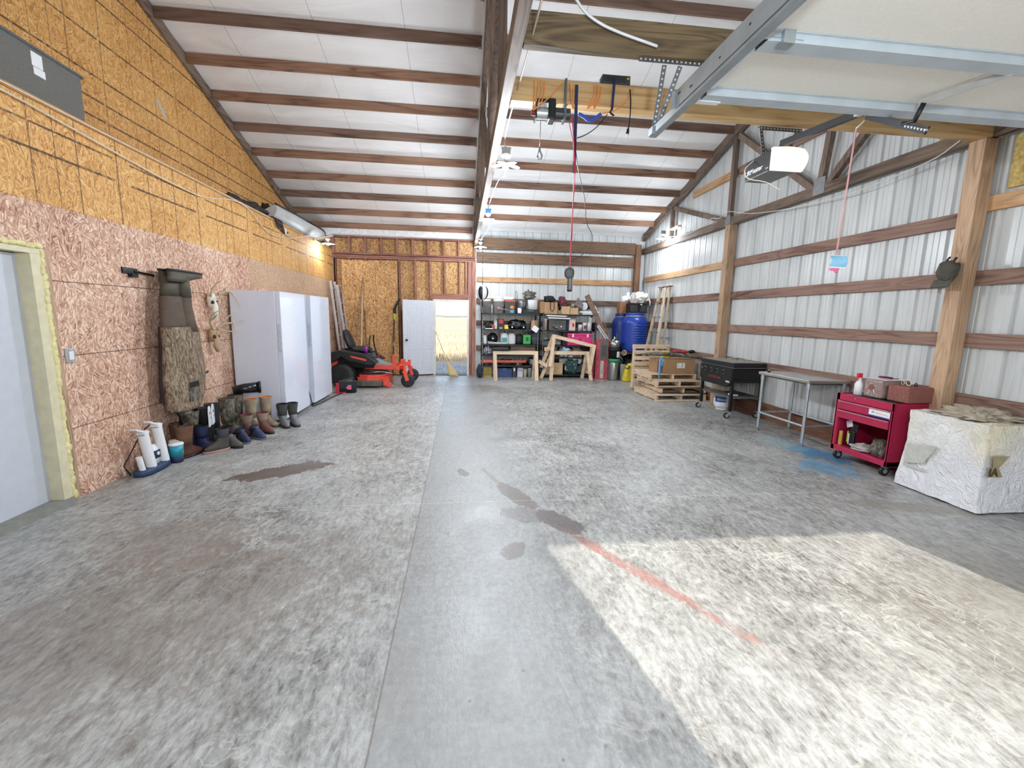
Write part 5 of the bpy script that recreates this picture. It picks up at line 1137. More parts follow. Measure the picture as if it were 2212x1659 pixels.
# ================================================================ sawhorses
def sawhorse(label, TL, TR, legs, extra_rail=None, thick=.04, h=.09):
    """TL/TR ends of the top beam; legs: list of (top, foot)"""
    c = (Vector(TL) + Vector(TR)) / 2; t = thing('sawhorse', label, 'sawhorse', (c.x, c.y, 0), group='pine sawhorses'); inv = Matrix.Translation(t.location).inverted()
    def p(mb, nm, m, **k): o = mb.build(nm, m, t, **k); o.matrix_parent_inverse = inv
    p(MB().bar(TL, TR, thick, h), 'top_beam', w_pine, bev=.003)
    for a, b in legs: p(MB().bar(a, b, .09, .04, up=(0, 1, .2)), 'leg', w_pine_z, bev=.003)
    for a, b in (extra_rail or []): p(MB().bar(a, b, .04, .09), 'brace', w_pine, bev=.003)
Zt = SZ(1110, 762, 11.2) 
xa, xb = SX(1066, 11.15), SX(1164, 11.15)
sawhorse('lower pine sawhorse before the left shelves, black case on top', (xa, 11.2, Zt), (xb, 11.2, Zt), [((xa + .045, 11.17, Zt + .04), (xa + .07, 11.06, 0)), ((xb - .045, 11.17, Zt + .04), (xb - .04, 11.0, 0)), ((xa + .045, 11.25, Zt), (xa + .07, 11.46, 0)), ((xb - .045, 11.25, Zt), (xb - .06, 11.46, 0))],
         [((xb - .06, 11.07, .32), (xb - .06, 11.40, .32))])
t = thing('black_case', 'flat black case with a dark prong lying on the lower sawhorse', 'case', (SX(1082, 11.2), 11.22, Zt + .046)); MB().bx(-.22, .22, -.09, .09, 0, .09).build('body', m_blk, t, bev=.03); MB().bar((.2, -.05, .01), (.48, -.05, .055), .03, .018).build('prong', m_blk, t)
a = at(1196, 726, 1, 11.25); b = at(1283, 748, 1, 11.25)
sawhorse('upper slanting pine sawhorse stacked over another before the pink cooler', (a.x, 11.25, a.z), (b.x, 11.25, b.z), [((a.x + .01, 11.22, a.z + .04), (SX(1192, 11.1) , 11.12, .36)), ((b.x, 11.22, b.z + .04), (SX(1277, 11.1), 11.08, .18)), ((a.x, 11.29, a.z), (SX(1182, 11.3) - .1, 11.45, .3)), ((b.x - .03, 11.29, b.z), (b.x - .1, 11.45, .15))],
         [((SX(1178, 11.2), 11.18, SZ(1185, 754, 11.2)), (SX(1192, 11.2), 11.24, SZ(1185, 754, 11.2)))])
a = at(1192, 762, 1, 11.35); b = at(1270, 760, 1, 11.35)
sawhorse('lower of two stacked pine sawhorses before the right shelves', (a.x, 11.35, a.z), (b.x, 11.35, a.z), [((a.x + .02, 11.31, a.z + .04), (SX(1193, 11.1), 11.05, 0)), ((b.x - .02, 11.31, a.z + .04), (SX(1280, 11.1) + .02, 11.08, 0)), ((a.x + .02, 11.39, a.z), (SX(1173, 11.4), 11.50, 0)), ((b.x - .02, 11.39, a.z), (SX(1263, 11.5), 11.55, 0))],
         [((SX(1166, 11.3), 11.30, .48), (SX(1184, 11.3), 11.22, .36))])
# ================================================================ back right corner
# tall flat red carton
t = thing('flat_carton', 'tall flat faded red carton standing right of the sawhorses', 'carton', (SX(1305, 11.35), 11.40, 0), -.12); w = SX(1319, 11.35) - SX(1293, 11.35); h = SZ(1305, 732, 11.35)
MB().bx(-w / 2, w / 2, -.05, .06, 0, h).build('body', plain('B8505A', .8, var=.2), t, bev=.003); MB().bx(-w * .2, w * .42, -.055, -.05, h * .5, h * .99).build('grey_panel', plain('6B6764', .8), t, label='grey printed panel'); MB().bx(-w * .12, w * .15, -.056, -.05, h * .03, h * .46).build('speckled_panel', camo('speck', ['7A766C', 'A8A49A', 'D5D2C8', 'B8B4AA'], 30), t)
mb = MB()
for k in range(4): mb.bx(-w * .1 + k * w * .11, -w * .1 + k * w * .11 + .02, -.058, -.054, h * .58, h * .85)
mb.build('vent_mark', plain('4A4846', .8), t)
one(MB().bx(-.03, .03, -.03, .03, 0, SZ(1287, 738, 11.4)), 'red_tube', plain('C4525C', .6), 'narrow red box standing left of the tall faded carton', 'box').location = (SX(1286, 11.4), 11.48, 0)
for k, (a, b, c, m, lab, w_, h_) in enumerate((((1268, 638), (1311, 735), 11.55, w_dark, 'long dark plank leaning over the right end of the shelves', .13, .035), ((1290, 704), (1311, 736), 11.5, plain('D8D8D8', .5), 'nearer of two white strips leaning beside the dark plank', .03, .012), ((1293, 702), (1315, 734), 11.52, plain('D0D0D0', .5), 'farther of two white strips leaning beside the dark plank', .03, .012))):
    A = at(a[0], a[1], 1, c); B_ = at(b[0], b[1], 1, c); d = (B_ - A); B2 = A + d * ((A.z - (.76 if k == 0 else .02)) / (A.z - B_.z)); 
    one(MB().bar(A, B2, w_, h_, up=(0, 1, 0)), 'leaning_plank' if k == 0 else 'trim_strip', m, lab, 'plank' if k == 0 else 'strip', org=A)
_a, _b = at(1306, 693, 1, 11.8), at(1312, 725, 1, 11.74); _b = _a + (_b - _a) * (_a.z / (_a.z - _b.z))
one(MB().bar(_a, _b, .02, .02), 'thin_stick', w_old_z, 'thin stick leaning between plank and blue barrels', 'stick', org=at(1306, 693, 1, 11.8))
# stacked pots
def Zp(py, px=1332, Y=11.22): return at(px, py, 1, Y).z
cx, cy = SX(1332, 11.25), 11.30; r = .155
t = thing('steel_keg', 'tall shiny steel pot on the floor beside the yellow jug', 'pot', (cx, cy, 0)); h0 = Zp(783); MB().lathe([(r * .94, 0), (r, .02), (r, h0 * .97), (r * .98, h0)]).build('body', m_steel, t)
for s in (-1, 1): MB().tube([(s * r, 0, h0 * .78), (s * (r + .04), 0, h0 * .78), (s * (r + .04), 0, h0 * .68), (s * r, 0, h0 * .68)], .006, 6).build('handle', m_steel, t)
t = thing('green_bucket', 'green-rimmed bucket set in the tall steel pot', 'bucket', (cx, cy, h0 + .001)); h1 = Zp(778) - h0 + .03; MB().lathe([(r * .9, 0), (r * 1.02, .01), (r * 1.03, h1), (r * .8, h1)]).build('rim', plain('2F8F5A', .45), t)
z1 = h0 + h1 + .003; h2 = Zp(753) - z1
t = thing('black_bucket', 'black bucket with white label, in the middle of the pot stack', 'bucket', (cx - .01, cy, z1)); MB().lathe([(r * .9, 0), (r * .98, h2 * .8), (r * 1.03, h2 * .82), (r * 1.03, h2)]).build('body', m_blk, t)
MB().add([(r * .99 * math.sin(a), -r * .99 * math.cos(a), z) for z in (h2 * .15, h2 * .72) for a in (.15, .3, .45, .6, .75, .9)], [(i, i + 1, 7 + i, 6 + i) for i in range(5)]).build('paper_label', m_paper, t)
z2 = z1 + h2 + .003; h3 = Zp(736) - z2
t = thing('steel_pot', 'short steel pot at the top of the pot stack', 'pot', (cx, cy, z2)); MB().lathe([(r * .9, 0), (r * .92, h3), (r * .88, h3), (r * .85, .01)]).build('body', m_steel, t)
t = thing('caution_tag', 'yellow ribbon tied to a thin rod standing in the pot stack', 'ribbon', (SX(1327, 11.3), 11.26, z2 + .02)); MB().tube([(0, 0, 0), (-.01, 0, .14), (-.03, 0, .2), (.03, 0, .24), (.0, 0, .28)], .018, 6).build('ribbon', plain('E3E05A', .5), t)
one(MB().cyl((cx + .05, cy, z2 + .01), (cx + .045, cy, z2 + .42), .004, n=6), 'thin_rod', m_gry, 'thin grey rod standing up from the pot stack before the barrel', 'rod', org=(cx + .05, cy, z2))
# barrel stand, barrels
t = thing('barrel_stand', 'low weathered wooden stand under the blue barrels', 'stand', (4.38, 11.62, 0)); inv = Matrix.Translation(t.location).inverted(); zs = .74
def q2(mb, nm, m, **k): o = mb.build(nm, m, t, **k); o.matrix_parent_inverse = inv; return o
for y in (11.30, 11.48, 11.66, 11.84): q2(MB().bx(3.98, 4.86, y - .07, y + .07, zs - .04, zs), 'deck_board', w_dark)
for x in (4.03, 4.80):
    for y in (11.28, 11.88): q2(MB().bx(x - .04, x + .04, y - .04, y + .04, 0, zs - .04), 'leg', w_old_z)
q2(MB().bar((4.36, 11.24, .04), (4.60, 11.24, .68), .04, .08), 'brace', w_old_z); q2(MB().bar((4.82, 11.24, .04), (4.62, 11.24, .68), .04, .08), 'brace', w_old_z)
m_barrel = plain('1F3F9E', .32, var=.06); m_barrel2 = plain('1C3584', .4, var=.08)
def barrel(label, x, y, z, r, h, m, panel=True):
    t = thing('barrel', label, 'barrel', (x, y, z), group='blue plastic barrels')
    prof = [(r * .80, 0), (r * .92, .02), (r * .98, .08)]
    n = 16
    for k in range(n): 
        zz = .12 + (h * .74 - .12) * k / (n - 1); prof.append((r * (1 if k % 2 else .985), zz))
    prof += [(r * .97, h * .79), (r * .88, h * .85), (r * .76, h * .89), (r * .68, h * .91)]
    MB().lathe(prof, n=40).build('body', m, t)
    MB().lathe([(r * .66, h * .90), (r * .72, h * .905), (r * .72, h * .99), (r * .69, h), (r * .3, h)], n=40).build('lid', m, t)
    MB().lathe([(r * .735, h * .905), (r * .745, h * .915), (r * .735, h * .925)], n=40).build('clamp_ring', m_alu, t)
    if panel:
        N = 14; mb = MB()
        for k in range(8):
            z0 = h * (.22 + .062 * k); z1 = z0 + h * .045
            mb.add([(r * q_ * math.sin(a), -r * q_ * math.cos(a), zz) for zz, q_ in ((z0, 1.0), (z0 + .008, 1.03), (z1 - .008, 1.03), (z1, 1.0)) for a in [-.35 + 1.25 * i / N for i in range(N + 1)]], [(j * (N + 1) + i, j * (N + 1) + i + 1, (j + 1) * (N + 1) + i + 1, (j + 1) * (N + 1) + i) for j in range(3) for i in range(N)], 0, True)
        mb.build('grip_rib', m, t)
    return t
c = at(1372, 757, 1, 11.35); barrel('big blue plastic barrel in front, with black crate on its lid', SX(1372, 11.38), 11.42, zs + .001, .335, SZ(1374, 676, 11.4) - zs, m_barrel)
barrel('blue plastic barrel behind and left, with a carton on its lid', SX(1345, 11.8), 11.90, zs + .001, .25, SZ(1352, 678, 11.8) - zs, m_barrel2, False)
zb1 = SZ(1374, 676, 11.4) + .002; zb2 = SZ(1352, 678, 11.8) + .002
t = thing('black_crate', 'black mesh crate on the front blue barrel', 'crate', (SX(1374, 11.42), 11.45, zb1)); w = SX(1394, 11.4) - SX(1358, 11.4); h = SZ(1374, 655, 11.4) - zb1
mb = MB(); 
for s in (-1, 1): mb.bx(-w / 2, w / 2, s * .16 - .006, s * .16 + .006, 0, h).bx(s * (w / 2 - .006) - .006, s * (w / 2 - .006) + .006, -.16, .16, 0, h)
mb.bx(-w / 2, w / 2, -.16, .16, 0, .01); mb.build('shell', m_blk, t, bev=.004)
mb = MB()
for k in range(7):
    for s in (-1, 1): mb.bar((s * (.04 + k * w * .06), -.17, .03), (s * (.02 + k * w * .06) + s * .05, -.17, h - .05), .003, .006, up=(1, 0, 0))
mb.build('lattice', plain('6E6E70', .6), t); MB().bx(.03, .08, -.171, -.165, h - .05, h - .025).build('white_label', m_white, t)
one(MB().blob((0, 0, .12), (.24, .20, .17), .35, 2.6, 3, 36, 22, flat=.12).tube([(.2, -.1, .12), (.24, -.12, .04), (.235, -.13, -.06)], .02, 8), 'white_tarp', plain('DAD6D0', .8, bump=.3), 'bundled off-white tarp heaped on the black crate', 'tarp').location = (SX(1379, 11.45), 11.47, zb1 + h + .001)
t_, w, d, h = box_('carton', 'brown carton standing on the rear blue barrel', 'box', 1337, 1357, 653, zb2, Y=11.72, d=.24, m=plain('9A6E4C', .8))
one(MB().blob((0, 0, .08), (.14, .10, .11), .3, 2, 5, 28, 18, flat=.08).blob((.05, 0, .2), (.05, .03, .08), .3, 3, 2), 'white_sack', m_paper, 'crumpled white paper sack on the brown carton over the rear barrel', 'bag').location = (SX(1350, 11.8), 11.82, zb2 + h + .002)
# yellow jug, grey can, junk
t = thing('yellow_jug', 'bright yellow plastic jug on the floor before the barrel stand', 'jug', (SX(1366, 10.95), 11.0, 0), .15)
w = .30; h = at(1366, 785, 1, 10.95).z; mb = MB(); prof = [(-w / 2, 0), (w / 2 - .02, 0), (w / 2, .05), (w / 2, h * .9), (w * .35, h), (w * .05, h * .98), (-w * .28, h * .8), (-w * .42, h * .45), (-w / 2, .05)]
mb.prism(prof, 1, -.09, .09); mb.build('body', m_yel, t, bev=.03, seg=3); MB().box((-w * .2, 0, h * .78), (.10, .20, .035), rot=Matrix.Rotation(-.9, 3, 'Y')).build('handle_slot', plain('6B6130', .6), t)
pail('fuel_can', 'grey-green metal can behind and left of the yellow jug', 'can', 1346, 1358, 788, 0, Y=11.08, m=plain('8C918A', .5), lid=plain('A0A49C', .5))
lump('machine_junk', 'pile of dark machine parts under the barrel stand', 'machine parts', 1350, 1376, 768, 0, Y=11.52, ry=.2, m=plain('2A2A2A', .5, var=.6), amp=.7, fr=4.5, seed=4)
t = thing('rope_loop', 'pale rope loops hanging under the front barrel', 'rope', (SX(1351, 11.2), 11.2, SZ(1351, 762, 11.2))); MB().tube([(.05 * math.cos(a), 0, .07 * math.sin(a)) for a in [2 * PI * k / 16 for k in range(16)]], .008, 6, closed=True).tube([(.03 + .04 * math.cos(a), -.02, .06 * math.sin(a)) for a in [2 * PI * k / 16 for k in range(16)]], .008, 6, closed=True).build('loop', plain('CDBB8E', .7), t)
one(MB().bx(-.14, .14, -.10, .10, 0, .44), 'dark_bin', plain('4A3F3C', .8), 'dark brown bin right of the yellow jug', 'bin', bev=.01).location = (SX(1385, 11.15), 11.2, 0)
# stepladder against the right wall
t = thing('step_ladder', 'old wooden stepladder leaning folded on the right wall behind the pallets', 'ladder', (4.6, 10.2, 0)); inv = Matrix.Translation(t.location).inverted()
top = at(1437, 617, 0, 4.98)
def _ext(a, b): a, b = Vector(a), Vector(b); return a, a + (b - a) * (a.z / (a.z - b.z))
A1, A0 = _ext(at(1428, 621, 0, 4.95), at(1399, 741, 0, 4.66)); B1, B0 = _ext(at(1438, 620, 0, 4.95), at(1420, 741, 0, 4.66)); C1, C0 = _ext(at(1448, 618, 0, 4.99), at(1433, 741, 0, 4.82))
w_lad = wood('ladder_wood', 'D3C3AA', '9A866C', 2)
q2(MB().bar(A0, A1, .035, .10, up=(0, 1, .2)), 'rail', w_lad); q2(MB().bar(B0, B1, .035, .09, up=(0, 1, .2)), 'rail', w_lad); q2(MB().bar(C0, C1, .03, .06, up=(0, 1, .2)), 'rear_rail', w_lad); 
for k in range(6): u = (k + .6) / 6.6; q2(MB().bar(A0.lerp(A1, u), B0.lerp(B1, u), .08, .022), 'step', w_old_z); 
for k in range(4): u = (k + 1) / 5; q2(MB().cyl(B0.lerp(B1, u), C0.lerp(C1, u), .008, n=6), 'spreader', m_dkst)
q2(MB().bar(A1 + Vector((0, .06, 0)), C1 + Vector((0, -.05, 0)), .10, .025), 'top_cap', w_old_z)
# pallets
def pallet(label, x0, x1, y0, y1, z, rz=0, m=(w_pine, w_pine_y)):
    cx, cy = (x0 + x1) / 2, (y0 + y1) / 2; W, D = x1 - x0, y1 - y0
    t = thing('pallet', label, 'pallet', (cx, cy, z), rz, 'wooden pallets')
    for k in range(3): MB().bx(-W / 2 + .0, W / 2, -D / 2 + k * (D - .04) / 2, -D / 2 + .04 + k * (D - .04) / 2, .018, .105).build('stringer', m[0], t) if False else MB().bx(-W / 2 + k * (W - .04) / 2, -W / 2 + .04 + k * (W - .04) / 2, -D / 2, D / 2, .018, .105).build('stringer', m[1], t)
    for k in range(8): MB().bx(-W / 2, W / 2, -D / 2 + k * (D - .09) / 7, -D / 2 + .09 + k * (D - .09) / 7, .106, .122).build('deck_board', m[0], t)
    for k in range(3): MB().bx(-W / 2, W / 2, -D / 2 + k * (D - .09) / 2, -D / 2 + .09 + k * (D - .09) / 2, 0, .017).build('bottom_board', m[0], t)
    return t
pallet('pallet lying on the floor at the bottom of the stack, poking out left', 3.87, 4.95, 8.33, 9.40, 0, .03)
pallet('second pallet from the floor in the stack', 4.05, 5.02, 8.45, 9.48, .123, -.02, (w_dark, w_pine_y)) 
pallet('third pallet from the floor in the stack', 3.97, 4.97, 8.55, 9.55, .246, .03)
pallet('topmost pallet of the stack, holding the big carton', 3.93, 4.93, 8.72, 9.72, .369, -.03)
t = pallet('pallet standing on edge behind the stack', 0, .86, 0, 1.0, 0); t.location = (4.37, 9.86, .505); t.rotation_euler = (PI / 2, 0, .02)
t.location.z = .54; 
ztop = .492
t = thing('big_carton', 'big brown carton with white shipping label on the pallet stack', 'box', (4.52, 9.05, ztop), .12)
MB().bx(-.36, .38, -.28, .30, 0, .30).build('body', plain('A9855F', .85, var=.08, scale=4), t, bev=.004); MB().bx(-.05, .14, -.284, -.279, .12, .23).build('shipping_label', m_paper, t); MB().bx(-.02, -.01, -.286, -.283, .13, .22).bx(.06, .075, -.286, -.283, .13, .22).build('print_block', plain('7F95B5', .6), t)
MB().bx(-.37, -.355, -.26, -.05, .02, .26).build('printed_side', plain('6E5A66', .8), t)
t = thing('blue_strap', 'light blue strap hanging over the left corner of the big carton', 'strap', (4.12, 8.86, ztop)); MB().tube([(.10, .02, .33), (.04, -.06, .32), (.0, -.10, .25), (-.005, -.12, .05), (-.01, -.13, -.10)], .018, 6).tube([(.1, .0, .32), (.06, -.08, .28), (.05, -.10, .16)], .022, 6).build('webbing', plain('5FA8D8', .6), t)
t = thing('gun_case', 'long camouflage soft gun case lying across the big carton', 'case', (4.55, 8.95, .84), -.25)
mb = MB(); N = 28
secs = []
mb.grid(lambda u, v: (-.78 + 1.5 * u, (.11 * (math.sin(PI * min(1, u * 1.05 + .02)) ** .4 if u < .95 else .3)) * math.cos(2 * PI * v), .03 + .045 * (math.sin(PI * min(.99, u + .005)) ** .5) * math.sin(2 * PI * v) + .02 * math.sin(u * 5)), 40, 14); mb.build('body', m_camo2, t); MB().tube([(-.2, -.1, .05), (-.1, -.16, .10), (.1, -.16, .10), (.2, -.1, .05)], .01, 6).build('carry_handle', m_blk, t)
one(MB().bx(-.07, .07, -.05, .05, 0, .10).bx(-.08, .08, -.055, .055, .11, .125), 'yellow_box', plain('D8DE3C', .5), 'small bright yellow box behind the gun case', 'box').location = (4.5, 9.32, ztop + .30 + .002)
t = thing('red_hand_tool', 'red and black ratchet strap bundle on top of the gun case', 'strap', (4.62, 9.06, .915), -.1); MB().blob((0, 0, .02), (.10, .06, .035), .3, 3, 1).blob((.17, -.0, .02), (.08, .05, .03), .3, 3, 2).build('webbing', plain('B8203C', .6, var=.3), t); MB().blob((.33, 0, .03), (.07, .04, .035), .3, 3, 4).build('buckle', m_blk, t)

# ================================================================ griddle, table, cart, covered box
t = thing('flat_top_griddle', 'black flat-top gas griddle on casters by the right wall', 'griddle', (4.72, 7.24, 0)); inv = Matrix.Translation(t.location).inverted()
gx0, gx1, gy0, gy1 = 4.45, 5.03, 6.76, 7.72
q2(MB().bx(gx0, gx1, gy0, gy1, .66, .84).bx(gx0 + .01, gx1 - .01, gy0 + .01, gy1 - .01, .60, .66), 'burner_box', m_blk, bev=.006)
q2(MB().prism([(gy0, .84), (gy0, .60), (gy0 + .12, .52), (gy1 - .12, .52), (gy1, .60), (gy1, .84)], 0, gx0 - .02, gx0), 'control_panel', plain('101113', .5, var=.1), bev=.003)
q2(MB().bx(gx0 - .01, gx1, gy0 - .015, gy1 + .015, .865, .935), 'lid', plain('1C1D20', .4), bev=.008)
q2(MB().bx(gx0 + .01, gx1 - .02, gy0 + .01, gy1 - .01, .935, .940), 'lid_top', plain('8C867C', .5, var=.2))
q2(MB().bx(gx0, gx1, gy0 - .02, gy1 + .02, .845, .862), 'griddle_plate', m_dkst)
for y in (7.1, 7.42): q2(MB().tube([(4.8, y - .10, .937), (4.8, y - .10, .985), (4.8, y + .10, .985), (4.8, y + .10, .937)], .008, 8), 'lid_handle', m_steel)
for y in (7.55, 7.36, 7.17, 6.98):
    o = q2(MB().cyl((gx0 - .02, y, .765), (gx0 - .03, y, .765), .036, n=20), 'knob_bezel', m_steel); k2 = MB().cyl((gx0 - .03, y, .765), (gx0 - .055, y, .765), .022, n=16).build('knob', m_blk, o); k2.matrix_parent_inverse = inv
q2(MB().cyl((gx0 - .02, 7.64, .765), (gx0 - .035, 7.64, .765), .02, n=14), 'igniter', m_steel)
for x in (gx0 + .03, gx1 - .03):
    for y in (gy0 + .03, gy1 - .03):
        q2(MB().bx(x - .022, x + .022, y - .022, y + .022, .12, .66), 'leg', m_blk, bev=.003)
        c_ = q2(MB().cyl((x - .05, y - .014, .048), (x - .05, y + .014, .048), .048, n=22), 'caster', m_rub); o = MB().cyl((x - .05, y - .018, .048), (x - .05, y + .018, .048), .03, n=18).box((x - .02, y - .024, .085), (.06, .006, .05)).box((x - .02, y + .024, .085), (.06, .006, .05)).box((x - .01, y, .112), (.07, .054, .008)).build('caster_fork', m_alu, c_); o.matrix_parent_inverse = inv
q2(MB().bx(gx0 + .02, gx1 - .02, gy0 + .02, gy1 - .02, .335, .36), 'lower_shelf', plain('5F5D58', .6))
q2(MB().bar((gx1 - .1, gy0 + .02, .50), (gx1 - .1, gy0 + .02, .50001), .01, .01), 'hook', m_blk) if False else None
text('BLACKSTONE', .058, plain('B03A3E', .5), face((gx0 - .0215, 7.42, .645), (0, -1, 0), (0, 0, 1)), t).matrix_parent_inverse = inv
q2(MB().bx(gx0 - .022, gx0 - .02, 6.80, 6.90, .60, .63), 'spec_print', plain('B9B9B9', .5))
t = thing('propane_tank', 'white propane tank with blue label under the griddle', 'propane tank', (4.79, 7.50, 0))
MB().lathe([(.11, .035), (.13, .05), (.152, .10), (.155, .20), (.145, .26), (.10, .31), (.05, .325)], n=36).build('tank', m_white, t); MB().lathe([(.105, 0), (.11, .04), (.10, .04), (.10, .0)]).build('foot_ring', m_white, t)
MB().tube([(.09 * math.cos(a), .09 * math.sin(a), .334 + .0) for a in [2 * PI * k / 20 for k in range(20)]], .005, 6, closed=True).build('collar', m_white, t) if False else None
A_ = [PI * (1.18 - .55 * i / 14) for i in range(15)]
MB().add([(.157 * q_ * math.cos(a + .25), .157 * q_ * math.sin(a + .25), z) for z, q_ in ((.155, 1.0), (.21, 1.0), (.255, .965)) for a in [PI * .95 + 1.3 * i / 14 for i in range(15)]], [(j * 15 + i, j * 15 + i + 1, j * 15 + i + 16, j * 15 + i + 15) for j in range(2) for i in range(14)], 0, True).build('blue_label', plain('1F4C9E', .4), t)
dirv = Vector((-.62, -.78, 0)).normalized(); side = Vector((0, 0, 1)).cross(-dirv) 
text('Rhino', .062, m_white, face(Vector((0, 0, .205)) + dirv * .1615 - Vector((-dirv.y, dirv.x, 0)) * .07, Vector((-dirv.y, dirv.x, 0)), (0, 0, 1)), t)
t = thing('griddle_brush', 'black-handled scrub brush with white base on the griddle shelf', 'brush', (4.62, 6.95, .361)); MB().bx(-.05, .05, -.07, .07, 0, .03).build('bristle_pad', m_white, t, bev=.006); MB().tube([(0, -.06, .03), (0, -.04, .08), (0, .03, .09), (0, .06, .04)], .014, 8).bx(-.04, .04, -.06, .06, .03, .045).build('handle', m_blk, t)
one(MB().bx(-.10, .10, -.14, .14, 0, .09), 'utensil_box', plain('CFC9BC', .6), 'grey-white box on the griddle shelf above the propane tank', 'box', bev=.01).location = (4.8, 7.5, .361)
# steel work table
t = thing('steel_work_table', 'stainless steel work table with round legs by the right wall', 'table', (4.74, 5.62, 0)); inv = Matrix.Translation(t.location).inverted()
tx0, tx1, ty0, ty1 = 4.43, 5.035, 5.12, 6.10
m_ss = plain('B4B2AC', .32, .75, var=.12, scale=3)
q2(MB().bx(tx0, tx1, ty0, ty1, .845, .885), 'table_top', m_ss, bev=.006); q2(MB().bx(tx0 + .05, tx1 - .05, ty0 + .05, ty1 - .05, .82, .845), 'apron', m_dkst)
for x in (tx0 + .04, tx1 - .05):
    for y in (ty0 + .05, ty1 - .05): 
        l_ = q2(MB().cyl((x, y, .04), (x, y, .845), .021, n=18).cyl((x, y, .77), (x, y, .845), .027, n=18), 'leg', m_galv); o = MB().cyl((x, y, 0), (x, y, .04), .017, .021, n=14).build('foot', m_steel, l_); o.matrix_parent_inverse = inv
zz = .27
for a, b in (((tx0 + .04, ty0 + .05), (tx0 + .04, ty1 - .05)), ((tx1 - .05, ty0 + .05), (tx1 - .05, ty1 - .05)), ((tx0 + .04, ty0 + .05), (tx1 - .05, ty0 + .05)), ((tx0 + .04, ty1 - .05), (tx1 - .05, ty1 - .05))): q2(MB().cyl((*a, zz), (*b, zz), .016, n=14), 'brace', m_galv)
t = thing('faucet_part', 'small metal fitting on the near-left corner of the steel table', 'fitting', (4.52, 6.0, .886)); MB().tube([(0, 0, 0), (0, 0, .035), (.06, .03, .045), (.14, .03, .02)], .008, 8).build('pipe', m_steel, t); MB().cyl((0, 0, 0), (0, 0, .02), .02, n=12).build('base', m_blk, t)
# red tool cart
t = thing('tool_cart', 'crimson red rolling tool cart with two drawers, beside the covered box', 'tool cart', (4.75, 4.42, 0)); inv = Matrix.Translation(t.location).inverted()
m_cart = plain('B3224A', .4, var=.06, scale=5); m_cart2 = plain('8F1C3C', .5)
cx0, cx1, cy0, cy1, ctop = 4.50, 5.02, 4.03, 4.75, .80
q2(MB().bx(cx0, cx1, cy1 - .015, cy1, .11, ctop), 'side_panel', m_cart); q2(MB().bx(cx0, cx1, cy0, cy0 + .015, .11, ctop), 'side_panel', m_cart); q2(MB().bx(cx1 - .01, cx1, cy0, cy1, .11, ctop), 'back_panel', m_cart2)
q2(MB().bx(cx0, cx1, cy0, cy1, .11, .17), 'bottom_tray', m_cart, bev=.004); q2(MB().bx(cx0 + .005, cx1, cy0 + .005, cy1 - .005, ctop - .03, ctop - .015), 'top_tray', plain('7A6A64', .7)); q2(MB().bx(cx0, cx0 + .012, cy0, cy1, ctop - .08, ctop).bx(cx0, cx0 + .03, cy1 - .045, cy1, .11, ctop).bx(cx0, cx0 + .03, cy0, cy0 + .03, .11, ctop), 'front_frame', m_cart, bev=.003)
for z0, z1 in ((.615, .715), (.51, .605)):
    d_ = q2(MB().bx(cx0 - .008, cx0 + .35, cy0 + .04, cy1 - .05, z0, z1), 'drawer', m_cart, bev=.004); o = MB().bx(cx0 - .022, cx0 - .008, cy0 + .04, cy1 - .05, z1 - .014, z1).build('drawer_pull', plain('C98A98', .35, .4), d_); o.matrix_parent_inverse = inv
q2(MB().cyl((cx0 - .004, 4.5, ctop - .035), (cx0 + .01, 4.5, ctop - .035), .011, n=12), 'lock', m_steel)
pl_ = q2(MB().bx(cx0 - .016, cx0 - .008, cy0 + .03, cy0 + .27, .622, .712), 'sign_plate', m_paper); 
for z0, z1 in ((.622, .636), (.698, .712)):
    o = MB().bx(cx0 - .018, cx0 - .016, cy0 + .03, cy0 + .27, z0, z1).build('blue_stripe', plain('24408F', .5), pl_); o.matrix_parent_inverse = inv
o = text('Thomas', .045, plain('D98070', .5), face((cx0 - .0175, cy0 + .185, .665), (0, -1, 0), (0, 0, 1)), pl_, shear=.3) if False else MB().bar((cx0 - .0175, cy0 + .235, .668), (cx0 - .0175, cy0 + .205, .672), .001, .018).build('emblem', plain('C9A77F', .5), pl_); o.matrix_parent_inverse = inv
o = MB().tube([(cx0 - .017, cy0 + .19 - .012 * k, .665 + .012 * math.sin(k * 2.1)) for k in range(13)], .0022, 5).build('script_mark', plain('D98A7A', .5), pl_); o.matrix_parent_inverse = inv
for x in (cx0 + .05, cx1 - .05):
    for y in (cy0 + .06, cy1 - .06): c_ = q2(MB().cyl((x, y - .014, .05), (x, y + .014, .05), .05, n=22), 'caster', m_rub); o = MB().bx(x - .02, x + .02, y - .022, y + .022, .085, .11).cyl((x, y - .018, .05), (x, y + .018, .05), .025, n=14).build('caster_fork', m_alu, c_); o.matrix_parent_inverse = inv
zi = .171
t = thing('glove_pack', 'black work gloves on a white hanging card, lower bay of the tool cart', 'gloves', (4.60, 4.58, zi), -.2)
mb = MB(); mb.bx(-.02, .02, -.05, .06, 0, .20); mb.build('palm', m_blk, t, bev=.015)
for k in range(4): MB().cyl((.0, -.04 - .012 * k * 0 - .03 * 0 + k * .025 - .03, .19), (.0, -.02 + k * .028 - .05, .285), .012, n=10).build('finger', m_blk, t)
MB().box((-.01, .05, .27), (.006, .10, .08), rot=Matrix.Rotation(-.35, 3, 'X')).build('hang_card', m_white, t); MB().bx(-.024, -.02, .03, .05, .05, .18).build('green_print', plain('A6D43C', .5), t); MB().bx(-.024, -.02, .012, .025, .03, .16).build('white_print', m_white, t)
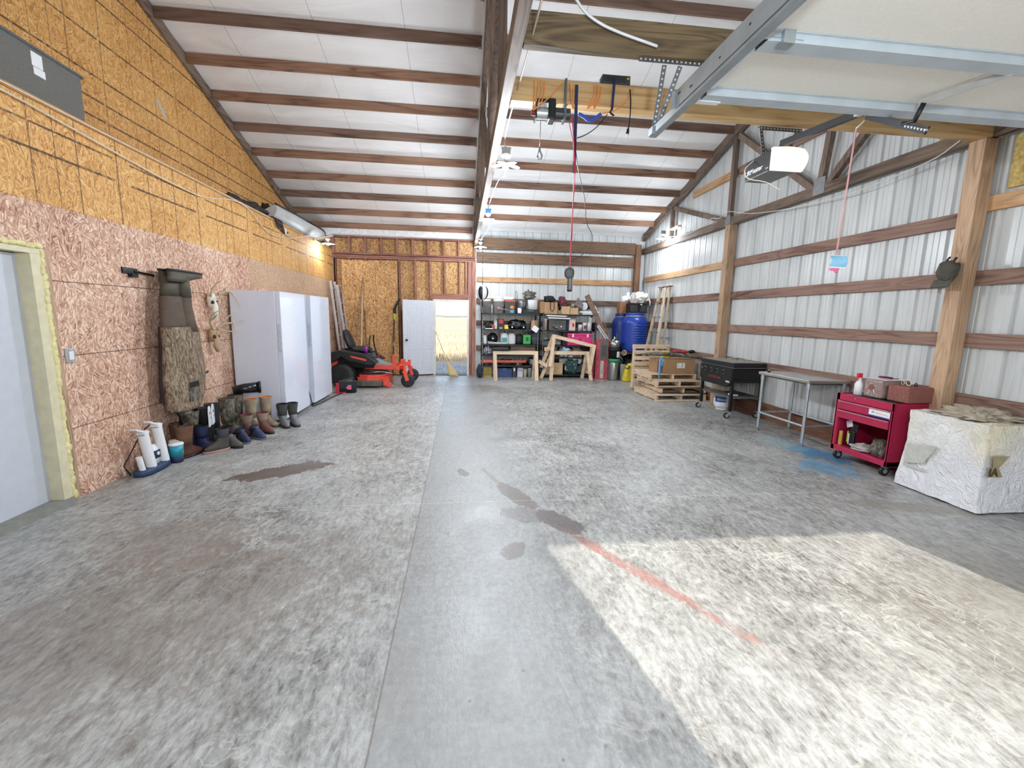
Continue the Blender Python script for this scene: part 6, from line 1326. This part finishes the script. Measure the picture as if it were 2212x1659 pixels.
t = thing('wooden_dowel', 'yellow wooden tool handle at the left corner of the cart bay', 'handle', (4.56, 4.69, zi)); MB().cyl((0, 0, 0), (0, 0, .17), .022, .02, n=14).build('grip', plain('D0A04A', .5), t)
t = thing('baseball_cap', 'camouflage cap at the front of the cart bay', 'cap', (4.62, 4.22, zi)); mb = MB(); mb.blob((0, 0, .07), (.10, .10, .11), .12, 2, 3, flat=.07); mb.build('crown', m_camo2, t); MB().box((-.0, .10, .03), (.12, .10, .008), rot=Matrix.Rotation(-.25, 3, 'X')).build('brim', m_camo2, t)
one(MB().blob((0, 0, .035), (.09, .11, .045), .3, 2, 2, flat=.035), 'speckled_cap', plain('B9B4AC', .8, var=.3), 'pale grey cloth cap lying left of the camouflage cap', 'cap').location = (4.60, 4.42, zi)
one(MB().blob((0, 0, .06), (.10, .15, .07), .4, 2.5, 7, flat=.06), 'camo_cloth', m_camo2, 'crumpled camouflage cloth at the back of the cart bay', 'cloth').location = (4.84, 4.38, zi)
zc = ctop - .013
one(MB().bx(-.24, .24, -.26, .28, 0, .018), 'black_tray', m_blk, 'flat black tray under the brick blocks on the tool cart', 'tray', bev=.006).location = (4.77, 4.30, zc)
zc2 = zc + .02; m_brick = plain('8E5A50', .9, var=.25, scale=60, bump=.4)
t = thing('paver_block', 'bare reddish paver block nearest the covered box, on the tool cart', 'block', (4.80, 4.14, zc2), 0)
MB().bx(-.19, .19, -.13, .10, 0, .17).build('stone', m_brick, t, bev=.012)
t = thing('wrapped_block', 'reddish paver block wrapped in clear plastic with a torn hole', 'block', (4.76, 4.38, zc2), 0); MB().bx(-.19, .18, -.11, .11, 0, .20).build('wrapped_stone', plain('9C8682', .3, var=.25, bump=.5, scale=20), t, bev=.02); 
mb = MB(); mb.cyl((-.192, .01, .115), (-.196, .01, .115), .035, n=9); mb.build('torn_hole', m_brick, t); 
for k in range(5): a = 2 * PI * k / 5; MB().bar((-.196, .01 + .035 * math.cos(a), .115 + .035 * math.sin(a)), (-.196, .01 + .07 * math.cos(a + .2), .115 - .02 + .07 * math.sin(a)), .004, .008, up=(1, 0, 0)).build('torn_flap', m_white, t)
one(MB().bx(-.16, .16, -.12, .12, 0, .006), 'white_card', m_white, 'thin white card lying on the plastic-wrapped block', 'card').location = (4.77, 4.385, zc2 + .203)
t = thing('safety_glasses', 'maroon wraparound glasses on the white card', 'glasses', (4.70, 4.36, zc2 + .211), .2); MB().tube([(0, -.07, .015), (-.02, -.03, .02), (-.02, .03, .02), (0, .07, .015)], .012, 8).build('lens', plain('6E1436', .1), t); MB().tube([(0, -.07, .015), (.1, -.065, .008)], .005, 6).tube([(0, .07, .015), (.1, .065, .008)], .005, 6).build('temple_arm', m_maroon, t)
t = thing('spray_bottle', 'white spray bottle with red trigger head on the tool cart', 'bottle', (4.58, 4.56, zc)); mb = MB(); loft(mb, [(0, 0, 0, .035, .045, .8), (0, 0, .14, .035, .045, .8), (0, 0, .19, .018, .02), (0, 0, .22, .014, .014)], 20); mb.build('body', m_white, t); MB().bx(-.035, .02, -.014, .014, .22, .27).bar((-.02, 0, .22), (-.035, 0, .18), .012, .01).build('trigger', plain('D6283C', .4), t, bev=.004)
for k, (y, r_) in enumerate(((4.20, .035), (4.14, .045), (4.06, .03))): one(MB().tube([(.02 * math.cos(a), r_ * math.cos(a), r_ * .6 * math.sin(a) + r_ * .62) for a in [2 * PI * i / 18 for i in range(18)]], .005, 6, closed=True), 'tape_ring', (plain('D0B596', .6), plain('E2E0C8', .5), m_rub)[k], ('small tan ring', 'pale cream ring', 'dark ring')[k] + ' standing on the bare paver block', 'ring').location = (4.74, y, zc2 + .172)
# big covered box
t = thing('covered_box', 'large box wrapped in a crinkled off-white printed plastic sheet', 'covered box', (4.74, 3.5, 0)); inv = Matrix.Translation(t.location).inverted()
bx0, bx1, by0, by1, bh = 4.47, 5.03, 3.17, 3.84, .785
q2(MB().bx(bx0 + .02, bx1 - .02, by0 + .02, by1 - .02, .0, bh - .02), 'inner_box', m_card)
tp_ = NT('plastic_cover'); v = tp_.coord(); n1 = tp_.noise(v, 4.5, 6, .65, 1.6); n2 = tp_.noise(v, 1.6, 4, .6, .5); rg = tp_.math('ABSOLUTE', tp_.math('SUBTRACT', tp_.noise(v, 5, 4, .6, 2.5), .5))
s_ = tp_.sep(v); cover_tint = tp_.ramp(tp_.math('ADD', n2, tp_.math('MULTIPLY', s_[2], .35)), [(.52, srgb('F4F4F8')), (.85, srgb('EEE5C8'))]); tp_.bump(tp_.math('ADD', tp_.math('MULTIPLY', rg, 1.6), n1), .75, .05); m_cover = tp_.fin(cover_tint, .35)  # sheet colour turns creamier towards the top, broken up by noise
mb = MB()
def cov(u, v):
    per = [(bx0, by1), (bx0, by0), (bx1, by0), (bx1, by1)]; s = u * 4; i = int(s) % 4; f = s - int(s)
    a, b = per[i], per[(i + 1) % 4]; x = a[0] + (b[0] - a[0]) * f; y = a[1] + (b[1] - a[1]) * f
    z = .012 + (bh - .012) * v; cx_, cy_2 = (bx0 + bx1) / 2, (by0 + by1) / 2
    fl_ = 1 + .10 * (1 - v) ** 2.5 + .05 * mnoise.noise(Vector((x * 4, y * 4, z * 3))) + .02 * abs(mnoise.noise(Vector((x * 9, y * 9, z * 2.5)))) + .015 * mnoise.noise(Vector((x * 25, y * 25, z * 14)))
    X_ = cx_ + (x - cx_) * fl_; return (min(X_, 5.04), cy_2 + (y - cy_2) * fl_, z + .012 * mnoise.noise(Vector((x * 6, y * 6, 1))) * (1 - v))
mb.grid(cov, 160, 40); mb.grid(lambda u, v: (bx0 + (bx1 - bx0) * u, by0 + (by1 - by0) * v, bh + .02 * mnoise.noise(Vector((u * 5, v * 5, 2))) ), 24, 24)
q2(mb, 'plastic_sheet', m_cover)
q2(MB().bx(bx0 - .034, bx0 - .03, 3.60, 3.80, .22, .25).prism([(3.80, .25), (3.80, .45), (3.52, .50), (3.62, .30)], 0, bx0 - .036, bx0 - .030), 'grey_print', plain('C6C6BE', .4)) 
text('IA', .10, plain('4F4328', .5), face(at(2136, 1022, 1, by0 - .05), (1, 0, 0), (0, 0, 1)), t, bold=.004).matrix_parent_inverse = inv
q2(MB().prism([(at(px, py, 1, by0 - .048).x, at(px, py, 1, by0 - .048).z) for px, py in ((2131, 1031), (2166, 1031), (2158, 1012), (2182, 986), (2146, 986), (2146, 1010))], 1, by0 - .047, by0 - .045), 'tan_print', plain('A39774', .5))
mb = MB(); mb.blob((4.80, 3.50, bh + .02), (.20, .26, .06), .5, 3.5, 3, 40, 20, flat=.012); mb.blob((4.62, 3.36, bh + .02), (.10, .10, .05), .5, 4, 5, 24, 14, flat=.012); one(mb, 'crumpled_film', plain('CDBFA8', .25, var=.12, bump=.8, scale=9, Transmission_Weight=.25), 'crumpled translucent plastic film heaped on the covered box', 'film')
# cap on the near post
t = thing('hanging_cap', 'grey and black cap hanging on the tall near post', 'cap', (4.88, 4.0, 2.13)); mb = MB(); mb.blob((-.06, 0, .02), (.07, .085, .11), .2, 2.5, 3); mb.build('crown', plain('4E4A42', .8, var=.3), t); MB().box((-.10, .01, -.09), (.02, .17, .09), rot=Matrix.Rotation(.5, 3, 'Y')).build('brim', plain('53524A', .7), t, bev=.008)
MB().tube([(-.02, -.03, .16), (-.03, .0, .10), (-.03, .05, .14), (-.01, .04, .17)], .01, 6).build('strap', m_blk, t)
# ================================================================ overhead
one(MB().bx(.40, 4.94, 3.14, 3.21, 3.38, 3.585), 'ceiling_beam', w_beam_old, 'weathered grey-brown beam spanning overhead, nearer of the two', 'beam', bev=.004, org=(2.7, 3.17, 3.38))
one(MB().bx(.40, 5.06, 3.90, 4.03, 3.38, 3.56), 'ceiling_beam', w_beam_new, 'bright new pine beam spanning overhead to the tall post', 'beam', bev=.004, org=(2.7, 3.96, 3.38))
# small nib of the beam left of the truss
one(MB().bx(.28, .312, 3.93, 4.0, 3.60, 3.70), 'beam_stub', w_beam_old, 'short beam stub on the left face of the middle truss', 'beam')  if False else None
def angle_bar(p0, p1, w=.032, th=.003, up=(0, 0, 1)):
    p0, p1 = Vector(p0), Vector(p1); d = (p1 - p0).normalized(); u = Vector(up); s = d.cross(u).normalized(); u = s.cross(d)
    mb = MB(); mb.bar(p0 + u * 0, p1, w, th, up=up); mb.bar(p0 - s * w / 2 - u * w / 2, p1 - s * w / 2 - u * w / 2, th, w, up=up); return mb, d, s, u
def holes(mb, p0, p1, s, u, off, r=.007, step=.032):
    p0, p1 = Vector(p0), Vector(p1); L = (p1 - p0).length; n = int(L / step); d = (p1 - p0).normalized()
    for k in range(n): c = p0 + d * (step * (k + .5)) + off; mb.cyl(c - u * .0006, c + u * .0006, r, n=8)
m_hole = plain('D4D2CE', .6)
def perf(par, inv, p0, p1, up, nm='perforated_angle', m=m_dkst):
    mb, d, s, u = angle_bar(p0, p1, up=up); o = mb.build(nm, m, par); o.matrix_parent_inverse = inv
    hb = MB(); holes(hb, p0, p1, s, u, u * .0022); holes(hb, p0, p1, s, u, -u * .0022); h2 = MB(); hb2 = MB()
    holes(hb, p0, p1, u, s, -s * .018 - u * .016); x = hb.build('punched_hole', m_hole, o); x.matrix_parent_inverse = inv; return o
# ---- garage door
gd = thing('overhead_garage_door', 'open sectional garage door, white panels lying flat overhead', 'garage door', (2.79, 1.0, 3.0)); inv = Matrix.Translation(gd.location).inverted()
def g(mb, nm, m, par=gd, **k): o = mb.build(nm, m, par, **k); o.matrix_parent_inverse = inv; return o
m_panel = plain('ECE8DE', .55, var=.03, bump=.12, scale=60); zt = 3.02; yt = 2.86
for k in range(5):
    y1 = yt - k * .61; g(MB().bx(1.45, 4.60, max(y1 - .605, -.78), y1, zt, zt + .04), 'panel', m_panel, bev=.004)
for k, y in enumerate((2.80, 2.26, 1.65, 1.04)):
    mb = MB().bx(1.47, 4.58, y - .045, y + .045, zt - .045, zt - .042).bx(1.47, 4.58, y - .047, y - .045, zt - .045, zt).bx(1.47, 4.58, y + .045, y + .047, zt - .045, zt).bx(1.47, 4.58, y - .062, y - .045, zt - .004, zt - .001).bx(1.47, 4.58, y + .045, y + .062, zt - .004, zt - .001)
    g(mb, 'strut', plain('C4CED4', .5, .35, var=.08, scale=6))
g(MB().bx(1.45, 1.52, yt - .62, yt, zt - .006, zt).bx(1.45, 1.60, yt - .04, yt, zt - .05, zt - .006), 'end_stile', m_white)
for y in (2.22, 1.6): g(MB().cyl((1.40, y, zt - .03), (1.66, y, zt - .03), .008, n=10).bx(1.54, 1.60, y - .03, y + .03, zt - .06, zt), 'roller', m_galv)
gt = thing('door_track', 'galvanised horizontal garage door track hung from the weathered beam', 'track', (1.40, 1.2, 2.97)); inv = Matrix.Translation(gt.location).inverted()
mb = MB().bx(1.375, 1.378, -.75, 3.36, 2.955, 3.01).bx(1.375, 1.425, -.75, 3.36, 2.952, 2.956).bx(1.422, 1.425, -.75, 3.36, 2.952, 2.975).bx(1.375, 1.40, -.75, 3.36, 3.007, 3.01)
g(mb, 'rail', m_galv, gt); mb = MB().bx(1.366, 1.371, -.75, 2.95, 2.975, 3.075).bx(1.366, 1.374, -.75, 2.95, 3.074, 3.078).bx(1.340, 1.374, 2.95, 2.951, 2.975, 3.075); g(mb, 'support_angle', m_galv, gt)
hb = MB(); 
for y in (2.9, 2.75, 2.45, 2.2, 1.95, 1.7, 1.5, 1.3): hb.box((1.3655, y, 3.03 + .015 * ((int(y * 10)) % 3 - 1)), (.002, .03 if int(y * 10) % 2 else .012, .01))
g(hb, 'slot', m_blk, gt)
perf(gt, inv, (1.19, 3.175, 3.372), (1.68, 3.175, 3.372), (0, -1, 0)); perf(gt, inv, (1.385, 3.20, 3.36), (1.390, 3.34, 2.955), (0, -1, 0)); perf(gt, inv, (1.50, 3.20, 3.36), (1.405, 3.32, 2.99), (0, -1, 0))
g(MB().bx(1.36, 1.385, 3.28, 3.345, 2.95, 3.0), 'end_bracket', m_galv, gt)
gt2 = thing('door_track', 'far garage door track and its hanger beside the right wall', 'track', (4.66, 1.2, 2.97)); inv = Matrix.Translation(gt2.location).inverted()
g(MB().bx(4.66, 4.663, -.75, 3.36, 2.955, 3.01).bx(4.61, 4.663, -.75, 3.36, 2.952, 2.956), 'rail', m_galv, gt2); g(MB().bx(4.665, 4.72, 3.20, 3.23, 2.95, 3.37), 'hanger', m_galv, gt2)
# ---- opener
op = thing('garage_door_opener', 'black and white garage door opener motor hung from the pine beam', 'door opener', (2.85, 4.1, 3.05)); inv = Matrix.Translation(op.location).inverted()
mo = Vector((2.87, 4.02, 3.06))
g(MB().bx(mo.x - .125, mo.x + .125, mo.y - .14, mo.y + .26, mo.z - .085, mo.z + .085), 'housing', plain('161312', .45), op, bev=.01)
g(MB().bx(mo.x - .127, mo.x + .127, mo.y - .08, mo.y + .25, mo.z - .095, mo.z - .085), 'base_plate', plain('77797B', .5), op)
mb = MB(); N = 16
def lens(u, v): return (mo.x - .14 + .30 * u, mo.y - .145 - .06 * math.sin(PI * v) - .03 * math.sin(PI * u), mo.z - .10 + .19 * v)
mb.grid(lens, 16, 12); mb.bx(mo.x - .14, mo.x + .16, mo.y - .146, mo.y - .12, mo.z - .10, mo.z + .09); 
tl = NT('opener_lens'); tl.S(tl.bs.inputs['Emission Color'], (1, .93, .85, 1)); tl.bs.inputs['Emission Strength'].default_value = .35; m_lens = tl.fin(srgb('F2EFEA'), .35)
g(mb, 'light_lens', m_lens, op)
text('LiftMaster', .062, m_white, face((mo.x - .1265, mo.y + .255, mo.z - .03), (0, -1, 0), (0, 0, 1)), op, bold=.0012).matrix_parent_inverse = inv
text('Logic', .02, m_white, face((mo.x - .1265, mo.y - .04, mo.z - .058), (0, -1, 0), (0, 0, 1)), op).matrix_parent_inverse = inv
ra, rb = Vector((2.82, 3.90, 3.19)), Vector((2.80, -.7, 3.14))
g(MB().bar(ra, (2.815, 2.95, 3.095), .035, .05).bar((2.815, 2.95, 3.095), rb, .035, .05), 'rail', m_blk, op)
g(MB().bar(at(1850, 247, 0, 2.80), at(1878, 236, 0, 2.80), .04, .035), 'trolley', m_alu, op)
tr = at(1872, 250, 0, 2.80)
g(MB().bar(tr, at(2003, 282, 0, 2.80) , .012, .045, up=(0, 0, 1)), 'door_arm', m_blk, op)
ar = MB().tube([at(1950, 268, 0, 2.80), at(1975, 262, 0, 2.80), at(1996, 222, 0, 2.80)], .014, 8); g(ar, 'curved_arm', m_blk, op)
p0 = at(1985, 224, 0, 2.80); g(MB().bar(p0, (2.95, 2.28, 2.985), .006, .04), 'straight_arm', m_alu, op)
hb = MB(); q0, q1 = at(1958, 273, 0, 2.79), at(2000, 281, 0, 2.79)
for k in range(7): c = Vector(q0).lerp(Vector(q1), k / 6); hb.box((c.x, c.y, c.z), (.02, .009, .012))
g(hb, 'slot', m_alu, op)
g(MB().tube([tr, tr + Vector((0, .02, -.03)), tr + Vector((-.03, .04, -.07))], .006, 6), 'release_lever', m_alu, op)
perf(op, inv, (2.70, 4.05, 3.37), (3.12, 4.05, 3.37), (0, -1, 0)); perf(op, inv, (3.08, 4.06, 3.37), (3.0, 4.08, 3.14), (0, -1, 0)); perf(op, inv, (2.72, 4.06, 3.37), (2.80, 4.10, 3.14), (0, -1, 0))
g(MB().tube(smooth([(2.76, 4.16, 3.14), (2.66, 4.18, 3.05), (2.68, 4.14, 2.95), (2.78, 4.0, 2.90), (2.86, 3.9, 2.80)]), .005, 6), 'antenna_wire', plain('D9D4BE', .5), op)
# pull cord
pc = thing('release_cord', 'red and white emergency pull cord hanging from the opener trolley', 'cord', tuple(at(1805, 580, 1, 3.05))); inv = Matrix.Translation(pc.location).inverted()
c1 = at(1843, 262, 1, 3.05); c2 = at(1805, 560, 1, 3.05); tr_ = Vector(tr) + Vector((-.03, .04, -.07))
g(MB().tube([tr_, tr_.lerp(c2, .5), c2], .006, 6), 'cord', plain('D9A6A4', .7), pc)
c = at(1804, 566, 1, 3.05)
mb = MB(); mb.grid(lambda u, v: (c.x - .066 + .132 * u, c.y - .02 - .02 * math.sin(PI * v), c.z - .04 + .085 * v), 8, 8); g(mb, 'warning_card', plain('8FC6E6', .5), pc)
g(MB().bx(c.x - .066, c.x + .066, c.y - .022, c.y - .020, c.z + .028, c.z + .045).bx(c.x - .066, c.x + .066, c.y - .022, c.y - .02, c.z - .045, c.z - .034), 'white_border', m_white, pc)
g(MB().bx(c.x - .035, c.x + .03, c.y - .01, c.y + .01, c.z - .062, c.z - .042).tube([(c.x, c.y, c.z - .06), (c.x + .015, c.y, c.z - .078), (c.x + .03, c.y, c.z - .07)], .004, 6), 'pull_handle', plain('E26C93', .5), pc)
# cable along the right truss
pts = [at(x, y, 0, 4.92) for x, y in [(2075, 303), (2020, 345), (1900, 395), (1820, 425), (1700, 452), (1660, 458), (1615, 462), (1590, 458), (1570, 456), (1553, 474), (1538, 470), (1530, 480), (1500, 500), (1470, 510), (1440, 512)]]
one(MB().tube(smooth(pts), .006, 6), 'electric_cable', plain('D8D4CA', .5), 'thin white cable looping along the right truss chord', 'cable')
pts = [(.45, 1.2, 3.42), (.46, 3.2, 3.44), tuple(at(1098, 262, 0, .44)), tuple(at(1088, 310, 0, .44)), (.46, 4.9, 3.37), (.50, 5.3, 3.2), tuple(at(1080, 380, 0, .46)), tuple(at(1066, 415, 0, .46)), tuple(at(1056, 443, 0, .46)), (.44, 7.75, 3.40), (.5, 8.4, 3.24), tuple(at(1052, 500, 0, .46)), (.44, 10.75, 3.40), (.45, 11.9, 3.3)]
one(MB().tube(smooth(pts), .007, 6), 'electric_cable', plain('D9C7B6', .5), 'white cable linking the lamps along the middle truss', 'cable')
pts = [tuple(at(x, y, 1, 3.1)) for x, y in [(1230, -30), (1255, 18), (1285, 45), (1330, 68), (1420, 100)]]
one(MB().tube(smooth(pts), .009, 6), 'electric_cable', m_white, 'white cable drooping over the weathered beam near the top edge', 'cable')
# ---- winch and hoist lines
wi = thing('electric_winch', 'black and steel electric winch strapped under the pine beam', 'winch', (.75, 3.92, 3.25)); inv = Matrix.Translation(wi.location).inverted()
Wy = 3.92
def W(px, py, y=Wy): return at(px, py, 1, y)
a, b = W(1158, 244), W(1184, 246); g(MB().cyl(a, b, .043, n=24), 'cable_drum', m_steel, wi)
mb = MB()
for k in range(9): c = a.lerp(b, (k + .5) / 9); mb.cyl(c - Vector((.004, 0, 0)), c + Vector((.004, 0, 0)), .046, n=20)
g(mb, 'wound_cable', m_alu, wi)
c = W(1190, 243); g(MB().bx(c.x - .03, c.x + .03, Wy - .065, Wy + .06, c.z - .075, c.z + .085), 'gearbox', m_blk, wi, bev=.01); g(MB().bx(a.x - .012, a.x, Wy - .055, Wy + .055, a.z - .06, a.z + .06), 'end_plate', m_blk, wi); g(MB().bx(a.x - .01, c.x, Wy - .04, Wy + .05, c.z + .055, c.z + .085), 'mount_plate', m_blk, wi)
d0, d1 = W(1195, 245), W(1230, 248); g(MB().cyl(d0, d1, .045, n=24), 'motor', plain('4A4C50', .3, .7), wi)
e = W(1218, 250); g(MB().bx(e.x - .008, e.x + .008, Wy - .052, Wy + .05, e.z - .05, 3.56), 'hanging_strap', m_dkst, wi)
g(MB().cyl(a - Vector((.04, 0, 0)), a, .022, n=16), 'cap', plain('8C2A2A', .5), wi)
h0 = W(1168, 262); h1 = W(1166, 318); g(MB().tube([h0, h1], .003, 6), 'hoist_cable', m_steel, wi)
hk = W(1166, 335); g(MB().tube([h1, hk + Vector((0, 0, .03)), hk + Vector((.018, 0, .0)), hk + Vector((.012, 0, -.03)), hk + Vector((-.012, 0, -.03)), hk + Vector((-.02, 0, -.005))], .008, 8).tube([h1, hk + Vector((-.012, 0, .02)), hk + Vector((-.02, 0, 0))], .005, 6), 'hook', m_steel, wi)
# orange cords looped over the beam
oc = plain('E0904A', .5); k_ = 0
for px0, px1, lab in ((1154, 1150, 'first orange cord loop around the pine beam, left of the winch'), (1168, 1156, 'second orange cord loop around the pine beam, above the winch drum'), (1231, 1240, 'third orange cord loop on the pine beam, left of the blue strap'), (1284, 1265, 'fourth orange cord loop on the pine beam, right of the blue strap'), (1290, 1280, 'fifth orange cord loop on the pine beam, under the black power supply')):
    p = [at(px0, 175 + (px0 - 1150) * .075, 1, 3.895), at(px0 + 2, 200, 1, 3.875), at((px0 + px1) / 2, 225, 1, 3.87), at(px1, 240, 1, 3.87)]
    p2 = [at(px1, 240, 1, 3.87), at(px0 + 6, 215, 1, 3.87), at(px0 + 9, 178 + (px0 - 1150) * .075, 1, 3.895)]
    p3 = [p2[-1], (p2[-1].x, 3.97, 3.575), (p[0].x, 3.97, 3.575), p[0]]
    one(MB().tube(smooth(p + p2[1:]), .0055, 6).tube(p3, .0055, 6), 'orange_cord', oc, lab, 'cord', 'orange cord loops on the beam', org=p[0])
one(MB().tube(smooth([at(1152, 238, 1, 3.86), at(1180, 218, 1, 3.865), at(1215, 180, 1, 3.89)]), .0055, 6).tube(smooth([at(1300, 245, 1, 3.86), at(1330, 240, 1, 3.87), at(1350, 222, 1, 3.88), at(1368, 192, 1, 3.89)]), .0055, 6), 'orange_cord', oc, 'slanting orange cord runs along the face of the pine beam', 'cord')
# power supply, straps
ps = thing('power_supply', 'black perforated power supply box on top of the pine beam', 'power supply', tuple(W(1327, 178, 3.93))); l = W(1299, 176, 3.93); r = W(1359, 176, 3.93)
MB().bx(l.x - ps.location.x, r.x - ps.location.x, -.03, .06, -.0, .07).build('case', plain('4A4C4E', .5, .4), ps, bev=.004); MB().bx(r.x - ps.location.x - .03, r.x - ps.location.x - .01, -.033, -.03, .04, .055).build('yellow_sticker', m_yel, ps)
mb = MB(); 
for k in range(16):
    for j in range(3): mb.bx(l.x - ps.location.x + .03 + k * .011, l.x - ps.location.x + .036 + k * .011, -.0315, -.03, .015 + j * .016, .022 + j * .016)
mb.build('vent', m_blk, ps); ps.location.z = 3.562
bs = thing('blue_strap', 'dark blue webbing strap hanging from the pine beam', 'strap', tuple(W(1245, 190, 3.89))); inv = Matrix.Translation(bs.location).inverted()
m_bs = plain('1B2450', .7)
g(MB().bar(W(1246, 183, 3.885), W(1240, 374, 3.80), .002, .026, up=(1, 0, 0)), 'webbing', m_bs, bs); 
b2 = thing('ratchet_strap', 'blue strap with black hook wound round the power supply', 'strap', tuple(W(1325, 180, 3.88))); inv = Matrix.Translation(b2.location).inverted()
g(MB().bar(W(1328, 172, 3.875), W(1322, 236, 3.86), .002, .02, up=(1, 0, 0)), 'webbing', m_bs, b2); g(MB().tube([W(1322, 236, 3.85), W(1317, 243, 3.85), W(1326, 250, 3.85), W(1318, 246, 3.85)], .009, 6), 'hook', m_blk, b2)
g(MB().tube(smooth([W(1250, 246, 3.85), W(1262, 252, 3.85), W(1272, 262, 3.85), W(1285, 256, 3.85), W(1298, 246, 3.85)]), .014, 6), 'blue_tail', plain('2F52B8', .6), b2)
bp = thing('black_power_cord', 'black power cord with clear plug hanging right of the power supply', 'cord', tuple(W(1360, 200, 3.88))); inv = Matrix.Translation(bp.location).inverted()
g(MB().tube(smooth([W(1361, 193, 3.885), W(1363, 225, 3.87), W(1360, 262, 3.87), W(1357, 280, 3.87)]), .005, 6), 'cord', m_blk, bp); g(MB().cyl(W(1357, 278, 3.87), W(1355, 290, 3.87), .009, .014, n=10), 'plug', m_blk, bp); g(MB().cyl(W(1355, 290, 3.87), W(1354, 297, 3.87), .011, n=10), 'clear_cover', m_white, bp)
# remote on its red cord
rc = thing('winch_remote', 'grey winch remote with ribbed grip hanging on a red cord', 'remote control', tuple(W(1230, 590, 3.8))); inv = Matrix.Translation(rc.location).inverted()
Y3 = 3.8
g(MB().tube(smooth([W(1235, 252, 3.86), W(1240, 300, Y3), W(1240, 380, Y3), W(1238, 440, Y3), W(1234, 500, Y3), W(1232, 560, Y3), W(1231, 578, Y3)]), .0045, 6).tube(smooth([W(1229, 262, 3.86), W(1243, 330, Y3), W(1242, 400, Y3), W(1236, 450, Y3), W(1236, 520, Y3), W(1230, 578, Y3)]), .0035, 6), 'red_cord', plain('C23A4E', .5), rc)
g(MB().tube(smooth([W(1238, 255, 3.85), W(1246, 350, Y3), W(1252, 380, Y3), W(1266, 440, Y3), W(1264, 480, Y3), W(1285, 515, Y3), W(1262, 550, Y3), W(1236, 562, Y3)]), .0028, 6), 'black_wire', m_blk, rc)
g(MB().tube(smooth([W(1312, 247, 3.85), W(1290, 275, 3.84), W(1265, 292, 3.82), W(1247, 298, Y3)]), .004, 6), 'black_lead', m_blk, rc)
c = W(1230, 590, Y3); g(MB().blob((c.x, c.y, c.z), (.043, .02, .05), .03, 2, 1, sq=.85), 'head', plain('4B4D50', .5), rc)
mb = MB(); e0, e1 = W(1231, 600, Y3), W(1230, 627, Y3)
mb.lathe([(.02 if k % 2 else .026, (e0.z - e1.z) * k / 9) for k in range(10)], (e1.x, e1.y, e1.z), 16); g(mb, 'ribbed_grip', plain('5E6064', .35), rc)
g(MB().cyl(e1 - Vector((0, 0, .012)), e1 + Vector((0, 0, .006)), .018, .024, n=14), 'end_cap', m_blk, rc)
g(MB().tube([c + Vector((.03, 0, .05)), c + Vector((.045, 0, .0)), c + Vector((.028, 0, -.05)), c + Vector((.027, 0, -.14))], .003, 6), 'yellow_cord', plain('C9CC8A', .6), rc)
# speed bag
sb = thing('speed_bag', 'black and white inflatable punching ball hanging before the back wall', 'punching ball', (0, 0, 0)); Ys = 10.5
cc = at(1042, 632, 1, Ys); sb.location = cc; R_ = .15
N = 24; mb = MB(); prof = [(R_ * math.sin(PI * k / 18) ** .9 * (1 - .12 * (1 - k / 18)), -R_ * 1.15 * math.cos(PI * k / 18)) for k in range(1, 18)]
vs_ = [(r * math.cos(2 * PI * i / N), r * math.sin(2 * PI * i / N), z) for r, z in prof for i in range(N)]
for i in range(N):
    mb.add([vs_[j * N + i] for j in range(17)] + [vs_[j * N + (i + 1) % N] for j in range(17)], [(j, 17 + j, 18 + j, j + 1) for j in range(16)], 1 if (i // 3) % 2 == 0 else 0, True)
mb.build('ball', [m_blk, m_white], sb)
MB().cyl((0, 0, R_ * 1.1), (0, 0, R_ * 1.1 + .12), .008, n=8).build('loop', m_blk, sb)
MB().tube([(0, 0, R_ * 1.1 + .1), (.0, 0, 3.38 - cc.z)], .005, 6).build('upper_cord', m_blk, sb); MB().bx(-.12, .01, -.012, .012, 3.38 - cc.z - .03, 3.38 - cc.z).build('hanger_arm', m_gry, sb); MB().bx(-.03, .03, -.01, .01, .58, .64).build('adjuster', m_white, sb)
MB().tube([(0, 0, -R_ * 1.1), (.005, 0, -R_ * 1.1 - .16)], .014, 8).build('lower_tail', m_blk, sb)
text('BOXX', .062, m_blk, face((-.012, -R_ * .985, .105), (0, 0, -1), (1, 0, 0)), sb) if False else text('RDX', .07, m_blk, face((-.026, -R_ * .985, .08), (0, 0, -1), (1, 0, 0)), sb)
# ---- sub-parts follow their part
I4 = Matrix.Identity(4)
for o in COL.objects:
    if o.parent and o.parent.parent and o.parent.matrix_parent_inverse != I4: o.matrix_parent_inverse = I4
